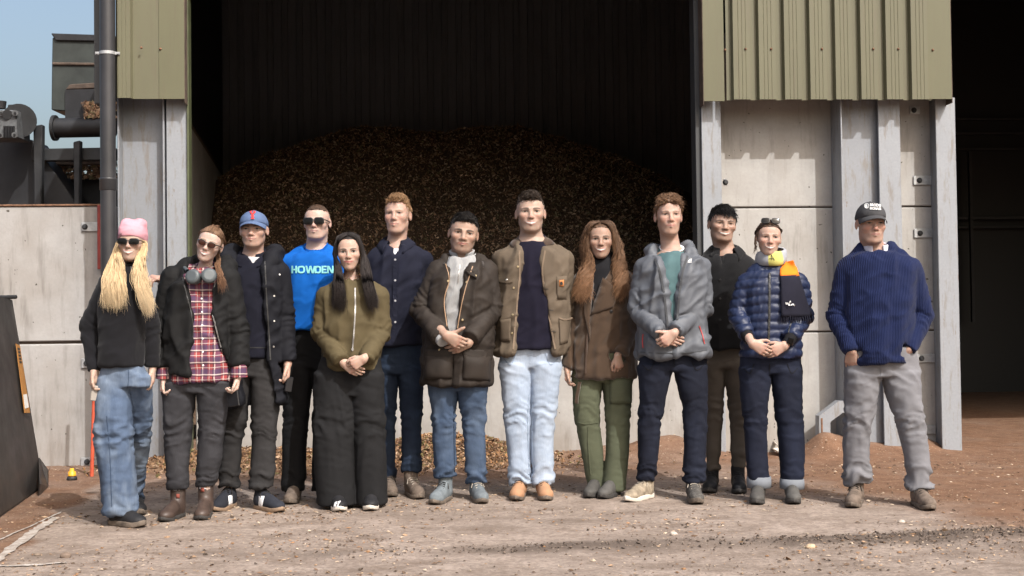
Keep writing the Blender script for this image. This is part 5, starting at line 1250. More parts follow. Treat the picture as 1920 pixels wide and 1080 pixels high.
    def long_hair(s, col, guides, n=700, m_=16, jit=0.010, rad=0.0026, t=0.010, hl=0.074, curl=0.0, wave=0.0, tip=None, name='hair', cap=True, clumps=40, capamp=0.003):
        """guides: list of (weight, [control points in person space or head space])"""
        p = s.p; rng = p.rng; col = np.array(col); allV, allQ, allC, o = [], [], [], 0
        if cap:
            V, Q = s.cap_mesh(0.003, hl, seed=p.seed, amp=capamp); W = s.W(V * np.array([s.w, 1, 1])); allV.append(W); allQ.append(Q); allC.append(col * (0.7 + 0.6 * fbm(V * np.array([80, 20, 20]), 8, 2))[:, None]); o += len(W)
        wsum = sum(g[0] for g in guides)
        for (wg, A_, B_) in guides:                                      # strands spread between guide A and guide B
            k = int(n * wg / wsum); u = rng.uniform(0, 1, (k, 1, 1)); ck = rng.integers(0, clumps, k); cu = rng.uniform(0, 1, (clumps, 1, 1)); u = 0.62 * u + 0.38 * cu[ck]
            Pc = np.array(A_)[None] * (1 - u) + np.array(B_)[None] * u
            grow_ = np.linspace(0.25, 1.0, Pc.shape[1])[None, :, None]
            Pc = Pc + rng.normal(size=(k, 1, 3)) * jit * 0.75 * grow_ + rng.normal(size=(clumps, Pc.shape[1], 3))[ck] * jit * 0.55 * grow_
            Pc[:, -1] += rng.normal(size=(k, 3)) * np.array([0.008, 0.006, 0.022])
            path = catmull(Pc, m_); tq = np.linspace(0, 1, m_)
            if curl:
                ph = rng.uniform(0, 6.28, clumps)[ck][:, None] + rng.normal(0, 0.5, (k, 1)); fr = rng.uniform(20, 30, clumps)[ck][:, None]; am = curl * np.clip(tq * 2.2 - 0.35, 0, 1)[None]
                path[..., 0] += am * np.sin(fr * tq[None] + ph); path[..., 1] += am * 0.8 * np.cos(fr * tq[None] + ph)
            if wave:
                ph = rng.uniform(0, 6.28, clumps)[ck][:, None]; path[..., 0] += wave * np.sin(13 * tq[None] + ph) * tq[None]
            r_ = rad * np.interp(tq, [0, 0.1, 0.75, 1], [0.7, 1, 0.9, 0.15]); TV, TQ = tubes(path, r_)
            base = (col * (0.82 + 0.36 * rng.uniform(0, 1, (clumps, 1)))[ck] * rng.uniform(0.8, 1.2, (k, 1)))[:, None, :] * np.ones((1, m_, 1))
            if tip is not None: base = base * (1 - tq[None, :, None] ** 1.2) + np.array(tip) * rng.uniform(0.7, 1.2, (k, 1, 1)) * tq[None, :, None] ** 1.2
            allV.append(TV); allQ.append(TQ + o); allC.append(np.repeat(base.reshape(-1, 3), 3, 0)); o += len(TV)
        return p.emit(name, np.concatenate(allV), np.concatenate(allQ), M['hair'], col=np.clip(np.concatenate(allC), 0, 1))
    # ---- hats
    def cap(s, mat, z0=0.040, tilt=0.16, brim=0.070, name='baseball_cap', top=0.0):
        p = s.p; V_ = Vol((-0.12, -0.14, -0.06), (0.12, 0.16, 0.17), 0.006)
        V_.ell((0, 0.014, 0.036), (0.0815, 0.108, 0.090 + top), 0.0); V_.ell((0, -0.030, 0.052), (0.066, 0.074, 0.062 + top), 0.02)
        V_.put((-1, -1, -1), (1, 1, 1), lambda x, y, z: (z0 - 0.012 + tilt * (-(y + 0.02)) * 1.0 - z) + 0 * x, 0.004, 'and')
        V, Q = V_.mesh(1); Nn = normals(V, Q)
        an = np.arctan2(V[:, 0], -(V[:, 1] - 0.01)); V = V - Nn * (0.0012 * np.exp(-(np.sin(an * 3) / 0.06) ** 2))[:, None] + Nn * (0.0022 * folds(V, (16, 16, 20), p.seed))[:, None]
        o = p.emit(name, s.W(V * np.array([s.w, 1, 1])), Q, mat, key='cap')
        nf, nr = 31, 7; ph = np.linspace(-1.30, 1.30, nf); B = []
        for j in range(nr):
            u = j / (nr - 1); ln = brim * np.clip(np.cos(ph), 0, 1) ** 0.55
            x = 0.079 * np.sin(ph) * (1 + 0.02 * u); y = 0.014 - 0.106 * np.cos(ph) - ln * u + 0.004; z = z0 + tilt * (-(y + 0.02)) * 0.75 + 0.004 - 0.022 * u - 0.9 * ln * u * 0.12 - 3.6 * x ** 2 * (0.35 + 0.65 * u) 
            B.append(np.stack([x, y, z], -1))
        B = np.array(B); I = np.arange(nf * nr).reshape(nr, nf); m_ = nf * nr; Vt = B.reshape(-1, 3); Vb = Vt - np.array([0, 0, 0.004]); Qt = np.stack([I[:-1, :-1].ravel(), I[1:, :-1].ravel(), I[1:, 1:].ravel(), I[:-1, 1:].ravel()], -1)
        ed = np.concatenate([I[0], I[1:, -1], I[-1, ::-1][1:], I[::-1, 0][1:-1]]); nx_ = np.roll(ed, -1)
        br = mkmesh('brim', s.W(np.concatenate([Vt, Vb]) * np.array([s.w, 1, 1])), np.concatenate([Qt, Qt[:, ::-1] + m_, np.stack([ed, nx_, nx_ + m_, ed + m_], -1)]), mat=mat, parent=o)
        tube('top_button', [s.W([0, 0.012, 0.124 + top]), s.W([0, 0.012, 0.1295 + top])], [0.008, 0.005], mat, o, 10)
        return o
    def beanie(s, mat):
        p = s.p; V_ = Vol((-0.12, -0.14, -0.09), (0.12, 0.16, 0.19), 0.005)
        V_.ell((0, 0.014, 0.045), (0.083, 0.110, 0.095), 0.0); V_.ell((0, -0.028, 0.052), (0.070, 0.078, 0.068), 0.02); V_.ell((-0.040, 0.01, 0.120), (0.028, 0.05, 0.028), 0.025); V_.ell((0.045, 0.01, 0.120), (0.028, 0.05, 0.028), 0.025)
        V_.put((-1, -1, -1), (1, 1, 1), lambda x, y, z: (-0.008 + np.clip(-(y - 0.06), -0.1, 0.2) * 0.26 - z) + 0 * x, 0.006, 'and')
        V, Q = V_.mesh(1); Nn = normals(V, Q); V = V + Nn * (0.006 * folds(V, (12, 12, 22), p.seed, R(15)) * smooth01(V[:, 2], 0.05, 0.11) + 0.0025 * folds(V, (14, 14, 30), p.seed + 3))[:, None]
        return p.emit('beanie', s.W(V * np.array([s.w, 1, 1])), Q, mat, key='cap')
    # ---- glasses
    def glasses(s, lw=0.052, lh=0.036, pw=3.2, z=0.0, y=-0.109, framew=0.004, lens=None, up=0.0, wrap=0.10, name='sunglasses', back=0.02, temple=True, cat=0.0, pitch=0.0, off=(0, 0, 0)):
        p = s.p; g_ = empty(name, (0, 0, 0), parent=p.root); t = np.linspace(0, 2 * np.pi, 36, endpoint=False)
        off = np.array(off); pc, ps = math.cos(R(pitch)), math.sin(R(pitch))
        def G(P):
            P = np.asarray(P, float); q = P.copy(); q[..., 1] = P[..., 1] * pc - P[..., 2] * ps; q[..., 2] = P[..., 1] * ps + P[..., 2] * pc; return s.W((q + off + np.array([0, 0, z])) * np.array([s.w, 1, 1]))
        cx = lw / 2 + 0.0085
        for sg in (-1, 1):
            def outline(gr, yy):
                sx = np.sign(np.cos(t)) * np.abs(np.cos(t)) ** (2 / pw) * (lw / 2 + gr); sz = np.sign(np.sin(t)) * np.abs(np.sin(t)) ** (2 / pw) * (lh / 2 + gr) * (1 + 0.10 * (sx * sg > 0) * 0)
                sz = sz + cat * sx * sg; X = sg * cx + sx; return np.stack([X, y + yy + wrap * np.abs(X) ** 1.6 * 4.0, sz + up], -1)
            A1, A2, B1, B2 = outline(0, -0.0015), outline(0, 0.002), outline(framew, -0.003), outline(framew, 0.003); In = outline(0.0, -0.003)
            m_ = 36; i = np.arange(m_); j = (i + 1) % m_
            rq = lambda a, b: np.stack([i + a * m_, j + a * m_, j + b * m_, i + b * m_], -1)
            fr = mkmesh('rim', G(np.concatenate([In, B1, B2, A2])), np.concatenate([rq(0, 1), rq(1, 2), rq(2, 3)]), mat=M['frame'], parent=g_)
            mkmesh('lens', G(np.concatenate([A1, [A1.mean(0) + np.array([0, -0.002, 0])]])), tris=np.stack([i, j, np.full(m_, m_)], -1), mat=lens or M['lens'], parent=g_)
            if temple:
                x1 = sg * (cx + lw / 2 + framew); y1 = y + wrap * abs(x1) ** 1.6 * 4.0; TV, TQ = tubes(np.array([[(x1 - sg * 0.004, y1, 0.006 + up + cat * lw / 2), (x1 + sg * 0.004, y1 + 0.012, 0.007 + up + cat * lw / 2), (sg * 0.0775, -0.02, 0.006), (sg * 0.0805, back, 0.004)]]), np.array([0.0035, 0.0035, 0.003, 0.002]), 6)
                mkmesh('temple', G(TV), TQ, mat=M['frame'], parent=g_)
        TV, TQ = tubes(np.array([[(-0.011, y, 0.004 + up), (0, y - 0.003, 0.0065 + up), (0.011, y, 0.004 + up)]]), 0.0026, 6); mkmesh('bridge', G(TV), TQ, mat=M['frame'], parent=g_)
        return g_
# ------------------------------------------------------------------ the people
PALE, PINK, OLIVE, TAN = (0.385, 0.272, 0.216), (0.40, 0.268, 0.214), (0.335, 0.226, 0.173), (0.315, 0.207, 0.157)
DOWN = np.array([0, 0, -1.0])
def nz(v): v = np.array(v, float); return v / np.linalg.norm(v)
C_ = {}
C_['black_knit'] = cloth('black_fleece', (0.008, 0.008, 0.010), 0.95, 0.2, 500, 0.3, 0.08)
C_['jeans1'] = cloth('washed_blue_denim', (0.075, 0.108, 0.172), 0.9, 0.15, 300, 0.35, kind='denim', fade=(0.24, 0.295, 0.37), crease=0.5, cdir=(0.9, 0.9, 2.0))
C_['jeans6'] = cloth('dark_blue_denim', (0.0135, 0.021, 0.040), 0.9, 0.15, 300, 0.35, kind='denim', fade=(0.032, 0.050, 0.085), crease=0.5, cdir=(0.9, 0.9, 2.0))
C_['jeans7'] = cloth('mid_blue_denim', (0.044, 0.067, 0.113), 0.9, 0.15, 300, 0.35, kind='denim', fade=(0.092, 0.125, 0.18), crease=0.5, cdir=(0.9, 0.9, 2.0))
C_['jeans8'] = cloth('bleached_denim', (0.30, 0.362, 0.46), 0.9, 0.08, 300, 0.35, kind='denim', fade=(0.41, 0.465, 0.545), crease=0.5, cdir=(0.9, 0.9, 2.0))
C_['jeans10'] = cloth('navy_denim', (0.0095, 0.0115, 0.021), 0.88, 0.15, 300, 0.35, kind='denim', fade=(0.016, 0.020, 0.036), crease=0.5, cdir=(0.9, 0.9, 2.0))
C_['jeans12'] = cloth('raw_indigo_denim', (0.0095, 0.012, 0.024), 0.85, 0.15, 300, 0.35, kind='denim', fade=(0.016, 0.021, 0.042), crease=0.5, cdir=(0.9, 0.9, 2.0))
C_['cuff12'] = cloth('denim_turn_up', (0.175, 0.19, 0.215), 0.9, 0.1, 400, 0.3)
C_['greyjean'] = cloth('charcoal_denim', (0.036, 0.036, 0.041), 0.9, 0.15, 300, 0.35, kind='denim', fade=(0.058, 0.058, 0.065), crease=0.5, cdir=(0.9, 0.9, 2.0))
C_['charcoal'] = cloth('charcoal_twill', (0.027, 0.026, 0.027), 0.9, 0.15, 700, 0.25, crease=0.5, cdir=(0.9, 0.9, 2.0))
C_['black_trs'] = cloth('black_cloth', (0.008, 0.008, 0.009), 0.9, 0.2, 700, 0.2, crease=0.5, cdir=(0.9, 0.9, 2.0))
C_['black_wide'] = cloth('soft_black_crepe', (0.0115, 0.0115, 0.0125), 0.9, 0.15, 700, 0.15, 0.0)
C_['green'] = cloth('olive_cargo_cotton', (0.080, 0.088, 0.056), 0.9, 0.12, 700, 0.2, crease=0.5, cdir=(0.9, 0.9, 2.0))
C_['browntrs'] = cloth('brown_cotton', (0.095, 0.080, 0.066), 0.9, 0.12, 700, 0.2, crease=0.5, cdir=(0.9, 0.9, 2.0))
C_['greytrs'] = cloth('light_grey_cotton', (0.168, 0.168, 0.182), 0.9, 0.1, 700, 0.2, crease=0.5, cdir=(0.9, 0.9, 2.0))
C_['parka'] = cloth('black_parka', (0.0085, 0.0085, 0.009), 0.78, 0.2, 600, 0.2, spec=0.2)
C_['parka3'] = cloth('blue_black_parka', (0.007, 0.0075, 0.011), 0.8, 0.2, 600, 0.2, spec=0.2)
C_['polo'] = cloth('navy_knit', (0.0075, 0.008, 0.015), 0.95, 0.15, 600, 0.25)
C_['greytee'] = cloth('grey_marl', (0.42, 0.42, 0.43), 0.95, 0.08, 600, 0.2)
C_['whitetee'] = cloth('white_cotton', (0.72, 0.73, 0.76), 0.95, 0.05, 600, 0.2)
C_['bluetee'] = cloth('bright_blue_jersey', (0.003, 0.088, 0.37), 0.9, 0.06, 600, 0.2)
C_['khaki'] = cloth('khaki_bomber_cloth', (0.080, 0.063, 0.033), 0.85, 0.12, 700, 0.2)
C_['navyshirt'] = cloth('navy_overshirt_cotton', (0.0105, 0.0118, 0.023), 0.9, 0.15, 700, 0.25)
C_['wax'] = cloth('brown_waxed_cotton', (0.024, 0.0185, 0.015), 0.72, 0.25, 500, 0.2, spec=0.25)
C_['cord'] = cloth('dark_brown_corduroy', (0.022, 0.016, 0.013), 0.95, 0.2, 400, 0.4, 0.2)
C_['greyknit'] = cloth('grey_ribbed_wool', (0.38, 0.385, 0.39), 0.95, 0.08, 45, 0.6, kind='rib')
C_['tan'] = cloth('brown_canvas', (0.105, 0.082, 0.060), 0.92, 0.14, 600, 0.3)
C_['tanfade'] = cloth('faded_canvas_edge', (0.18, 0.135, 0.098), 0.92, 0.2, 600, 0.3)
C_['browncord'] = cloth('chocolate_corduroy', (0.058, 0.038, 0.028), 0.95, 0.2, 400, 0.4, 0.2)
C_['navyknit'] = cloth('navy_jumper_wool', (0.010, 0.009, 0.020), 0.95, 0.12, 110, 0.35, kind='ribfine')
C_['coat'] = cloth('brown_wool', (0.055, 0.034, 0.021), 0.95, 0.15, 300, 0.3, 0.3)
C_['shell'] = cloth('grey_waterproof', (0.088, 0.096, 0.112), 0.58, 0.1, 500, 0.12, spec=0.35)
C_['shelldark'] = cloth('dark_grey_lining', (0.055, 0.058, 0.064), 0.7, 0.1, 500, 0.12)
C_['teal'] = cloth('teal_jersey', (0.075, 0.135, 0.145), 0.95, 0.08, 600, 0.2)
C_['blackshirt'] = cloth('black_wool', (0.008, 0.008, 0.009), 0.97, 0.2, 500, 0.3, 0.1)
C_['puffer'] = cloth('navy_nylon', (0.0105, 0.018, 0.052), 0.5, 0.15, 300, 0.08, spec=0.4)
C_['blackfleece'] = cloth('black_jersey', (0.012, 0.012, 0.014), 0.95, 0.2, 500, 0.2)
C_['jumper'] = cloth('blue_fisherman_rib', (0.008, 0.0145, 0.056), 0.95, 0.12, 34, 0.5, 0.05, kind='rib')
C_['pinkhat'] = cloth('pink_jersey', (0.56, 0.285, 0.335), 0.95, 0.06, 500, 0.2)
C_['bluecap'] = cloth('faded_blue_cotton', (0.085, 0.125, 0.225), 0.92, 0.12, 700, 0.25)
C_['greycap'] = cloth('charcoal_cap_cotton', (0.058, 0.058, 0.062), 0.92, 0.12, 700, 0.25)
C_['brownboot'] = cloth('brown_oiled_leather', (0.055, 0.037, 0.030), 0.5, 0.35, 120, 0.2, spec=0.45)
C_['tanboot'] = cloth('tan_nubuck', (0.36, 0.20, 0.115), 0.85, 0.15, 300, 0.2)
C_['mudboot'] = cloth('muddy_brown_leather', (0.135, 0.105, 0.085), 0.85, 0.45, 120, 0.3, big=22)
C_['greyboot'] = cloth('grey_blue_suede', (0.13, 0.15, 0.165), 0.85, 0.3, 200, 0.3, big=20)
C_['blackshoe'] = cloth('black_shoe_leather', (0.017, 0.017, 0.019), 0.6, 0.3, 200, 0.2)
C_['navyshoe'] = cloth('navy_suede', (0.022, 0.024, 0.032), 0.9, 0.25, 200, 0.2)
C_['greyshoe'] = cloth('scuffed_grey_leather', (0.075, 0.072, 0.068), 0.6, 0.3, 200, 0.2)
C_['trail'] = cloth('khaki_mesh', (0.24, 0.20, 0.15), 0.85, 0.4, 120, 0.4, big=30)
C_['traildark'] = cloth('dark_mesh', (0.08, 0.075, 0.07), 0.85, 0.6, 120, 0.4, big=60)
C_['lace'] = cloth('dark_lace', (0.03, 0.027, 0.025), 0.9, 0.2)
C_['lacel'] = cloth('pale_lace', (0.35, 0.31, 0.26), 0.9, 0.2)
C_['silverbtn'] = plain('grey_button', (0.35, 0.35, 0.37), 0.4, 0.2)
C_['hp'] = plain('grey_headphone_plastic', (0.07, 0.083, 0.09), 0.5, 0.06, 6, 0.05, 60)
def plaid():
    n = N('red_plaid'); sp = n.xyz(); wob = n.noise(9, 2)
    X = n.math('ADD', n.math('MULTIPLY', sp[0], 1.0), n.math('MULTIPLY', wob, 0.012)); Z = n.math('ADD', n.math('MULTIPLY', sp[2], 1.0), n.math('MULTIPLY', wob, 0.016))
    def st(v, per, c, w): f = n.math('FRACT', n.math('ADD', n.math('DIVIDE', v, per), 10.0)); return n.math('LESS_THAN', n.math('ABSOLUTE', n.math('SUBTRACT', f, c)), w)
    c = n.mix(0.0, (0.26, 0.05, 0.05), (0.3, 0.05, 0.05))
    for v in (X, Z):
        c = n.mix(n.math('MULTIPLY', st(v, 0.068, 0.5, 0.19), 0.55), c, (0.035, 0.045, 0.10)); c = n.mix(n.math('MULTIPLY', st(v, 0.068, 0.16, 0.05), 0.7), c, (0.02, 0.02, 0.03))
        c = n.mix(n.math('MULTIPLY', st(v, 0.068, 0.26, 0.045), 0.62), c, (0.55, 0.50, 0.47)); c = n.mix(n.math('MULTIPLY', st(v, 0.068, 0.84, 0.03), 0.5), c, (0.55, 0.50, 0.47))
    return n.done(c, 0.92, n.bump(n.noise(500, 2), 0.2, 0.002), spec=0.2)
C_['plaid'] = plaid()
C_['seam8'] = cloth('pale_denim_seam', (0.22, 0.275, 0.36), 0.9)

def text_polys(body, bold=0.0):
    cu = bpy.data.curves.new('lettering', 'FONT'); cu.body = body; cu.offset = bold; cu.resolution_u = 3; cu.fill_mode = 'FRONT'
    o = bpy.data.objects.new('lettering', cu); COL.objects.link(o); dg = bpy.context.evaluated_depsgraph_get(); me = bpy.data.meshes.new_from_object(o.evaluated_get(dg))
    P = [[(me.vertices[i].co.x, me.vertices[i].co.y) for i in pl.vertices] for pl in me.polygons]
    bpy.data.objects.remove(o); bpy.data.curves.remove(cu); bpy.data.meshes.remove(me); return P
def fit_text(body, x0, x1, y0, y1, bold=0.0, shear=0.0):
    P = text_polys(body, bold); a = np.array([q for p_ in P for q in p_]); lo, hi = a.min(0), a.max(0)
    return [[(x0 + (x - lo[0]) / (hi[0] - lo[0]) * (x1 - x0), y1 + shear * (x - lo[0]) / (hi[0] - lo[0]) - (y - lo[1]) / (hi[1] - lo[1]) * (y1 - y0)) for x, y in p_] for p_ in P]

def hang_hand(p, px, py, dy, side, skin, size=1.0, curl=(22, 30, 22), tilt=(0, -0.1), fore=0.09):
    """relaxed hand at the end of a hanging arm; side -1 is the image left arm"""
    return p.hand(p.L(px, py, dy), (tilt[0], tilt[1], -1.0), (side * 1.0, -0.35, 0), (-0.25 * side * -1, -1.0, 0), curl, size, skin=skin, fore=fore)
def clasp(p, wl, wr, skin, arms, size=1.0, over='L', curl=(38, 52, 30), dyl=-0.2, dyr=-0.19, fl=(1, -0.12, -0.42), fr=(-1, -0.05, -0.42), thumbout=0.25):
    """one hand folded over the other in front of the body"""
    front, rear = ('L', 'R') if over == 'L' else ('R', 'L')
    for sd in ('L', 'R'):
        w = p.L(wl[0], wl[1], dyl) if sd == 'L' else p.L(wr[0], wr[1], dyr); f = np.array(fl if sd == 'L' else fr); up = np.array([0, -0.1, 1.0])
        w = w + (np.array([0, -0.012, 0]) if sd == front else np.array([0, 0.016, -0.008]))
        p.hand(w, f, (0, -1.0, 0.15), up, curl if sd == front else (20, 25, 20), size, skin=skin, spread=0.5, thumbout=thumbout if sd == front else 0.1, fore=0.06, arm=p.L(*arms[0 if sd == 'L' else 1][1][:3]) - w)
def ring_hood(p, c, rx, ry, r, zf, zb, gap=0.55, k=0.02):
    """thick roll of a hood or padded collar round the neck"""
    def fn(V_):
        c_ = np.array(c); th = np.linspace(-math.pi / 2 + gap, 1.5 * math.pi - gap, 15); q = []
        for t in th:
            fr = (1 - math.cos(t - math.pi / 2)) / 2; q.append(c_ + np.array([rx * math.cos(t), ry * math.sin(t), zf * fr + zb * (1 - fr)]))
        for i in range(len(q) - 1): V_.cone(q[i], q[i + 1], r * (0.8 if i in (0,) else 1), r * (0.8 if i == len(q) - 2 else 1), k)
    return fn
def jacket_edges(p, key, pl, pr, mat, w=0.008, parent=None, name='zip'):
    o = []
    for pts in (pl, pr):
        if pts: o.append(p.strip(name, key, pts, w, mat, 0.002, 0.003, parent))
    return o
def lapel(p, name, key, corners, mat, parent=None, off=0.006, th=0.006): return p.patch(name, key, corners, mat, off, th, 10, 10, parent, 0.0, 10)

# 1 ---- woman in pink beanie
def person1():
    p = Person('woman in pink beanie, dark sunglasses and black fleece, long blonde hair', 232, 992, 0.12)
    sk = PALE
    p.shoe(0, 270, 990, 58, 'trainer', C_['blackshoe'], M['solemud'], 0.265, 1.05, C_['lace'], 0.11, 'walking_shoe', hem=228); p.shoe(1, 262, 968, 40, 'trainer', C_['blackshoe'], M['solemud'], 0.26, 1.0, C_['lace'], 0.11, 'walking_shoe', hem=255)
    p.trousers([(675, 195, 262, 0.085), (700, 190, 274, 0.10), (725, 187, 282, 0.105)], [[(705, 188, 240), (770, 180, 244), (830, 180, 247), (900, 190, 254), (962, 198, 257)], [(705, 236, 282), (770, 240, 285), (830, 243, 279), (900, 246, 270), (952, 247, 264)]], C_['jeans1'], b=0.105, amp=0.013, name='jeans', hemamp=0.7)
    p.strip('seam', 'jeans', [(241, 694), (241, 715), (239, 728)], 0.004, C_['jeans7'], 0.0, 0.003)
    p.strip('seam', 'jeans', [(200, 780), (206, 850), (210, 950)], 0.004, C_['jeans7'], 0.0, 0.003)
    arms = [[(203, 531, 0.0, 0.054), (167, 612, 0.03, 0.049), (176, 696, -0.02, 0.036)], [(262, 532, 0.0, 0.054), (284, 612, 0.06, 0.049), (286, 688, 0.05, 0.038)]]
    o, V, Q = p.top('fleece_top', [(498, 222, 258), (512, 208, 264), (530, 192, 270), (560, 187, 272), (600, 186, 271), (650, 188, 269), (687, 187, 270)], arms, C_['black_knit'], b=0.116, elbow_amp=0.009, neckcut=(240, 500, 0.056, 0.054, 0.02), dip=0)
    H = Head(p, (241, 489), (240, 512), 2, 4, -3, 0.93, 0.97, -0.08, skin=sk, smile=0.9, teeth=True, lip=(0.48, 0.2, 0.18), female=True, brow=(0.2, 0.13, 0.07), neckr=0.044, squint=0.7)
    p.collar('collar', p.L(240, 497, 0.012), 0.060, 0.058, C_['black_knit'], 0.2, 0.03, 0.035, 0.010, 0.02, 0.0, parent=o, over='fleece_top')
    p.strip('zip', 'fleece_top', [(246, 500), (247, 520), (247, 545)], 0.006, M['zipdark'], 0.002, 0.002, o)
    H.beanie(C_['pinkhat'])
    tx = fit_text('ARCTIC', 218, 229, 440, 444, 0.0, -3); p.decal('hat_print', 'cap', tx, M['ink'], 0.002)
    H.glasses(0.050, 0.029, 3.4, 0.0, cat=0.03)
    h = lambda *a: H.W(np.array(a) * np.array([H.w, 1, 1])); L = p.L
    gl = (1.1, [h(-0.060, 0.02, 0.05), h(-0.088, -0.005, -0.02), L(203, 495, -0.09), L(191, 532, -0.125), L(190, 566, -0.130)], [h(-0.05, -0.05, 0.03), h(-0.066, -0.055, -0.03), L(230, 500, -0.12), L(237, 536, -0.145), L(236, 572, -0.145)])
    gr = (0.9, [h(0.060, 0.02, 0.05), h(0.088, -0.005, -0.02), L(270, 492, -0.09), L(282, 540, -0.120), L(287, 583, -0.125)], [h(0.05, -0.05, 0.03), h(0.066, -0.055, -0.03), L(252, 498, -0.11), L(251, 532, -0.14), L(266, 572, -0.14)])
    gb = (0.4, [h(-0.06, 0.06, 0.03), h(-0.07, 0.07, -0.04), h(-0.07, 0.06, -0.1), L(215, 520, 0.05), L(205, 545, 0.0)], [h(0.06, 0.06, 0.03), h(0.07, 0.07, -0.04), h(0.07, 0.06, -0.1), L(262, 520, 0.05), L(268, 545, 0.0)])
    H.long_hair((0.60, 0.43, 0.235), [gl, gr, gb], 2100, 11, 0.010, 0.0014, wave=0.012, tip=(0.72, 0.57, 0.37), cap=False)
    hang_hand(p, 177, 694, -0.025, -1, sk, 0.92, (30, 40, 30)); hang_hand(p, 286, 690, 0.05, 1, sk, 0.92)
    p.coarse_body(H.nb, 0.82, [[(a[0], a[1], a[2]) for a in ar] for ar in arms], sk); p.flush_body()
    c = p.L(184, 737, -0.055) + p.org; n = box('phone', -0.038, 0.038, -0.006, 0.006, -0.045, 0.04, plain('grey_phone_case', (0.34, 0.31, 0.28), 0.5, 0.1), None, 0.004); n.location = c; n.rotation_euler = (0.1, R(6), R(12)); tag(n, 'pale grey phone held low by the woman in the pink beanie', 'phone', 'phones held in hands')
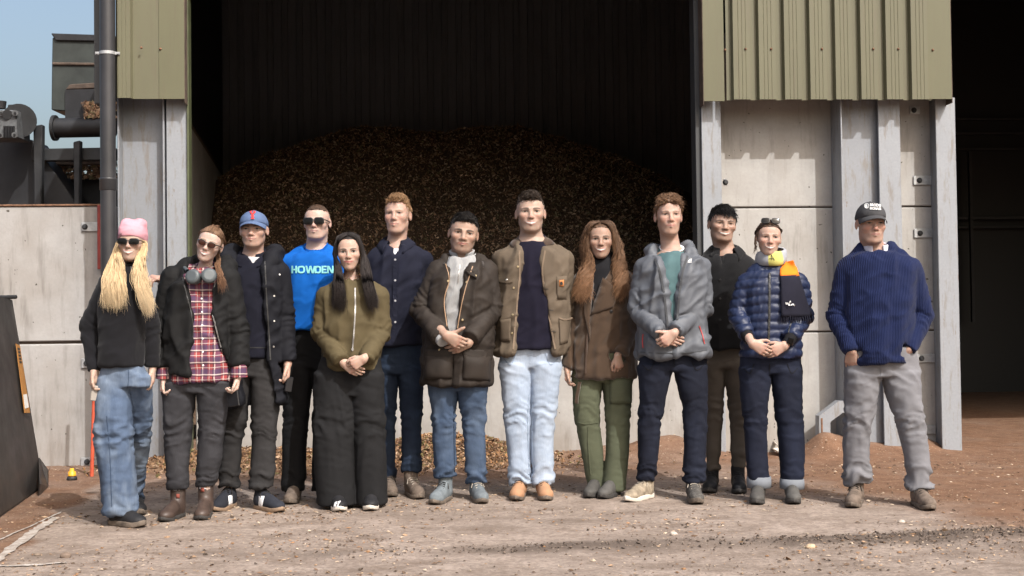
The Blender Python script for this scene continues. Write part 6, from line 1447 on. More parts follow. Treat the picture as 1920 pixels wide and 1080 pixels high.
# 2 ---- woman in plaid shirt
def person2():
    p = Person('woman in open black parka over red plaid shirt with headphones round her neck', 350, 983, 0.17)
    sk = (0.445, 0.325, 0.272)
    p.shoe(0, 303, 981, -42, 'chelsea', C_['brownboot'], M['soleb'], 0.265, 0.98, None, 0.19, 'ankle_boot', hem=333); p.shoe(1, 375, 978, -8, 'chelsea', C_['brownboot'], M['soleb'], 0.265, 0.98, None, 0.19, 'ankle_boot', hem=385)
    for i, (x, y) in enumerate(((334, 926), (380, 914))): p.patch('pull_tab', 'shoe%d' % i, [(x - 3, y), (x + 3, y), (x + 3, y + 8), (x - 3, y + 8)], plain('tab_red', (0.25, 0.06, 0.04), 0.8), 0.003, 0.003, 3, 3)
    p.trousers([(690, 308, 436), (715, 306, 436), (735, 306, 434)], [[(715, 305, 368), (760, 307, 364), (798, 309, 358), (858, 311, 355), (918, 314, 352)], [(715, 370, 435), (760, 372, 427), (798, 374, 420), (858, 371, 416), (912, 367, 403)]], C_['greyjean'], amp=0.010, name='jeans', hemamp=0.5)
    for i, (x, y) in enumerate(((333, 924), (386, 914))):
        tube('sock', [p.ank[i] + np.array([0, 0, 0.07]), p.ank[i] + np.array([0, 0, 0.13])], 0.040, C_['whitetee'], p.root, 14)
    arms = [[(324, 522, 0.0, 0.070), (303, 622, 0.0, 0.066), (308, 690, -0.04, 0.056)], [(428, 524, 0.0, 0.070), (445, 620, 0.0, 0.066), (448, 687, -0.04, 0.056)]]
    shirt, V, Q = p.top('plaid_shirt', [(505, 352, 408), (525, 338, 420), (600, 335, 420), (660, 328, 428), (714, 316, 438)], [[(345, 530, 0.0, 0.03), (340, 560, 0.0, 0.03)], [(415, 530, 0.0, 0.03), (415, 560, 0, 0.03)]], C_['plaid'], b=0.118, body_amp=0.010, disp=[(0.016, (16, 16, 2), 0, None, None)], neckcut=(385, 500, 0.06, 0.06, 0.05), dip=0)
    p.collar('collar', p.L(385, 497, 0.012), 0.064, 0.062, C_['plaid'], 0.55, 0.022, 0.055, 0.030, 0.05, 0.03, parent=shirt, over='plaid_shirt')
    for i in range(6): p.button('plaid_shirt', 378 + i * 0.6, 560 + i * 25, 0.0055, C_['whitetee'], shirt)
    c = p.L(385, 508, 0.03); hood = ring_hood(p, c, 0.115, 0.10, 0.050, -0.035, 0.035, 0.9)
    jk, V, Q = p.top('parka', [(508, 350, 412), (522, 335, 424), (545, 316, 434), (600, 311, 436), (660, 308, 438), (700, 308, 440)], arms, C_['parka'], b=0.150, opening=[(490, 346, 408), (507, 343, 406), (540, 351, 402), (564, 357, 398), (602, 364, 403), (656, 362, 417), (705, 358, 430)], extra=hood, elbow_amp=0.014, body_amp=0.010, neckcut=(385, 500, 0.078, 0.076, 0.03))
    p.strip('zip', 'parka', [(404, 530), (396, 570), (404, 610), (416, 655), (425, 680)], 0.006, M['zipmetal'], 0.001, 0.003, jk); p.strip('zip', 'parka', [(342, 520), (352, 560), (361, 605), (359, 690)], 0.006, M['zipdark'], 0.002, 0.003, jk)
    for (wx, wy) in ((308, 700), (448, 697)):
        w = p.L(wx, wy, -0.045); tube('shirt_cuff', [w + np.array([0, 0, 0.04]), w, w + np.array([0, 0, -0.030])], [0.044, 0.046, 0.049], C_['plaid'], shirt, 18)
    H = Head(p, (379, 490), (384, 516), 18, 4, 0, 0.92, 0.93, -0.10, skin=sk, smile=1.0, teeth=True, female=True, brow=(0.22, 0.14, 0.09), neckr=0.044, lip=(0.46, 0.17, 0.16), hl=0.066, scalp=(0.16, 0.10, 0.06))
    h = lambda *a: H.W(np.array(a) * np.array([H.w, 1, 1])); L = p.L
    gs = [(1.0, [h(sg * 0.058, -0.066, 0.060), h(sg * 0.081, -0.02, 0.055), h(sg * 0.084, 0.05, 0.02), h(0.04, 0.115, -0.03)], [h(0.0, -0.090, 0.080), h(sg * 0.004, -0.03, 0.124), h(sg * 0.004, 0.06, 0.115), h(0.03, 0.120, 0.02)]) for sg in (-1, 1)]
    bc = [h(0.04, 0.08, -0.03), h(0.075, 0.05, -0.08), L(408, 497, -0.09), L(413, 515, -0.150), L(417, 538, -0.172)]
    gs.append((0.55, [b_ + np.array([-0.014, 0, 0]) for b_ in bc], [b_ + np.array([0.014, -0.008, 0]) for b_ in bc]))
    H.long_hair((0.150, 0.088, 0.052), gs, 640, 13, 0.004, 0.0022, 0.006, 0.066, wave=0.010, tip=(0.17, 0.085, 0.045))
    H.glasses(0.044, 0.031, 2.3, 0.0, lens=plain('brown_lens', (0.035, 0.012, 0.008), 0.12, 0.1, 10, 0.0, 10), cat=0.05, framew=0.0025)
    hp = empty('headphones', (0, 0, 0), parent=p.root)
    for sx, (x, y) in ((-1, (362, 519)), (1, (392, 517))):
        c0 = p.L(x, y, -0.15); ax = nz((0.25 * sx, -1.0, 0.25)); tube('ear_cup', [c0 - ax * 0.022, c0 + ax * 0.006, c0 + ax * 0.016, c0 + ax * 0.019], [0.036, 0.044, 0.040, 0.026], C_['hp'], hp, 22)
        tube('ear_pad', [c0 - ax * 0.040, c0 - ax * 0.036, c0 - ax * 0.0225], [0.030, 0.037, 0.037], C_['hp'], hp, 22)
    a0, b0 = p.L(352, 508, -0.10), p.L(403, 505, -0.10); mid = p.L(384, 498, 0.10)
    bp = catmull(np.array([[a0, p.L(345, 500, -0.02), p.L(355, 496, 0.07), mid, p.L(412, 494, 0.07), p.L(416, 498, -0.02), b0]]), 30); TV, TQ = tubes(bp, 0.011, 8); mkmesh('head_band', TV, TQ, mat=C_['hp'], parent=hp)
    hang_hand(p, 308, 707, -0.05, -1, sk, 0.88, (50, 55, 30)); hang_hand(p, 447, 704, -0.05, 1, sk, 0.88, (45, 55, 30), (-0.15, -0.1))
    p.coarse_body(H.nb, 0.83, [[(a[0], a[1], a[2]) for a in ar] for ar in arms], sk); p.flush_body()
    c = p.L(437, 744, -0.07) + p.org; n = box('phone', -0.036, 0.036, -0.006, 0.006, -0.055, 0.05, plain('black_phone', (0.012, 0.012, 0.014), 0.3, 0.1), None, 0.004); n.location = c; n.rotation_euler = (0, R(-8), R(-20)); tag(n, 'black phone held low by the woman in the plaid shirt', 'phone', 'phones held in hands')
# 3 ---- man in blue cap
def person3():
    p = Person('man in faded blue cap, navy knitted polo and long dark parka', 472, 964, 0.17, 0.04)
    sk = PINK
    p.shoe(0, 402, 962, -38, 'low', C_['navyshoe'], M['soleg'], 0.285, 1.0, C_['lace'], 0.10, 'trainer', hem=429); p.shoe(1, 529, 962, 42, 'low', C_['navyshoe'], M['soleg'], 0.285, 1.0, C_['lace'], 0.10, 'trainer', hem=491)
    for i, q in ((0, [(428, 930), (436, 927), (436, 946), (429, 948)]), (1, [(486, 930), (496, 930), (492, 950), (485, 948)])): p.patch('side_stripe', 'shoe%d' % i, q, C_['whitetee'], 0.003, 0.003, 5, 5)
    p.trousers([(640, 436, 514), (680, 428, 522), (705, 424, 528)], [[(690, 424, 476), (740, 420, 468), (786, 419, 463), (833, 416, 452), (912, 409, 449)], [(690, 470, 528), (740, 472, 525), (786, 473, 521), (833, 474, 516), (914, 469, 514)]], C_['charcoal'], amp=0.012)
    arms = [[(424, 508, 0.0, 0.066), (376, 545, -0.12, 0.055), (318, 530, -0.22, 0.045)], [(523, 512, 0.0, 0.068), (531, 590, 0.02, 0.064), (540, 678, -0.02, 0.053)]]
    polo, V, Q = p.top('polo_shirt', [(472, 450, 497), (486, 440, 507), (520, 430, 516), (600, 430, 516), (650, 432, 514), (671, 438, 510)], [[(448, 515, 0.0, 0.03), (446, 532, 0.0, 0.03)], [(498, 515, 0.0, 0.03), (500, 532, 0, 0.03)]], C_['polo'], b=0.125, body_amp=0.005, opening=[(462, 455, 492), (480, 459, 488), (490, 466, 482), (499, 473, 475), (502, 476, 472)], neckcut=(474, 474, 0.066, 0.064, 0.05))
    p.strip('hem_band', 'polo_shirt', [(452, 652), (480, 652), (508, 652)], 0.004, M['ink'], 0.001, 0.002, polo)
    c = p.L(474, 481, 0.02); hood = ring_hood(p, c, 0.135, 0.105, 0.052, -0.055, 0.045, 0.85)
    jk, V, Q = p.top('parka', [(482, 440, 508), (498, 424, 526), (525, 414, 535), (600, 412, 533), (680, 410, 534), (758, 412, 535)], arms, C_['parka3'], b=0.150, opening=[(460, 446, 495), (480, 447, 494), (560, 442, 496), (675, 448, 504), (765, 456, 518)], extra=hood, elbow_amp=0.013, body_amp=0.009, neckcut=(474, 476, 0.088, 0.08, 0.05))
    p.strip('zip', 'parka', [(497, 490), (500, 560), (504, 620), (507, 675)], 0.007, M['zipdark'], 0.002, 0.003, jk)
    for x, y in ((524, 515), (537, 486), (514, 555), (514, 602), (513, 650)): p.button('parka', x, y, 0.006, M['metal'], jk, 'snap')
    H = Head(p, (472, 464), (474, 486), 0, 2, -2, 0.96, 1.02, 0.0, 0.0, skin=sk, smile=0.35, brow=(0.06, 0.035, 0.02), stubble=0.22, neckr=0.055, lip=(0.44, 0.2, 0.17), squint=0.55, ear=1.3)
    H.short_hair((0.045, 0.028, 0.018), 0.003, 0.0, 0.068, length=0.012, n=350, wild=0.2, hat=True)
    cap = H.cap(C_['bluecap'], 0.044, 0.12, 0.066)
    red = plain('red_embroidery', (0.55, 0.03, 0.02), 0.8, 0.1)          # small red emblem: claws up, tail down
    def stroke(pts, w):
        out = []
        for (x0, y0), (x1, y1) in zip(pts[:-1], pts[1:]):
            L_ = math.hypot(x1 - x0, y1 - y0); nx_, ny_ = -(y1 - y0) / L_ * w / 2, (x1 - x0) / L_ * w / 2; out.append([(474 + x0 + nx_, 402 + y0 + ny_), (474 + x1 + nx_, 402 + y1 + ny_), (474 + x1 - nx_, 402 + y1 - ny_), (474 + x0 - nx_, 402 + y0 - ny_)])
        return out
    em = stroke([(0, -1), (0, 3), (0, 7)], 3.6) + stroke([(-3, 8), (3, 8)], 1.6)
    for g in (-1, 1): em += stroke([(0, 0), (g * 3, -2), (g * 4.6, -5), (g * 3.6, -8)], 2.2) + stroke([(g * 3, -3), (g * 1.6, -6)], 1.6) + stroke([(0, 3), (g * 3.5, 4)], 0.8)
    p.decal('cap_emblem', 'cap', em, red, 0.008)
    p.collar('collar', p.L(474, 470, 0.015), 0.070, 0.068, C_['polo'], 0.42, 0.022, 0.055, 0.026, 0.045, 0.03, parent=polo, over='polo_shirt'); p.collar('undershirt', p.L(474, 470, 0.012), 0.062, 0.060, C_['greytee'], 0.06, 0.006, 0.03, 0.004, 0.055, 0.0)
    p.top('undershirt', [(474, 452, 495), (488, 444, 503), (520, 434, 512), (600, 438, 510)], [[(452, 518, 0.0, 0.03), (450, 532, 0.0, 0.03)], [(494, 518, 0.0, 0.03), (496, 532, 0, 0.03)]], C_['greytee'], b=0.110, h=0.012, neckcut=(474, 468, 0.062, 0.060, 0.055))
    hang_hand(p, 540, 680, -0.03, 1, sk, 1.0, (40, 45, 30), (-0.05, -0.1))
    p.hand(p.L(312, 524, -0.24), (-0.75, -0.65, 0.1), (-0.3, -0.3, 0.9), (-0.6, 0.5, 0.3), (40, 45, 30), 0.95, skin=sk, fore=0.08)
    p.coarse_body(H.nb, 0.86, [[(a[0], a[1], a[2]) for a in ar] for ar in arms], sk); p.flush_body()
    c = p.L(542, 719, -0.06) + p.org; n = box('phone', -0.022, 0.022, -0.006, 0.006, -0.05, 0.04, plain('black_phone_back', (0.012, 0.012, 0.014), 0.3, 0.1), None, 0.004); n.location = c; n.rotation_euler = (0, R(10), R(30)); tag(n, 'black phone in the hand of the man in the blue cap', 'phone', 'phones held in hands')
# 4 ---- man in bright blue t-shirt
def person4():
    p = Person('man in bright blue lettered t-shirt and black sunglasses behind the others', 590, 950, 0.19, 0.12)
    sk = (0.435, 0.31, 0.26)
    p.shoe(0, 538, 951, -25, 'trainer', C_['mudboot'], M['solemud'], 0.285, 1.0, C_['lace'], 0.11, 'walking_shoe', 0.08, hem=551); p.shoe(1, 604, 951, 8, 'trainer', C_['blackshoe'], M['soleb'], 0.285, 1.0, C_['lace'], 0.11, 'walking_shoe', 0.08, hem=606)
    p.trousers([(600, 545, 640), (660, 534, 642), (690, 532, 640)], [[(680, 531, 590), (754, 532, 581), (836, 530, 574), (920, 530, 572)], [(680, 584, 642), (754, 588, 636), (836, 586, 632), (920, 584, 628)]], C_['black_trs'], amp=0.009)
    arms = [[(540, 494, 0.0, 0.058), (532, 545, 0.02, 0.060)], [(640, 492, 0.0, 0.058), (648, 545, 0.02, 0.060)]]
    o, V, Q = p.top('t_shirt', [(464, 570, 614), (472, 552, 632), (486, 536, 648), (520, 532, 652), (570, 535, 648), (618, 538, 645)], arms, C_['bluetee'], b=0.13, elbow_amp=0.006, body_amp=0.005, neckcut=(592, 453, 0.064, 0.062, 0.058))
    p.collar('neck_band', p.L(592, 452, 0.012), 0.070, 0.070, C_['bluetee'], 0.04, 0.004, 0.022, 0.010, 0.060, 0.0, parent=o, over='t_shirt', clear=0.003)
    aqua = plain('pale_aqua_print', (0.20, 0.52, 0.52), 0.8, 0.05)
    x0 = 547.0; w = [11, 15, 17, 13, 10.5, 13]; y0, y1 = 498.5, 512.5; P = []; x = x0
    def rc(a, b, c, d): return [(a, c), (b, c), (b, d), (a, d)]
    mt = 3.2
    for ch, ww in zip('HOWDEN', w):
        a, b = x, x + ww - 0.6; m_ = (y0 + y1) / 2
        if ch == 'H': P += [rc(a, a + mt, y0, y1), rc(b - mt, b, y0, y1), rc(a + mt, b - mt, m_ - 1.5, m_ + 1.5)]
        if ch == 'E': P += [rc(a, a + mt, y0, y1), rc(a + mt, b, y0, y0 + 2.8), rc(a + mt, b - 1, m_ - 1.3, m_ + 1.3), rc(a + mt, b, y1 - 2.8, y1)]
        if ch in 'OD':
            cx, cy, rx_, ry_ = (a + b) / 2, m_, (b - a) / 2, (y1 - y0) / 2; lft = ch == 'D'
            for k in range(20):
                t0, t1 = 2 * math.pi * k / 20, 2 * math.pi * (k + 1) / 20; f = lambda t, s_: (cx + np.sign(math.cos(t)) * abs(math.cos(t)) ** 0.7 * (rx_ - s_ * 3.4), cy + np.sign(math.sin(t)) * abs(math.sin(t)) ** 0.7 * (ry_ - s_ * 2.9)); P.append([f(t0, 0), f(t1, 0), f(t1, 1), f(t0, 1)])
            if lft: P += [rc(a, a + mt, y0, y1)]
        if ch == 'W':
            q = ww / 4 - 0.2
            for k in range(4):
                xa, xb = a + k * q, a + (k + 1) * q; ya, yb = (y0, y1) if k % 2 == 0 else (y1, y0); P.append([(xa - 0.2, ya), (xa + 3.2, ya), (xb + 3.0, yb), (xb - 0.4, yb)])
        if ch == 'N': P += [rc(a, a + mt, y0, y1), rc(b - mt, b, y0, y1), [(a + 0.5, y0), (a + 4.2, y0), (b - 0.5, y1), (b - 4.2, y1)]]
        x += ww
    p.decal('shirt_lettering', 't_shirt', P, aqua, 0.0050, o)
    H = Head(p, (590, 449), (592, 473), 0, -3, -3, 0.97, 1.0, 0.06, 0.004, skin=sk, smile=0.15, brow=(0.08, 0.045, 0.03), stubble=0.12, neckr=0.058, lip=(0.46, 0.24, 0.21), ear=1.3, blush=0.35)
    H.short_hair((0.055, 0.032, 0.02), 0.003, 0.010, 0.074, (0, -0.1, 1), 0.016, 900, 0.25)
    H.glasses(0.050, 0.037, 3.8, 0.0, framew=0.005)
    arm_skin = [[(540, 500, 0.0), (524, 570, 0.06), (540, 640, 0.12)], [(640, 500, 0.0), (656, 570, 0.06), (640, 640, 0.12)]]
    p.coarse_body(H.nb, 0.88, arm_skin, sk); p.flush_body()
# 5 ---- woman with long dark hair
def person5():
    p = Person('woman with long straight black hair, khaki zip jacket and wide black trousers', 660, 960, 0.20)
    sk = (0.41, 0.28, 0.222)
    p.shoe(0, 638, 961, -18, 'low', C_['blackshoe'], M['solew'], 0.25, 1.0, C_['lace'], 0.10, 'trainer', hem=632); p.shoe(1, 694, 959, 2, 'low', C_['blackshoe'], M['solew'], 0.25, 1.0, C_['lace'], 0.10, 'trainer', hem=697)
    for q in ([(628, 942), (633, 940), (629, 952), (625, 951)], [(635, 940), (639, 939), (634, 953), (630, 952)]): p.patch('side_stripe', 'shoe0', q, C_['whitetee'], 0.003, 0.003, 4, 4)
    p.trousers([(660, 606, 712), (700, 592, 716), (740, 588, 718)], [[(700, 590, 664, 0.10), (786, 590, 664, 0.105), (849, 588, 665, 0.11), (945, 596, 668, 0.115)], [(700, 660, 718, 0.10), (786, 664, 720, 0.105), (849, 666, 724, 0.11), (945, 668, 727, 0.115)]], C_['black_wide'], b=0.11, amp=0.013, thigh=0.4, hemamp=0.05, k=0.012)
    arms = [[(611, 557, 0.0, 0.062), (605, 622, 0.0, 0.064), (640, 677, -0.17, 0.047)], [(711, 556, 0.0, 0.062), (713, 622, 0.0, 0.064), (686, 675, -0.17, 0.047)]]
    o, V, Q = p.top('zip_jacket', [(524, 640, 676), (534, 622, 698), (552, 606, 714), (590, 603, 717), (640, 604, 716), (672, 608, 712), (694, 614, 708)], arms, C_['khaki'], b=0.125, elbow_amp=0.012, body_amp=0.008, neckcut=(659, 524, 0.056, 0.054, 0.035), dip=4)
    p.collar('collar', p.L(659, 523, 0.010), 0.061, 0.060, C_['khaki'], 0.25, 0.014, 0.028, 0.008, 0.035, 0.0, parent=o, over='zip_jacket')
    p.strip('zip', 'zip_jacket', [(666, 540), (666, 580), (664, 620), (661, 658)], 0.008, M['zipmetal'], 0.002, 0.003, o); p.button('zip_jacket', 661, 655, 0.008, M['metal'], o, 'zip_pull')
    H = Head(p, (655, 507), (658, 531), -2, 5, 2, 0.97, 0.95, -0.12, skin=sk, smile=0.75, female=True, brow=(0.018, 0.012, 0.010), browt=0.0048, neckr=0.043, lip=(0.44, 0.14, 0.13), squint=0.95, hl=0.080, scalp=(0.02, 0.015, 0.013))
    h = lambda *a: H.W(np.array(a) * np.array([H.w, 1, 1])); L = p.L
    gs = []
    for sg, pts in ((-1, [(630, 490), (626, 530), (628, 572), (638, 500), (645, 535), (650, 575)]), (1, [(690, 490), (700, 535), (708, 574), (677, 500), (680, 535), (688, 572)])):
        A_ = [h(sg * 0.004, 0.02, 0.128), h(sg * 0.066, 0.02, 0.104), h(sg * 0.096, 0.0, -0.005), L(*pts[0], -0.06), L(*pts[1], -0.135), L(*pts[2], -0.145)]
        B_ = [h(sg * 0.004, -0.070, 0.105), h(sg * 0.050, -0.074, 0.078), h(sg * 0.079, -0.058, -0.01), L(*pts[3], -0.095), L(*pts[4], -0.150), L(*pts[5], -0.155)]
        gs.append((1.0, A_, B_)); gs.append((0.6, [h(sg * 0.004, 0.06, 0.11), h(sg * 0.06, 0.095, 0.075), h(sg * 0.09, 0.085, -0.03), h(sg * 0.09, 0.06, -0.12), L(626 if sg < 0 else 698, 545, 0.02), L(622 if sg < 0 else 704, 560, -0.10)], A_))
    H.long_hair((0.016, 0.012, 0.011), gs, 1400, 11, 0.006, 0.0018, 0.010, 0.078, tip=(0.022, 0.015, 0.013))
    clasp(p, (642, 677), (684, 672), sk, arms, 0.90, 'R', dyl=-0.185, dyr=-0.19, fl=(1, -0.1, -0.65), fr=(-1, -0.1, -0.55), curl=(45, 55, 35), thumbout=-0.2)
    p.coarse_body(H.nb, 0.82, [[(a[0], a[1], a[2]) for a in ar] for ar in arms], sk); p.flush_body()
# 6 ---- man in navy overshirt
def person6():
    p = Person('tall fair-haired man in buttoned navy overshirt and dark jeans', 745, 941, 0.19, 0.13)
    sk = PINK
    p.shoe(0, 731, 938, -4, 'boot', C_['mudboot'], M['solemud'], 0.29, 1.0, C_['lace'], 0.15, 'walking_boot', 0.1, hem=728); p.shoe(1, 786, 942, 25, 'boot', C_['mudboot'], M['solemud'], 0.29, 1.0, C_['lacel'], 0.16, 'walking_boot', 0.1, hem=770)
    p.trousers([(620, 700, 792), (670, 706, 793), (700, 708, 793)], [[(690, 707, 748), (729, 710, 745), (788, 711, 742), (847, 713, 741), (896, 715, 741)], [(690, 744, 793), (729, 749, 793), (788, 753, 791), (847, 753, 790), (884, 754, 787)]], C_['jeans6'], amp=0.012, name='jeans')
    arms = [[(704, 490, 0.0, 0.060), (697, 570, 0.06, 0.054), (716, 640, 0.13, 0.045)], [(796, 488, 0.0, 0.060), (803, 570, 0.06, 0.054), (786, 640, 0.13, 0.045)]]
    o, V, Q = p.top('overshirt', [(454, 718, 764), (464, 702, 784), (482, 690, 802), (530, 690, 801), (590, 693, 796), (647, 694, 793)], arms, C_['navyshirt'], b=0.135, elbow_amp=0.011, body_amp=0.008, opening=[(440, 719, 765), (458, 721, 761), (472, 728, 754), (486, 739, 743), (489, 743, 739)], neckcut=(742, 452, 0.07, 0.068, 0.04), dip=6)
    p.strip('placket', 'overshirt', [(740, 484), (741, 540), (740, 600), (739, 643)], 0.030, C_['navyshirt'], 0.001, 0.003, o)
    for y in (487, 526, 564, 604): p.button('overshirt', 741, y, 0.0075, C_['silverbtn'], o)
    p.collar('collar', p.L(742, 448, 0.012), 0.074, 0.070, C_['navyshirt'], 0.50, 0.024, 0.066, 0.036, 0.036, 0.04, parent=o, over='overshirt')
    p.top('undershirt', [(457, 722, 760), (470, 714, 770), (492, 702, 784), (560, 700, 788), (600, 702, 786)], [[(720, 505, 0.0, 0.03), (718, 522, 0.0, 0.03)], [(766, 505, 0.0, 0.03), (768, 522, 0, 0.03)]], C_['whitetee'], b=0.108, h=0.012, neckcut=(742, 446, 0.064, 0.062, 0.05))
    H = Head(p, (740, 438), (742, 464), 0, -8, -4, 1.05, 0.95, 0.0, 0.009, skin=sk, smile=0.25, brow=(0.22, 0.13, 0.07), browa=0.55, stubble=0.12, stubcol=(0.25, 0.14, 0.08), neckr=0.056, lip=(0.46, 0.22, 0.18), squint=0.4, ear=1.2, blush=0.4)
    H.short_hair((0.17, 0.095, 0.048), 0.010, 0.022, 0.076, (0.15, -0.25, 0.9), 0.044, 1500, 0.45, col2=(0.27, 0.165, 0.085), curl=0.25)
    p.coarse_body(H.nb, 0.90, [[(a[0], a[1], a[2]) for a in ar] for ar in arms], sk)
    for a in arms: hang_hand(p, a[2][0], a[2][1] + 3, a[2][2], -1 if a is arms[0] else 1, sk, 1.0, fore=0.05)
    p.flush_body()
# 7 ---- man in brown waxed jacket
def person7():
    p = Person('dark-haired man in dark brown waxed jacket over grey half-zip jumper', 860, 947, 0.19)
    sk = OLIVE
    p.shoe(0, 812, 948, -36, 'boot', C_['greyboot'], M['solemud'], 0.29, 1.02, C_['lace'], 0.15, 'walking_boot', hem=835); p.shoe(1, 905, 946, 12, 'boot', C_['greyboot'], M['solemud'], 0.29, 1.02, C_['lacel'], 0.15, 'walking_boot', hem=893)
    p.trousers([(680, 803, 912), (710, 803, 912), (730, 804, 912)], [[(715, 803, 858), (760, 808, 856), (788, 810, 854), (818, 811, 853), (847, 813, 855), (894, 816, 855)], [(715, 856, 913), (760, 862, 911), (788, 868, 909), (818, 870, 908), (847, 871, 910), (906, 875, 912)]], C_['jeans7'], amp=0.012, name='jeans')
    p.strip('seam', 'jeans', [(851, 760), (851, 820), (852, 885)], 0.005, C_['jeans6'], 0.0, 0.003)
    arms = [[(822, 508, 0.0, 0.070), (790, 582, -0.01, 0.066), (828, 634, -0.20, 0.054)], [(912, 508, 0.0, 0.070), (921, 580, -0.01, 0.066), (882, 634, -0.19, 0.054)]]
    jm, V, Q = p.top('half_zip_jumper', [(474, 844, 890), (492, 836, 898), (520, 824, 910), (600, 818, 912), (690, 816, 908)], [[(846, 515, 0.0, 0.03), (843, 535, 0.0, 0.03)], [(888, 515, 0.0, 0.03), (890, 535, 0, 0.03)]], C_['greyknit'], b=0.135, body_amp=0.006, neckcut=(866, 478, 0.066, 0.064, 0.035))
    p.collar('collar', p.L(866, 474, 0.012), 0.070, 0.066, C_['greyknit'], 0.36, 0.034, 0.045, 0.012, 0.035, 0.02, parent=jm, over='half_zip_jumper'); p.strip('zip', 'half_zip_jumper', [(862, 497), (860, 515), (859, 530)], 0.007, M['zipmetal'], 0.002, 0.003, jm)
    jk, V, Q = p.top('waxed_jacket', [(482, 842, 894), (494, 826, 912), (520, 808, 926), (580, 800, 926), (650, 795, 922), (690, 792, 920), (721, 790, 919)], arms, C_['wax'], b=0.158, opening=[(470, 838, 886), (490, 838, 886), (524, 844, 874), (562, 836, 866), (600, 839, 860), (618, 840, 857), (650, 845, 853), (725, 846, 850)], elbow_amp=0.014, body_amp=0.009, neckcut=(866, 484, 0.084, 0.078, 0.03))
    p.collar('corduroy_collar', p.L(866, 480, 0.020), 0.086, 0.080, C_['cord'], 0.66, 0.034, 0.062, 0.038, 0.050, 0.045, parent=jk, over='waxed_jacket')
    jacket_edges(p, 'waxed_jacket', [(836, 495), (842, 524), (833, 562), (838, 612)], [(886, 500), (873, 540), (864, 580), (858, 616)], plain('tan_zip_tape', (0.33, 0.21, 0.13), 0.6, 0.2), 0.005, jk)
    p.patch('flap', 'waxed_jacket', [(798, 655), (851, 655), (850, 672), (797, 674)], C_['wax'], 0.004, 0.006, 8, 6, jk); p.patch('pocket', 'waxed_jacket', [(798, 668), (850, 666), (848, 709), (797, 711)], C_['wax'], 0.003, 0.010, 10, 10, jk, 0.016)
    p.patch('flap', 'waxed_jacket', [(868, 655), (920, 656), (922, 674), (870, 672)], C_['wax'], 0.004, 0.006, 8, 6, jk); p.patch('pocket', 'waxed_jacket', [(870, 666), (920, 668), (919, 714), (868, 711)], C_['wax'], 0.003, 0.010, 10, 10, jk, 0.016)
    p.patch('collar_tab', 'waxed_jacket', [(873, 508), (890, 512), (894, 522), (878, 514)], C_['wax'], 0.006, 0.006, 5, 5, jk)
    for x, y in ((840, 527), (875, 529), (892, 517), (867, 600), (845, 640), (880, 657), (824, 656)): p.button('waxed_jacket', x, y, 0.0075, M['brass'], jk, 'snap')
    H = Head(p, (865, 474), (866, 494), 8, 4, 0, 1.06, 1.02, -0.02, skin=sk, smile=0.45, brow=(0.015, 0.011, 0.009), browt=0.006, browa=0.92, stubble=0.22, stubcol=(0.06, 0.04, 0.032), neckr=0.057, lip=(0.36, 0.15, 0.12), squint=0.6, ear=1.3, nose=1.13)
    H.short_hair((0.012, 0.010, 0.009), 0.010, 0.020, 0.070, (0.1, -0.45, 0.75), 0.032, 1400, 0.55, curl=0.9)
    w = p.L(828, 634, -0.20); f = nz(arm_dir(p, arms[0])); tube('jumper_cuff', [w - f * 0.03, w + f * 0.012, w + f * 0.030], [0.042, 0.045, 0.042], C_['greyknit'], jm, 20)
    clasp(p, (835, 628), (880, 640), sk, arms, 1.06, 'L', dyl=-0.235, dyr=-0.20, fl=(1, -0.10, -0.55), fr=(-1, 0.0, -0.3), curl=(28, 42, 30), thumbout=0.9)
    p.coarse_body(H.nb, 0.87, [[(a[0], a[1], a[2]) for a in ar] for ar in arms], sk); p.flush_body()
def arm_dir(p, arm): return p.L(*arm[-1][:3]) - p.L(*arm[-2][:3])
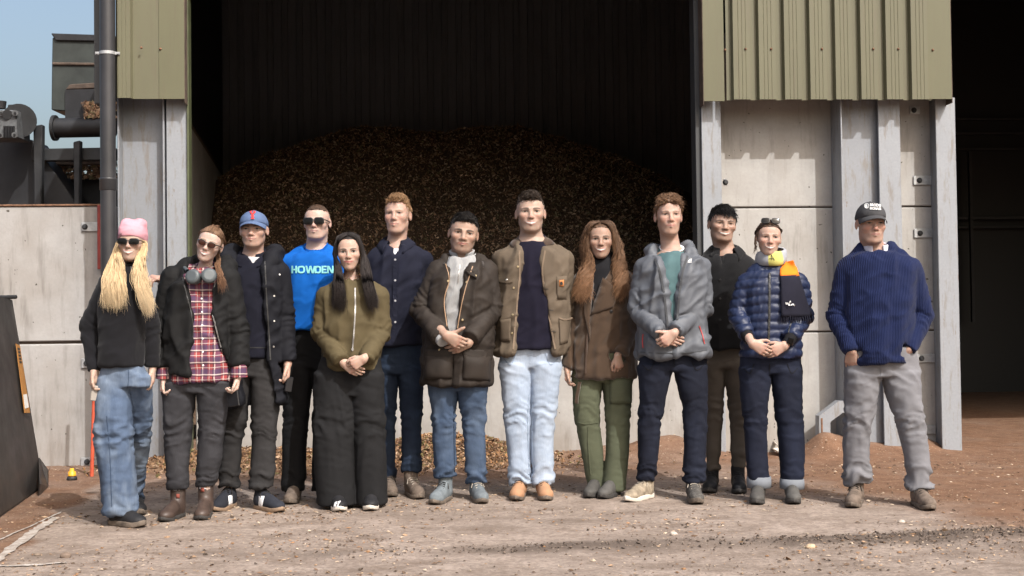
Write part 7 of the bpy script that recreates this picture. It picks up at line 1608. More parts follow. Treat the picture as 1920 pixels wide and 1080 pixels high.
# 8 ---- tall man in brown canvas jacket
def person8():
    p = Person('tallest man in open brown canvas work jacket, navy jumper and pale blue jeans', 997, 940, 0.19)
    sk = PALE
    p.shoe(0, 966, 941, -14, 'boot', C_['tanboot'], M['solemud'], 0.29, 1.02, C_['lace'], 0.13, 'work_boot', hem=975); p.shoe(1, 1025, 941, 16, 'boot', C_['tanboot'], M['solemud'], 0.29, 1.02, C_['lace'], 0.13, 'work_boot', hem=1018)
    jn, V, Q = p.trousers([(640, 946, 1046), (660, 938, 1052), (690, 935, 1053)], [[(680, 935, 998), (729, 941, 996), (788, 946, 993), (847, 952, 994), (908, 955, 996)], [(680, 992, 1053), (729, 995, 1048), (788, 995, 1040), (847, 996, 1038), (908, 999, 1037)]], C_['jeans8'], amp=0.013, name='jeans')
    p.strip('fly_seam', 'jeans', [(995, 655), (996, 668), (994, 682)], 0.012, C_['jeans8'], 0.0, 0.003, jn)
    p.strip('seam', 'jeans', [(944, 672), (958, 684), (968, 662)], 0.004, C_['seam8'], 0.0, 0.003)
    p.strip('seam', 'jeans', [(1046, 672), (1032, 684), (1022, 662)], 0.004, C_['seam8'], 0.0, 0.003)
    p.strip('seam', 'jeans', [(991, 740), (989, 800), (992, 880)], 0.004, C_['seam8'], 0.0, 0.003)
    p.strip('seam', 'jeans', [(999, 740), (998, 800), (1000, 880)], 0.004, C_['seam8'], 0.0, 0.003)
    arms = [[(941, 487, 0.0, 0.063), (936, 580, 0.07, 0.059), (956, 648, 0.17, 0.048)], [(1057, 487, 0.0, 0.063), (1057, 580, 0.07, 0.059), (1036, 648, 0.17, 0.048)]]
    jm, V, Q = p.top('jumper', [(447, 974, 1022), (460, 966, 1030), (482, 954, 1044), (560, 946, 1054), (620, 948, 1052), (654, 948, 1050)], [[(972, 492, 0.0, 0.03), (968, 515, 0.0, 0.03)], [(1024, 492, 0.0, 0.03), (1028, 515, 0, 0.03)]], C_['navyknit'], b=0.130, body_amp=0.005, neckcut=(997, 440, 0.063, 0.061, 0.045))
    p.collar('neck_band', p.L(997, 436, 0.012), 0.065, 0.063, C_['navyknit'], 0.04, 0.006, 0.022, 0.006, 0.045, 0.0, parent=jm, over='jumper', clear=0.003)
    jk, V, Q = p.top('work_jacket', [(454, 968, 1028), (463, 945, 1054), (480, 932, 1068), (540, 933, 1067), (600, 933, 1068), (640, 932, 1064), (664, 930, 1062)], arms, C_['tan'], b=0.150, opening=[(440, 974, 1022), (459, 976, 1020), (500, 977, 1014), (547, 973, 1020), (577, 969, 1025), (670, 963, 1038)], elbow_amp=0.011, body_amp=0.009, neckcut=(997, 450, 0.078, 0.074, 0.04))
    p.collar('corduroy_collar', p.L(997, 444, 0.016), 0.080, 0.076, C_['browncord'], 0.66, 0.030, 0.062, 0.040, 0.062, 0.060, parent=jk, over='work_jacket')
    jacket_edges(p, 'work_jacket', [(974, 470), (974, 520), (970, 560), (962, 655)], [(1022, 470), (1017, 510), (1026, 570), (1041, 655)], C_['tanfade'], 0.010, jk, 'worn_edge')
    for x, y in ((971, 500), (963, 540), (961, 590), (960, 625)): p.button('work_jacket', x, y, 0.007, M['brass'], jk)
    for x, y in ((1024, 541), (1033, 581), (1038, 621)): p.strip('buttonhole', 'work_jacket', [(x - 4, y), (x + 4, y + 1)], 0.003, M['ink'], 0.002, 0.002, jk, 6)
    p.patch('pocket', 'work_jacket', [(1048, 597), (1071, 596), (1064, 642), (1050, 646)], C_['tan'], 0.003, 0.006, 8, 8, jk, 0.006); p.strip('pocket_edge', 'work_jacket', [(1048, 597), (1060, 600), (1071, 596)], 0.008, C_['tanfade'], 0.010, 0.003, jk, 8)
    p.patch('pocket', 'work_jacket', [(938, 600), (958, 597), (957, 640), (937, 640)], C_['tan'], 0.003, 0.006, 8, 8, jk, 0.006); p.patch('chest_pocket', 'work_jacket', [(1043, 519), (1063, 517), (1062, 562), (1045, 560)], C_['tan'], 0.002, 0.004, 6, 6, jk)
    p.strip('chest_strap', 'work_jacket', [(937, 526), (950, 528), (961, 526)], 0.018, C_['tan'], 0.004, 0.004, jk, 8); p.button('work_jacket', 950, 525, 0.008, M['metal'], jk)
    og = plain('orange_patch', (0.42, 0.16, 0.05), 0.8, 0.1); p.patch('logo_patch', 'work_jacket', [(1048, 525), (1057, 524.5), (1057, 537), (1048, 537.5)], og, 0.008, 0.002, 4, 4, jk)
    e = [(1052.5 + 3 * math.cos(t) * (1 if t < 4.5 else 0.6), 531 + 3.4 * math.sin(t)) for t in np.linspace(0.4, 5.6, 10)]; p.decal('logo_mark', 'work_jacket', [e], M['ink'], 0.0145, jk)
    H = Head(p, (996, 435), (997, 454), 0, 1, -2, 1.11, 0.98, 0.02, skin=sk, smile=0.9, teeth=True, brow=(0.04, 0.025, 0.018), browt=0.0055, stubble=0.30, stubcol=(0.12, 0.075, 0.05), neckr=0.057, lip=(0.48, 0.21, 0.18), squint=0.5, ear=1.7, blush=0.4)
    H.short_hair((0.030, 0.020, 0.014), 0.007, 0.022, 0.070, (0.1, -0.35, 0.95), 0.036, 1300, 0.45, fringe=0.25)
    p.coarse_body(H.nb, 0.90, [[(a[0], a[1], a[2]) for a in ar] for ar in arms], sk)
    for a in arms: hang_hand(p, a[2][0], a[2][1] + 3, a[2][2], -1 if a is arms[0] else 1, sk, 1.0, fore=0.05)
    p.flush_body()
# 9 ---- woman with long curly hair
def person9():
    p = Person('woman with long curly brown hair, brown wool coat and olive cargo trousers', 1128, 937, 0.19, 0.05)
    sk = TAN
    p.shoe(0, 1102, 936, -25, 'low', C_['greyshoe'], M['soleb'], 0.255, 0.95, None, 0.10, 'shoe', hem=1118); p.shoe(1, 1126, 937, -32, 'low', C_['greyshoe'], M['soleb'], 0.255, 0.95, None, 0.10, 'shoe', hem=1151)
    tr, V, Q = p.trousers([(660, 1076, 1188), (690, 1074, 1189), (715, 1073, 1188)], [[(705, 1073, 1130), (759, 1075, 1125), (788, 1079, 1123), (847, 1090, 1131), (917, 1103, 1133)], [(705, 1128, 1187), (759, 1134, 1183), (788, 1136, 1181), (847, 1136, 1180), (920, 1130, 1172)]], C_['green'], b=0.115, amp=0.008, name='cargo_trousers', hemamp=0.3)
    p.patch('cargo_pocket', 'cargo_trousers', [(1144, 700), (1184, 704), (1184, 756), (1144, 757)], C_['green'], 0.003, 0.010, 9, 9, tr, 0.008); p.patch('pocket_flap', 'cargo_trousers', [(1144, 694), (1186, 697), (1186, 712), (1144, 710)], C_['green'], 0.012, 0.006, 8, 5, tr)
    p.strip('leg_seam', 'cargo_trousers', [(1103, 800), (1104, 840), (1108, 890)], 0.008, C_['green'], 0.001, 0.004, tr); p.strip('knee_seam', 'cargo_trousers', [(1083, 792), (1100, 795), (1121, 792)], 0.006, C_['green'], 0.001, 0.004, tr)
    arms = [[(1092, 526, 0.0, 0.058), (1084, 600, 0.02, 0.056), (1063, 690, -0.03, 0.044)], [(1170, 522, 0.0, 0.058), (1184, 600, 0.0, 0.056), (1162, 664, -0.12, 0.046)]]
    ro, V, Q = p.top('roll_neck', [(488, 1108, 1146), (500, 1105, 1150), (530, 1098, 1160), (600, 1095, 1165), (650, 1095, 1165)], [[(1105, 525, 0.0, 0.03), (1105, 540, 0.0, 0.03)], [(1150, 525, 0.0, 0.03), (1150, 540, 0, 0.03)]], C_['blackfleece'], b=0.10, dip=0)
    ct, V, Q = p.top('wool_coat', [(500, 1106, 1152), (512, 1092, 1168), (535, 1082, 1180), (600, 1078, 1186), (650, 1074, 1190), (690, 1070, 1192), (706, 1069, 1193)], arms, C_['coat'], b=0.135, opening=[(490, 1106, 1150), (520, 1110, 1144), (560, 1110, 1128), (600, 1106, 1110), (625, 1103, 1104), (630, 1106, 1100)], elbow_amp=0.009, body_amp=0.008, disp=[(0.012, (12, 12, 1.5), 0, p.L(1130, 690, -0.1), (1, 1, 0.15))], neckcut=(1128, 498, 0.07, 0.07, 0.04), dip=0)
    lapel(p, 'lapel', 'wool_coat', [(1130, 520), (1162, 545), (1150, 575), (1107, 592)], C_['coat'], ct, 0.004, 0.008); lapel(p, 'lapel', 'wool_coat', [(1094, 525), (1112, 520), (1106, 640), (1096, 590)], C_['coat'], ct, 0.004, 0.008)
    p.strip('coat_edge', 'wool_coat', [(1106, 600), (1101, 640), (1098, 700)], 0.010, C_['browncord'], 0.003, 0.006, ct); p.button('wool_coat', 1146, 584, 0.011, M['frame'], ct)
    p.strip('belt_tail', 'cargo_trousers', [(1088, 716), (1085, 735), (1083, 755)], 0.020, C_['coat'], 0.02, 0.006, ct)
    H = Head(p, (1127, 484), (1128, 508), 0, -3, -2, 1.04, 0.95, -0.08, skin=sk, smile=1.0, teeth=True, female=True, brow=(0.05, 0.03, 0.02), browt=0.005, neckr=0.045, lip=(0.42, 0.14, 0.12), squint=0.6, hl=0.072, scalp=(0.07, 0.04, 0.025))
    h = lambda *a: H.W(np.array(a) * np.array([H.w, 1, 1])); L = p.L; gs = []
    for sg, pts in ((-1, [(1098, 490), (1086, 525), (1078, 560), (1110, 495), (1107, 530), (1110, 556)]), (1, [(1168, 490), (1172, 525), (1168, 560), (1152, 495), (1152, 525), (1153, 555)])):
        A_ = [h(sg * 0.008, 0.02, 0.125), h(sg * 0.078, 0.02, 0.106), h(sg * 0.115, 0.0, -0.01), L(*pts[0], -0.06), L(*pts[1], -0.12), L(*pts[2], -0.14)]; B_ = [h(sg * 0.008, -0.070, 0.105), h(sg * 0.054, -0.076, 0.080), h(sg * 0.081, -0.062, -0.01), L(*pts[3], -0.095), L(*pts[4], -0.135), L(*pts[5], -0.15)]
        gs.append((1.0, A_, B_)); gs.append((0.6, [h(sg * 0.008, 0.06, 0.115), h(sg * 0.07, 0.09, 0.06), h(sg * 0.1, 0.08, -0.03), h(sg * 0.11, 0.06, -0.12), L(1092 if sg < 0 else 1170, 525, -0.02), L(1084 if sg < 0 else 1172, 545, -0.10)], A_))
    H.long_hair((0.075, 0.042, 0.025), gs, 1050, 22, 0.010, 0.0018, 0.012, 0.072, curl=0.019, tip=(0.27, 0.145, 0.075), clumps=34, capamp=0.005)
    hang_hand(p, 1063, 690, -0.04, -1, sk, 0.88, (30, 40, 30), fore=0.05); p.hand(p.L(1158, 666, -0.13), (-0.25 + 0.35, -0.1, -1), (0.5, -1, 0), (-1, -0.6, 0), (35, 45, 30), 0.88, skin=sk, fore=0.05)
    p.coarse_body(H.nb, 0.84, [[(a[0], a[1], a[2]) for a in ar] for ar in arms], sk); p.flush_body()
# 10 ---- man in grey waterproof
def person10():
    p = Person('man in open grey waterproof jacket over teal sweatshirt with hands clasped', 1258, 946, 0.19)
    sk = PINK
    p.shoe(0, 1174, 943, -52, 'trainer', C_['trail'], M['solew'], 0.29, 1.0, C_['lacel'], 0.10, 'running_shoe', hem=1212); p.shoe(1, 1308, 947, 6, 'trainer', C_['traildark'], M['solemud'], 0.29, 1.0, C_['lacel'], 0.10, 'running_shoe', hem=1301)
    p.trousers([(640, 1206, 1322), (670, 1200, 1326), (695, 1198, 1326)], [[(685, 1197, 1264), (729, 1199, 1252), (759, 1200, 1244), (788, 1197, 1239), (847, 1197, 1234), (899, 1196, 1229)], [(685, 1262, 1326), (729, 1272, 1326), (759, 1280, 1325), (788, 1284, 1325), (847, 1283, 1323), (903, 1282, 1320)]], C_['jeans10'], amp=0.011, name='jeans')
    p.strip('seam', 'jeans', [(1204, 684), (1218, 694), (1228, 676)], 0.004, C_['black_trs'], 0.0, 0.003)
    p.strip('seam', 'jeans', [(1320, 684), (1306, 694), (1296, 676)], 0.004, C_['black_trs'], 0.0, 0.003)
    p.strip('seam', 'jeans', [(1264, 672), (1264, 688)], 0.004, C_['black_trs'], 0.0, 0.003)
    arms = [[(1207, 502, 0.0, 0.063), (1197, 582, 0.0, 0.060), (1240, 626, -0.20, 0.044)], [(1313, 500, 0.0, 0.063), (1318, 578, 0.0, 0.060), (1266, 620, -0.20, 0.046)]]
    sw, V, Q = p.top('sweatshirt', [(465, 1238, 1282), (478, 1228, 1292), (502, 1214, 1306), (560, 1210, 1310), (650, 1212, 1316)], [[(1236, 508, 0.0, 0.03), (1234, 525, 0.0, 0.03)], [(1283, 508, 0.0, 0.03), (1285, 525, 0, 0.03)]], C_['teal'], b=0.128, neckcut=(1259, 460, 0.065, 0.063, 0.052))
    p.collar('neck_band', p.L(1259, 460, 0.012), 0.071, 0.070, C_['teal'], 0.04, 0.002, 0.022, 0.008, 0.052, 0.0, parent=sw, over='sweatshirt', clear=0.003); p.collar('undershirt', p.L(1259, 458, 0.012), 0.066, 0.064, C_['whitetee'], 0.04, 0.006, 0.026, 0.005, 0.05, 0.0)
    c = p.L(1259, 476, 0.03); hood = ring_hood(p, c, 0.125, 0.10, 0.034, -0.03, 0.05, 0.95)
    jk, V, Q = p.top('waterproof_jacket', [(470, 1228, 1290), (482, 1206, 1314), (505, 1197, 1323), (560, 1196, 1324), (620, 1197, 1327), (668, 1197, 1330)], arms, C_['shell'], b=0.150, opening=[(450, 1230, 1286), (465, 1231, 1285), (500, 1240, 1277), (547, 1248, 1271), (600, 1253, 1268), (640, 1258, 1262), (672, 1259, 1262)], extra=hood, elbow_amp=0.014, body_amp=0.012, neckcut=(1259, 468, 0.09, 0.085, 0.04))
    jacket_edges(p, 'waterproof_jacket', [(1226, 480), (1237, 510), (1245, 550), (1252, 612)], [(1289, 480), (1280, 510), (1274, 550), (1270, 600)], C_['shelldark'], 0.012, jk, 'storm_flap')
    rz = plain('red_zip', (0.35, 0.03, 0.03), 0.6, 0.1); p.strip('pocket_zip', 'waterproof_jacket', [(1311, 611), (1317, 628), (1321, 645)], 0.006, rz, 0.002, 0.003, jk); p.strip('pocket_zip', 'waterproof_jacket', [(1206, 626), (1205, 640), (1206, 652)], 0.005, rz, 0.002, 0.003, jk)
    p.strip('hem_seam', 'waterproof_jacket', [(1200, 660), (1230, 662), (1265, 662), (1300, 660), (1326, 656)], 0.004, C_['shelldark'], 0.001, 0.002, jk)
    lg = []                                                              # small three-arc emblem with bars of lettering beside it
    for k in range(3):
        r0, r1 = 7.5 - k * 2.4, 6.0 - k * 2.4
        for a in range(6):
            t0, t1 = math.pi / 2 * a / 6, math.pi / 2 * (a + 1) / 6; lg.append([(1297 - r0 * math.cos(t0), 493 - r0 * math.sin(t0)), (1297 - r0 * math.cos(t1), 493 - r0 * math.sin(t1)), (1297 - r1 * math.cos(t1), 493 - r1 * math.sin(t1)), (1297 - r1 * math.cos(t0), 493 - r1 * math.sin(t0))])
    p.decal('chest_logo', 'waterproof_jacket', lg, M['whiteprint'], 0.003, jk)
    H = Head(p, (1258, 441), (1259, 474), 0, 2, -3, 1.03, 0.94, -0.03, 0.008, skin=sk, smile=0.3, brow=(0.12, 0.07, 0.045), browa=0.6, stubble=0.28, stubcol=(0.22, 0.11, 0.065), neckr=0.054, lip=(0.47, 0.21, 0.18), squint=0.45, ear=1.6, blush=0.4)
    H.short_hair((0.095, 0.052, 0.030), 0.014, 0.026, 0.072, (0.1, -0.1, 0.75), 0.050, 1500, 0.55, col2=(0.22, 0.125, 0.07), part=0.7, curl=0.5)
    clasp(p, (1240, 624), (1264, 624), sk, arms, 0.98, 'R', dyl=-0.205, dyr=-0.205, fl=(1, -0.05, -0.45), fr=(-0.9, -0.1, -0.75), curl=(42, 55, 35), thumbout=0.7)
    p.coarse_body(H.nb, 0.88, [[(a[0], a[1], a[2]) for a in ar] for ar in arms], sk); p.flush_body()
# 11 ---- smiling man in black jacket
def person11():
    p = Person('smiling black-haired man in black wool jacket standing behind the row', 1362, 931, 0.19, 0.14)
    sk = TAN
    p.shoe(0, 1333, 930, -5, 'boot', C_['blackshoe'], M['soleb'], 0.28, 1.0, C_['lace'], 0.14, 'boot', 0.1, hem=1336); p.shoe(1, 1392, 932, 10, 'boot', C_['blackshoe'], M['soleb'], 0.28, 1.0, C_['lace'], 0.14, 'boot', 0.1, hem=1385)
    p.trousers([(630, 1320, 1400), (670, 1318, 1402), (690, 1317, 1402)], [[(680, 1317, 1362), (759, 1322, 1355), (818, 1324, 1352), (882, 1324, 1349)], [(680, 1356, 1403), (759, 1366, 1400), (818, 1370, 1398), (877, 1371, 1400)]], C_['browntrs'], amp=0.010)
    arms = [[(1318, 502, 0.0, 0.060), (1308, 580, 0.04, 0.055), (1330, 640, 0.12, 0.045)], [(1402, 502, 0.0, 0.060), (1410, 578, 0.04, 0.055), (1392, 640, 0.12, 0.045)]]
    o, V, Q = p.top('wool_jacket', [(468, 1336, 1382), (480, 1318, 1402), (498, 1308, 1412), (560, 1310, 1410), (610, 1314, 1408), (655, 1316, 1406)], arms, C_['blackshirt'], b=0.135, opening=[(460, 1340, 1374), (476, 1343, 1370), (500, 1350, 1358), (515, 1352, 1354), (518, 1356, 1350)], neckcut=(1359, 470, 0.077, 0.073, 0.035))
    p.top('undershirt', [(470, 1338, 1380), (490, 1325, 1395), (560, 1322, 1398), (600, 1325, 1395)], [[(1335, 510, 0.0, 0.03), (1335, 530, 0.0, 0.03)], [(1385, 510, 0.0, 0.03), (1385, 530, 0, 0.03)]], C_['blackfleece'], b=0.118, h=0.011, neckcut=(1359, 468, 0.06, 0.06, 0.06))
    p.collar('collar', p.L(1359, 464, 0.014), 0.080, 0.075, C_['blackshirt'], 0.55, 0.026, 0.065, 0.034, 0.030, 0.04, parent=o, over='wool_jacket')
    for x, y in ((1350, 525), (1350, 560), (1350, 600)): p.button('wool_jacket', x, y, 0.008, M['frame'], o)
    p.button('undershirt', 1348, 494, 0.006, plain('brown_button', (0.08, 0.035, 0.025), 0.4), None)
    H = Head(p, (1357, 453), (1359, 477), 5, 3, -2, 1.01, 1.05, 0.03, skin=sk, smile=1.0, teeth=True, brow=(0.014, 0.011, 0.010), neckr=0.055, lip=(0.40, 0.17, 0.14), squint=0.35, ear=1.0, nose=1.08, cheeks=1.5)
    H.short_hair((0.010, 0.009, 0.009), 0.012, 0.020, 0.066, (0.25, -0.45, 0.6), 0.046, 1500, 0.35, fringe=0.55)
    p.coarse_body(H.nb, 0.87, [[(a[0], a[1], a[2]) for a in ar] for ar in arms], sk)
    for a in arms: hang_hand(p, a[2][0], a[2][1] + 3, a[2][2], -1 if a is arms[0] else 1, sk, 1.0, fore=0.05)
    p.flush_body()
# 12 ---- woman in navy padded jacket
def person12():
    p = Person('woman in navy padded jacket, yellow and orange scarf and turned-up dark jeans', 1444, 947, 0.19)
    sk = PINK
    p.shoe(0, 1418, 948, -12, 'chelsea', C_['greyshoe'], M['soleb'], 0.26, 0.98, None, 0.14, 'ankle_boot', hem=1422); p.shoe(1, 1489, 947, 4, 'chelsea', C_['greyshoe'], M['soleb'], 0.26, 0.98, None, 0.14, 'ankle_boot', hem=1485)
    p.trousers([(650, 1390, 1500), (680, 1387, 1502), (700, 1387, 1503)], [[(690, 1387, 1445), (736, 1388, 1442), (793, 1396, 1437), (851, 1399, 1438), (900, 1401, 1442)], [(690, 1444, 1503), (736, 1449, 1503), (793, 1458, 1505), (851, 1462, 1508), (900, 1464, 1506)]], C_['jeans12'], b=0.11, amp=0.010, name='jeans', hemamp=0.25)
    for i, (xl, xr, y0, y1) in enumerate(((1402, 1444, 893, 914), (1464, 1506, 897, 916))):
        ay = p.ank[i][1] + 0.005; a, b = p.L((xl + xr) / 2, y0, ay), p.L((xl + xr) / 2, y1, ay); rr = (p.L(xr, y0, ay)[0] - p.L(xl, y0, ay)[0]) / 2
        d = nz(b - a); tube('turn_up', [a + d * 0.004, a, a + (b - a) * 0.5, b, b - d * 0.004], [rr * 0.95, rr * 1.06, rr * 1.10, rr * 1.08, rr * 0.95], C_['cuff12'], p.root, 24)
    p.strip('seam', 'jeans', [(1394, 690), (1406, 700), (1414, 682)], 0.004, C_['black_trs'], 0.0, 0.003)
    p.strip('seam', 'jeans', [(1496, 690), (1484, 700), (1476, 682)], 0.004, C_['black_trs'], 0.0, 0.003)
    p.strip('seam', 'jeans', [(1443, 682), (1443, 698)], 0.004, C_['black_trs'], 0.0, 0.003)
    arms = [[(1398, 534, 0.0, 0.057), (1384, 590, 0.0, 0.056), (1400, 628, -0.14, 0.044)], [(1499, 533, 0.0, 0.057), (1507, 592, 0.0, 0.056), (1484, 632, -0.14, 0.044)]]
    def quilt(V):                                                        # padded channels
        wv = V[:, 2] + 0.012 * np.sin(V[:, 0] * 20) + 0.25 * np.abs(V[:, 0] - V[:, 0].mean()) * 0.25; t = (wv / 0.062) % 1.0; return V
    o, V, Q = p.top('padded_jacket', [(500, 1420, 1470), (512, 1404, 1492), (535, 1394, 1502), (590, 1394, 1500), (640, 1391, 1501), (670, 1389, 1503)], arms, C_['puffer'], b=0.128, elbow_amp=0.008, body_amp=0.003, h=0.0075, neckcut=(1443, 494, 0.06, 0.06, 0.03), dip=0)
    me = o.data; Vn = normals(V, Q); xm = p.L(1442, 600, 0)[0]; a1 = [p.L(a[0], a[1], a[2]) for a in arms[0]]; tq = ((V[:, 2] + 0.10 * np.abs(V[:, 0] - xm) + 0.010 * vnoise(V * 14, 4)) / 0.052) % 1.0
    pf = 0.0105 * (np.clip(np.sin(np.pi * tq), 0, 1) ** 0.55 - 0.6) + 0.0035 * folds(V, (40, 40, 16), 3, R(15)); V2 = V + Vn * pf[:, None]; me.vertices.foreach_set('co', V2.astype(np.float32).ravel()); me.update()
    p.bvh['padded_jacket'] = BVHTree.FromPolygons(V2.tolist(), Q.tolist())
    p.strip('zip', 'padded_jacket', [(1443, 512), (1443, 560), (1442, 610), (1441, 640)], 0.012, M['zipdark'], 0.002, 0.004, o); p.strip('pocket_zip', 'padded_jacket', [(1484, 602), (1480, 618), (1477, 630)], 0.005, M['zipdark'], 0.002, 0.003, o)
    for (wx, wy, arm) in ((1401, 633, arms[0]), (1482, 637, arms[1])):
        w = p.L(arm[2][0], arm[2][1], arm[2][2]); f = nz(p.L(wx + (16 if wx < 1440 else -16), wy + 22, -0.17) - w); tube('sleeve_cuff', [w - f * 0.02, w + f * 0.02, w + f * 0.035], [0.038, 0.036, 0.033], C_['blackfleece'], p.root, 18)
        if wx > 1440:
            q = w + f * 0.040; wt = box('wristwatch', -0.017, 0.017, -0.008, 0.008, -0.019, 0.019, M['lens'], p.root, 0.004); wt.location = q + np.array([0.006, -0.034, 0.008]); wt.rotation_euler = (0, R(20), 0)
        tube('wrist_band', [w + f * 0.034, w + f * 0.050], [0.034, 0.033], M['frame'], p.root, 16)
    H = Head(p, (1443, 479), (1443, 502), 3, -3, -1, 0.95, 0.96, -0.06, skin=sk, smile=1.0, teeth=True, female=True, brow=(0.10, 0.06, 0.04), browa=0.6, neckr=0.046, lip=(0.48, 0.19, 0.17), squint=0.5, hl=0.066, scalp=(0.09, 0.05, 0.03), blush=0.4, ear=1.2)
    h = lambda *a: H.W(np.array(a) * np.array([H.w, 1, 1])); L = p.L
    gs = [(1.0, [h(-0.06, -0.062, 0.062), h(-0.082, -0.02, 0.05), h(-0.084, 0.05, 0.02), h(-0.03, 0.115, -0.02)], [h(0.0, -0.088, 0.085), h(-0.003, -0.03, 0.125), h(-0.003, 0.06, 0.115), h(-0.005, 0.122, 0.03)]), (1.0, [h(0.06, -0.062, 0.062), h(0.082, -0.02, 0.05), h(0.084, 0.05, 0.02), h(0.03, 0.115, -0.02)], [h(0.0, -0.088, 0.085), h(0.003, -0.03, 0.125), h(0.003, 0.06, 0.115), h(0.005, 0.122, 0.03)]),
          (0.05, [h(-0.064, -0.05, 0.05), h(-0.084, -0.045, 0.0), h(-0.080, -0.05, -0.05), h(-0.086, -0.045, -0.09)], [h(-0.066, -0.045, 0.05), h(-0.088, -0.04, 0.0), h(-0.088, -0.045, -0.05), h(-0.080, -0.04, -0.10)])]
    H.long_hair((0.060, 0.034, 0.021), gs, 620, 11, 0.004, 0.0022, 0.007, 0.066, wave=0.004, tip=(0.08, 0.046, 0.028))
    H.glasses(0.046, 0.030, 3.0, 0.083, y=-0.088, up=0.0, pitch=-18, temple=False, framew=0.004, off=(0, 0.010, -0.002), name='sunglasses_on_hair')
    # scarf: a wound band and one hanging tail in colour blocks
    sc = empty('scarf', (0, 0, 0), parent=p.root); Y_ = cloth('yellow_knit', (0.56, 0.53, 0.16), 0.95, 0.1, 300, 0.4); G_ = cloth('pale_grey_knit', (0.31, 0.32, 0.35), 0.95, 0.1, 300, 0.4); O_ = cloth('orange_knit', (0.85, 0.21, 0.02), 0.95, 0.08, 300, 0.4); D_ = cloth('navy_scarf_knit', (0.014, 0.014, 0.024), 0.95, 0.15, 300, 0.4)
    ctr = p.L(1446, 486, 0.0); th = np.linspace(0, 2 * np.pi, 49); nb_ = 9
    def wrap(a0, a1, mat, name):
        t = np.linspace(a0, a1, 22); rows = []
        for j, (dr, dz) in enumerate(((0.0, 0.040), (0.010, 0.044), (0.018, 0.032), (0.022, 0.010), (0.023, -0.012), (0.018, -0.036), (0.004, -0.044))):
            wob = 0.004 * np.sin(t * 5 + j); rows.append(np.stack([ctr[0] + (0.072 + dr + wob) * np.sin(t), ctr[1] - (0.082 + dr + wob) * np.cos(t), ctr[2] + dz + 0.010 * np.sin(t) + 0.012 * (1 - np.cos(t)) - 0.006 * np.sin(t * 2)], -1))
        A_ = np.array(rows); I = np.arange(A_.shape[0] * A_.shape[1]).reshape(A_.shape[:2]); mkmesh(name, A_.reshape(-1, 3), np.stack([I[:-1, :-1].ravel(), I[1:, :-1].ravel(), I[1:, 1:].ravel(), I[:-1, 1:].ravel()], -1), mat=mat, parent=sc); return A_
    A_ = wrap(-0.40, 0.62, Y_, 'scarf_wrap'); s1 = wrap(-1.9, -0.40, G_, 'scarf_wrap'); s2 = wrap(0.62, 2.2, G_, 'scarf_wrap'); wrap(2.2, 4.4, G_, 'scarf_wrap')
    AV = np.concatenate([A_.reshape(-1, 3)]); I = np.arange(A_.shape[0] * A_.shape[1]).reshape(A_.shape[:2]); p.bvh['scarf'] = BVHTree.FromPolygons(AV.tolist(), np.stack([I[:-1, :-1].ravel(), I[1:, :-1].ravel(), I[1:, 1:].ravel(), I[:-1, 1:].ravel()], -1).tolist())
    q = lambda pts: [(1446 + x, 483 + y) for x, y in pts]
    p.decal('scarf_mark', 'scarf', [q([(-0.6, -5), (0.6, -5), (0.6, 5), (-0.6, 5)]), q([(-0.8, -5), (0.4, -5), (-5, 5), (-6.4, 5)]), q([(-0.4, -5), (0.8, -5), (6.4, 5), (5, 5)]), q([(-4, 1.6), (4, 1.6), (4.4, 2.8), (-4.4, 2.8)])], M['ink'], 0.003, sc)
    p.patch('scarf_tail_orange', 'padded_jacket', [(1461, 494), (1486, 488), (1496, 518), (1462, 519)], O_, 0.014, 0.010, 9, 7, sc, 0.004, 8); tl = p.patch('scarf_tail_navy', 'padded_jacket', [(1462, 517.5), (1496, 516.5), (1521, 594), (1464, 594)], D_, 0.013, 0.010, 12, 14, sc, 0.004, 10)
    for k in range(15): p.strip('fringe', 'padded_jacket', [(1464.5 + k * 3.9, 592), (1464.5 + k * 4.0, 602)], 0.006, D_, 0.012, 0.006, sc, 4)
    lbl = [[(1478, 563.5), (1480, 566.5), (1476, 566.5)], ] + [[(1470 + k * 2.4, 568), (1471.5 + k * 2.4, 568), (1471.5 + k * 2.4, 570.4), (1470 + k * 2.4, 570.4)] for k in range(7)] + [[(1474.5 + k * 2.2, 572), (1475.9 + k * 2.2, 572), (1475.9 + k * 2.2, 574), (1474.5 + k * 2.2, 574)] for k in range(4)]
    p.decal('scarf_label', 'padded_jacket', lbl, M['whiteprint'], 0.040, sc)
    clasp(p, (1408, 643), (1474, 645), sk, arms, 0.95, 'L', dyl=-0.19, dyr=-0.18, fl=(1, -0.1, -0.55), fr=(-1, -0.1, -0.45), curl=(25, 38, 28), thumbout=0.3)
    p.coarse_body(H.nb, 0.85, [[(a[0], a[1], a[2]) for a in ar] for ar in arms], sk); p.flush_body()
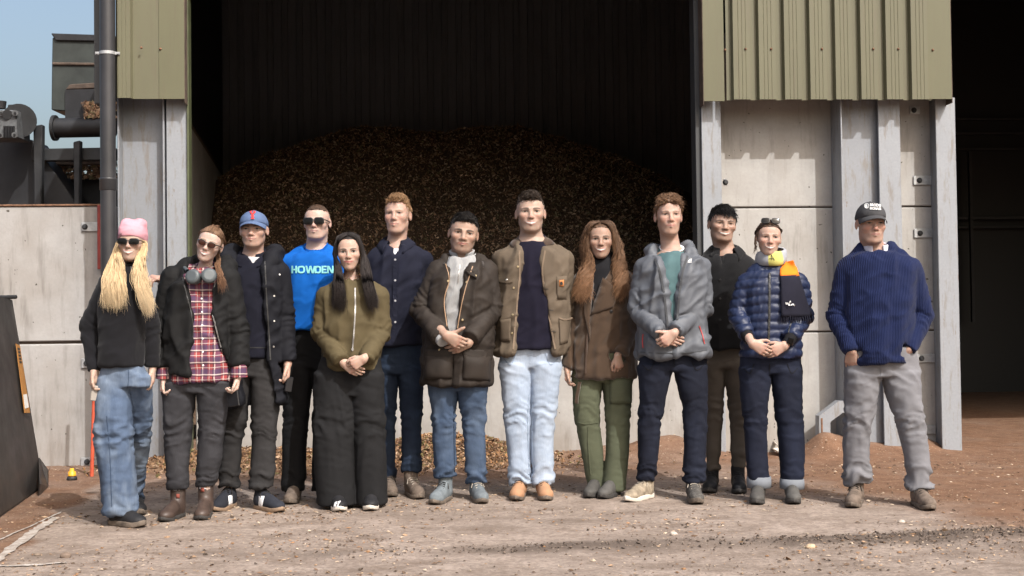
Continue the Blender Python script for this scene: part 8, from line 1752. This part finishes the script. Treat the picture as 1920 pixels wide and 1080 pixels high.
# 13 ---- man in blue ribbed jumper
def person13():
    p = Person('man in charcoal cap and blue ribbed jumper with hands in grey trouser pockets', 1655, 956, 0.19)
    sk = (0.365, 0.238, 0.187)
    p.shoe(0, 1596, 954, -14, 'boot', C_['mudboot'], M['solemud'], 0.29, 1.02, C_['lace'], 0.15, 'work_boot', hem=1607); p.shoe(1, 1746, 959, 24, 'boot', C_['mudboot'], M['solemud'], 0.29, 1.02, C_['lace'], 0.15, 'work_boot', hem=1725)
    tr, V, Q = p.trousers([(650, 1588, 1714), (680, 1583, 1721), (705, 1583, 1723)], [[(695, 1583, 1654), (742, 1586, 1643), (803, 1583, 1632), (833, 1582, 1629), (870, 1584, 1628), (906, 1585, 1630)], [(695, 1652, 1724), (742, 1664, 1725), (803, 1686, 1734), (833, 1693, 1739), (870, 1700, 1742), (916, 1704, 1746)]], C_['greytrs'], b=0.125, amp=0.015, hemamp=1.3)
    p.strip('fly_seam', 'trousers', [(1652, 684), (1653, 700), (1651, 714)], 0.010, C_['greytrs'], 0.000, 0.003, tr)
    arms = [[(1588, 508, 0.0, 0.066), (1571, 592, 0.03, 0.064), (1596, 660, -0.09, 0.044)], [(1708, 504, 0.0, 0.066), (1730, 592, 0.03, 0.064), (1704, 657, -0.09, 0.044)]]
    o, V, Q = p.top('ribbed_jumper', [(464, 1612, 1668), (474, 1594, 1692), (495, 1580, 1714), (560, 1580, 1714), (620, 1584, 1712), (655, 1588, 1710), (672, 1594, 1704), (681, 1602, 1698)], arms, C_['jumper'], b=0.152, trap=-0.020, elbow_amp=0.012, body_amp=0.007, disp=[(0.014, (5, 5, 22), 0, p.L(1650, 665, -0.1), (0.3, 0.3, 0.05))], neckcut=(1640, 464, 0.072, 0.068, 0.045))
    p.collar('neck_band', p.L(1640, 461, 0.008), 0.076, 0.076, C_['jumper'], 0.04, 0.004, 0.036, 0.006, 0.050, 0.0, parent=o); sh = p.collar('shirt_collar', p.L(1640, 458, 0.012), 0.068, 0.066, cloth('pale_lilac_cotton', (0.58, 0.56, 0.64), 0.9, 0.05), 0.42, 0.018, 0.040, 0.018, 0.026, 0.018)
    H = Head(p, (1640, 457), (1640, 478), 0, 0, 2, 1.0, 0.99, 0.05, 0.006, skin=sk, smile=0.05, brow=(0.20, 0.15, 0.12), browa=0.4, stubble=0.10, stubcol=(0.3, 0.24, 0.2), neckr=0.058, lip=(0.40, 0.19, 0.16), squint=0.4, blush=0.45, ear=1.1)
    H.short_hair((0.12, 0.09, 0.07), 0.002, 0.0, 0.068, length=0.010, n=300, wild=0.2, hat=True)
    cap = H.cap(C_['greycap'], 0.042, 0.12, 0.066, 'baseball_cap', 0.004)
    p.decal('cap_lettering', 'cap', fit_text('BRODIE', 1631, 1651, 382.5, 387.5, 0.02, 1.0) + fit_text('BIOMASS', 1631, 1651, 389, 393.5, 0.02, 1.0), M['whiteprint'], 0.0075)
    rg = []
    for a in range(14):
        t0, t1 = 2 * math.pi * a / 14, 2 * math.pi * (a + 1) / 14; f = lambda t, r: (1625 + r * math.cos(t), 386.5 + r * 1.1 * math.sin(t)); rg.append([f(t0, 4.4), f(t1, 4.4), f(t1, 3.6), f(t0, 3.6)])
    rg += [[(1622.6, 384), (1624.4, 384), (1624.4, 390), (1622.6, 390)], [(1624.6, 383), (1626.6, 384.5), (1626.4, 389.5), (1624.8, 389.5)]]
    p.decal('cap_emblem', 'cap', rg, M['whiteprint'], 0.006)
    for (wx, wy, sd) in ((1596, 660, -1), (1704, 657, 1)):
        p.hand(p.L(wx, wy - 4, -0.088), (-sd * 0.10, 0.42, -1), (sd * 0.5, -1, 0), (-sd * 1.0, -0.6, 0), (12, 15, 10), 1.02, skin=sk, fore=0.07)
        pass
    p.coarse_body(H.nb, 0.87, [[(a[0], a[1], a[2]) for a in ar] for ar in arms], sk); p.flush_body()

PEOPLE = [person1, person2, person3, person4, person5, person6, person7, person8, person9, person10, person11, person12, person13]
for f_ in PEOPLE: f_()
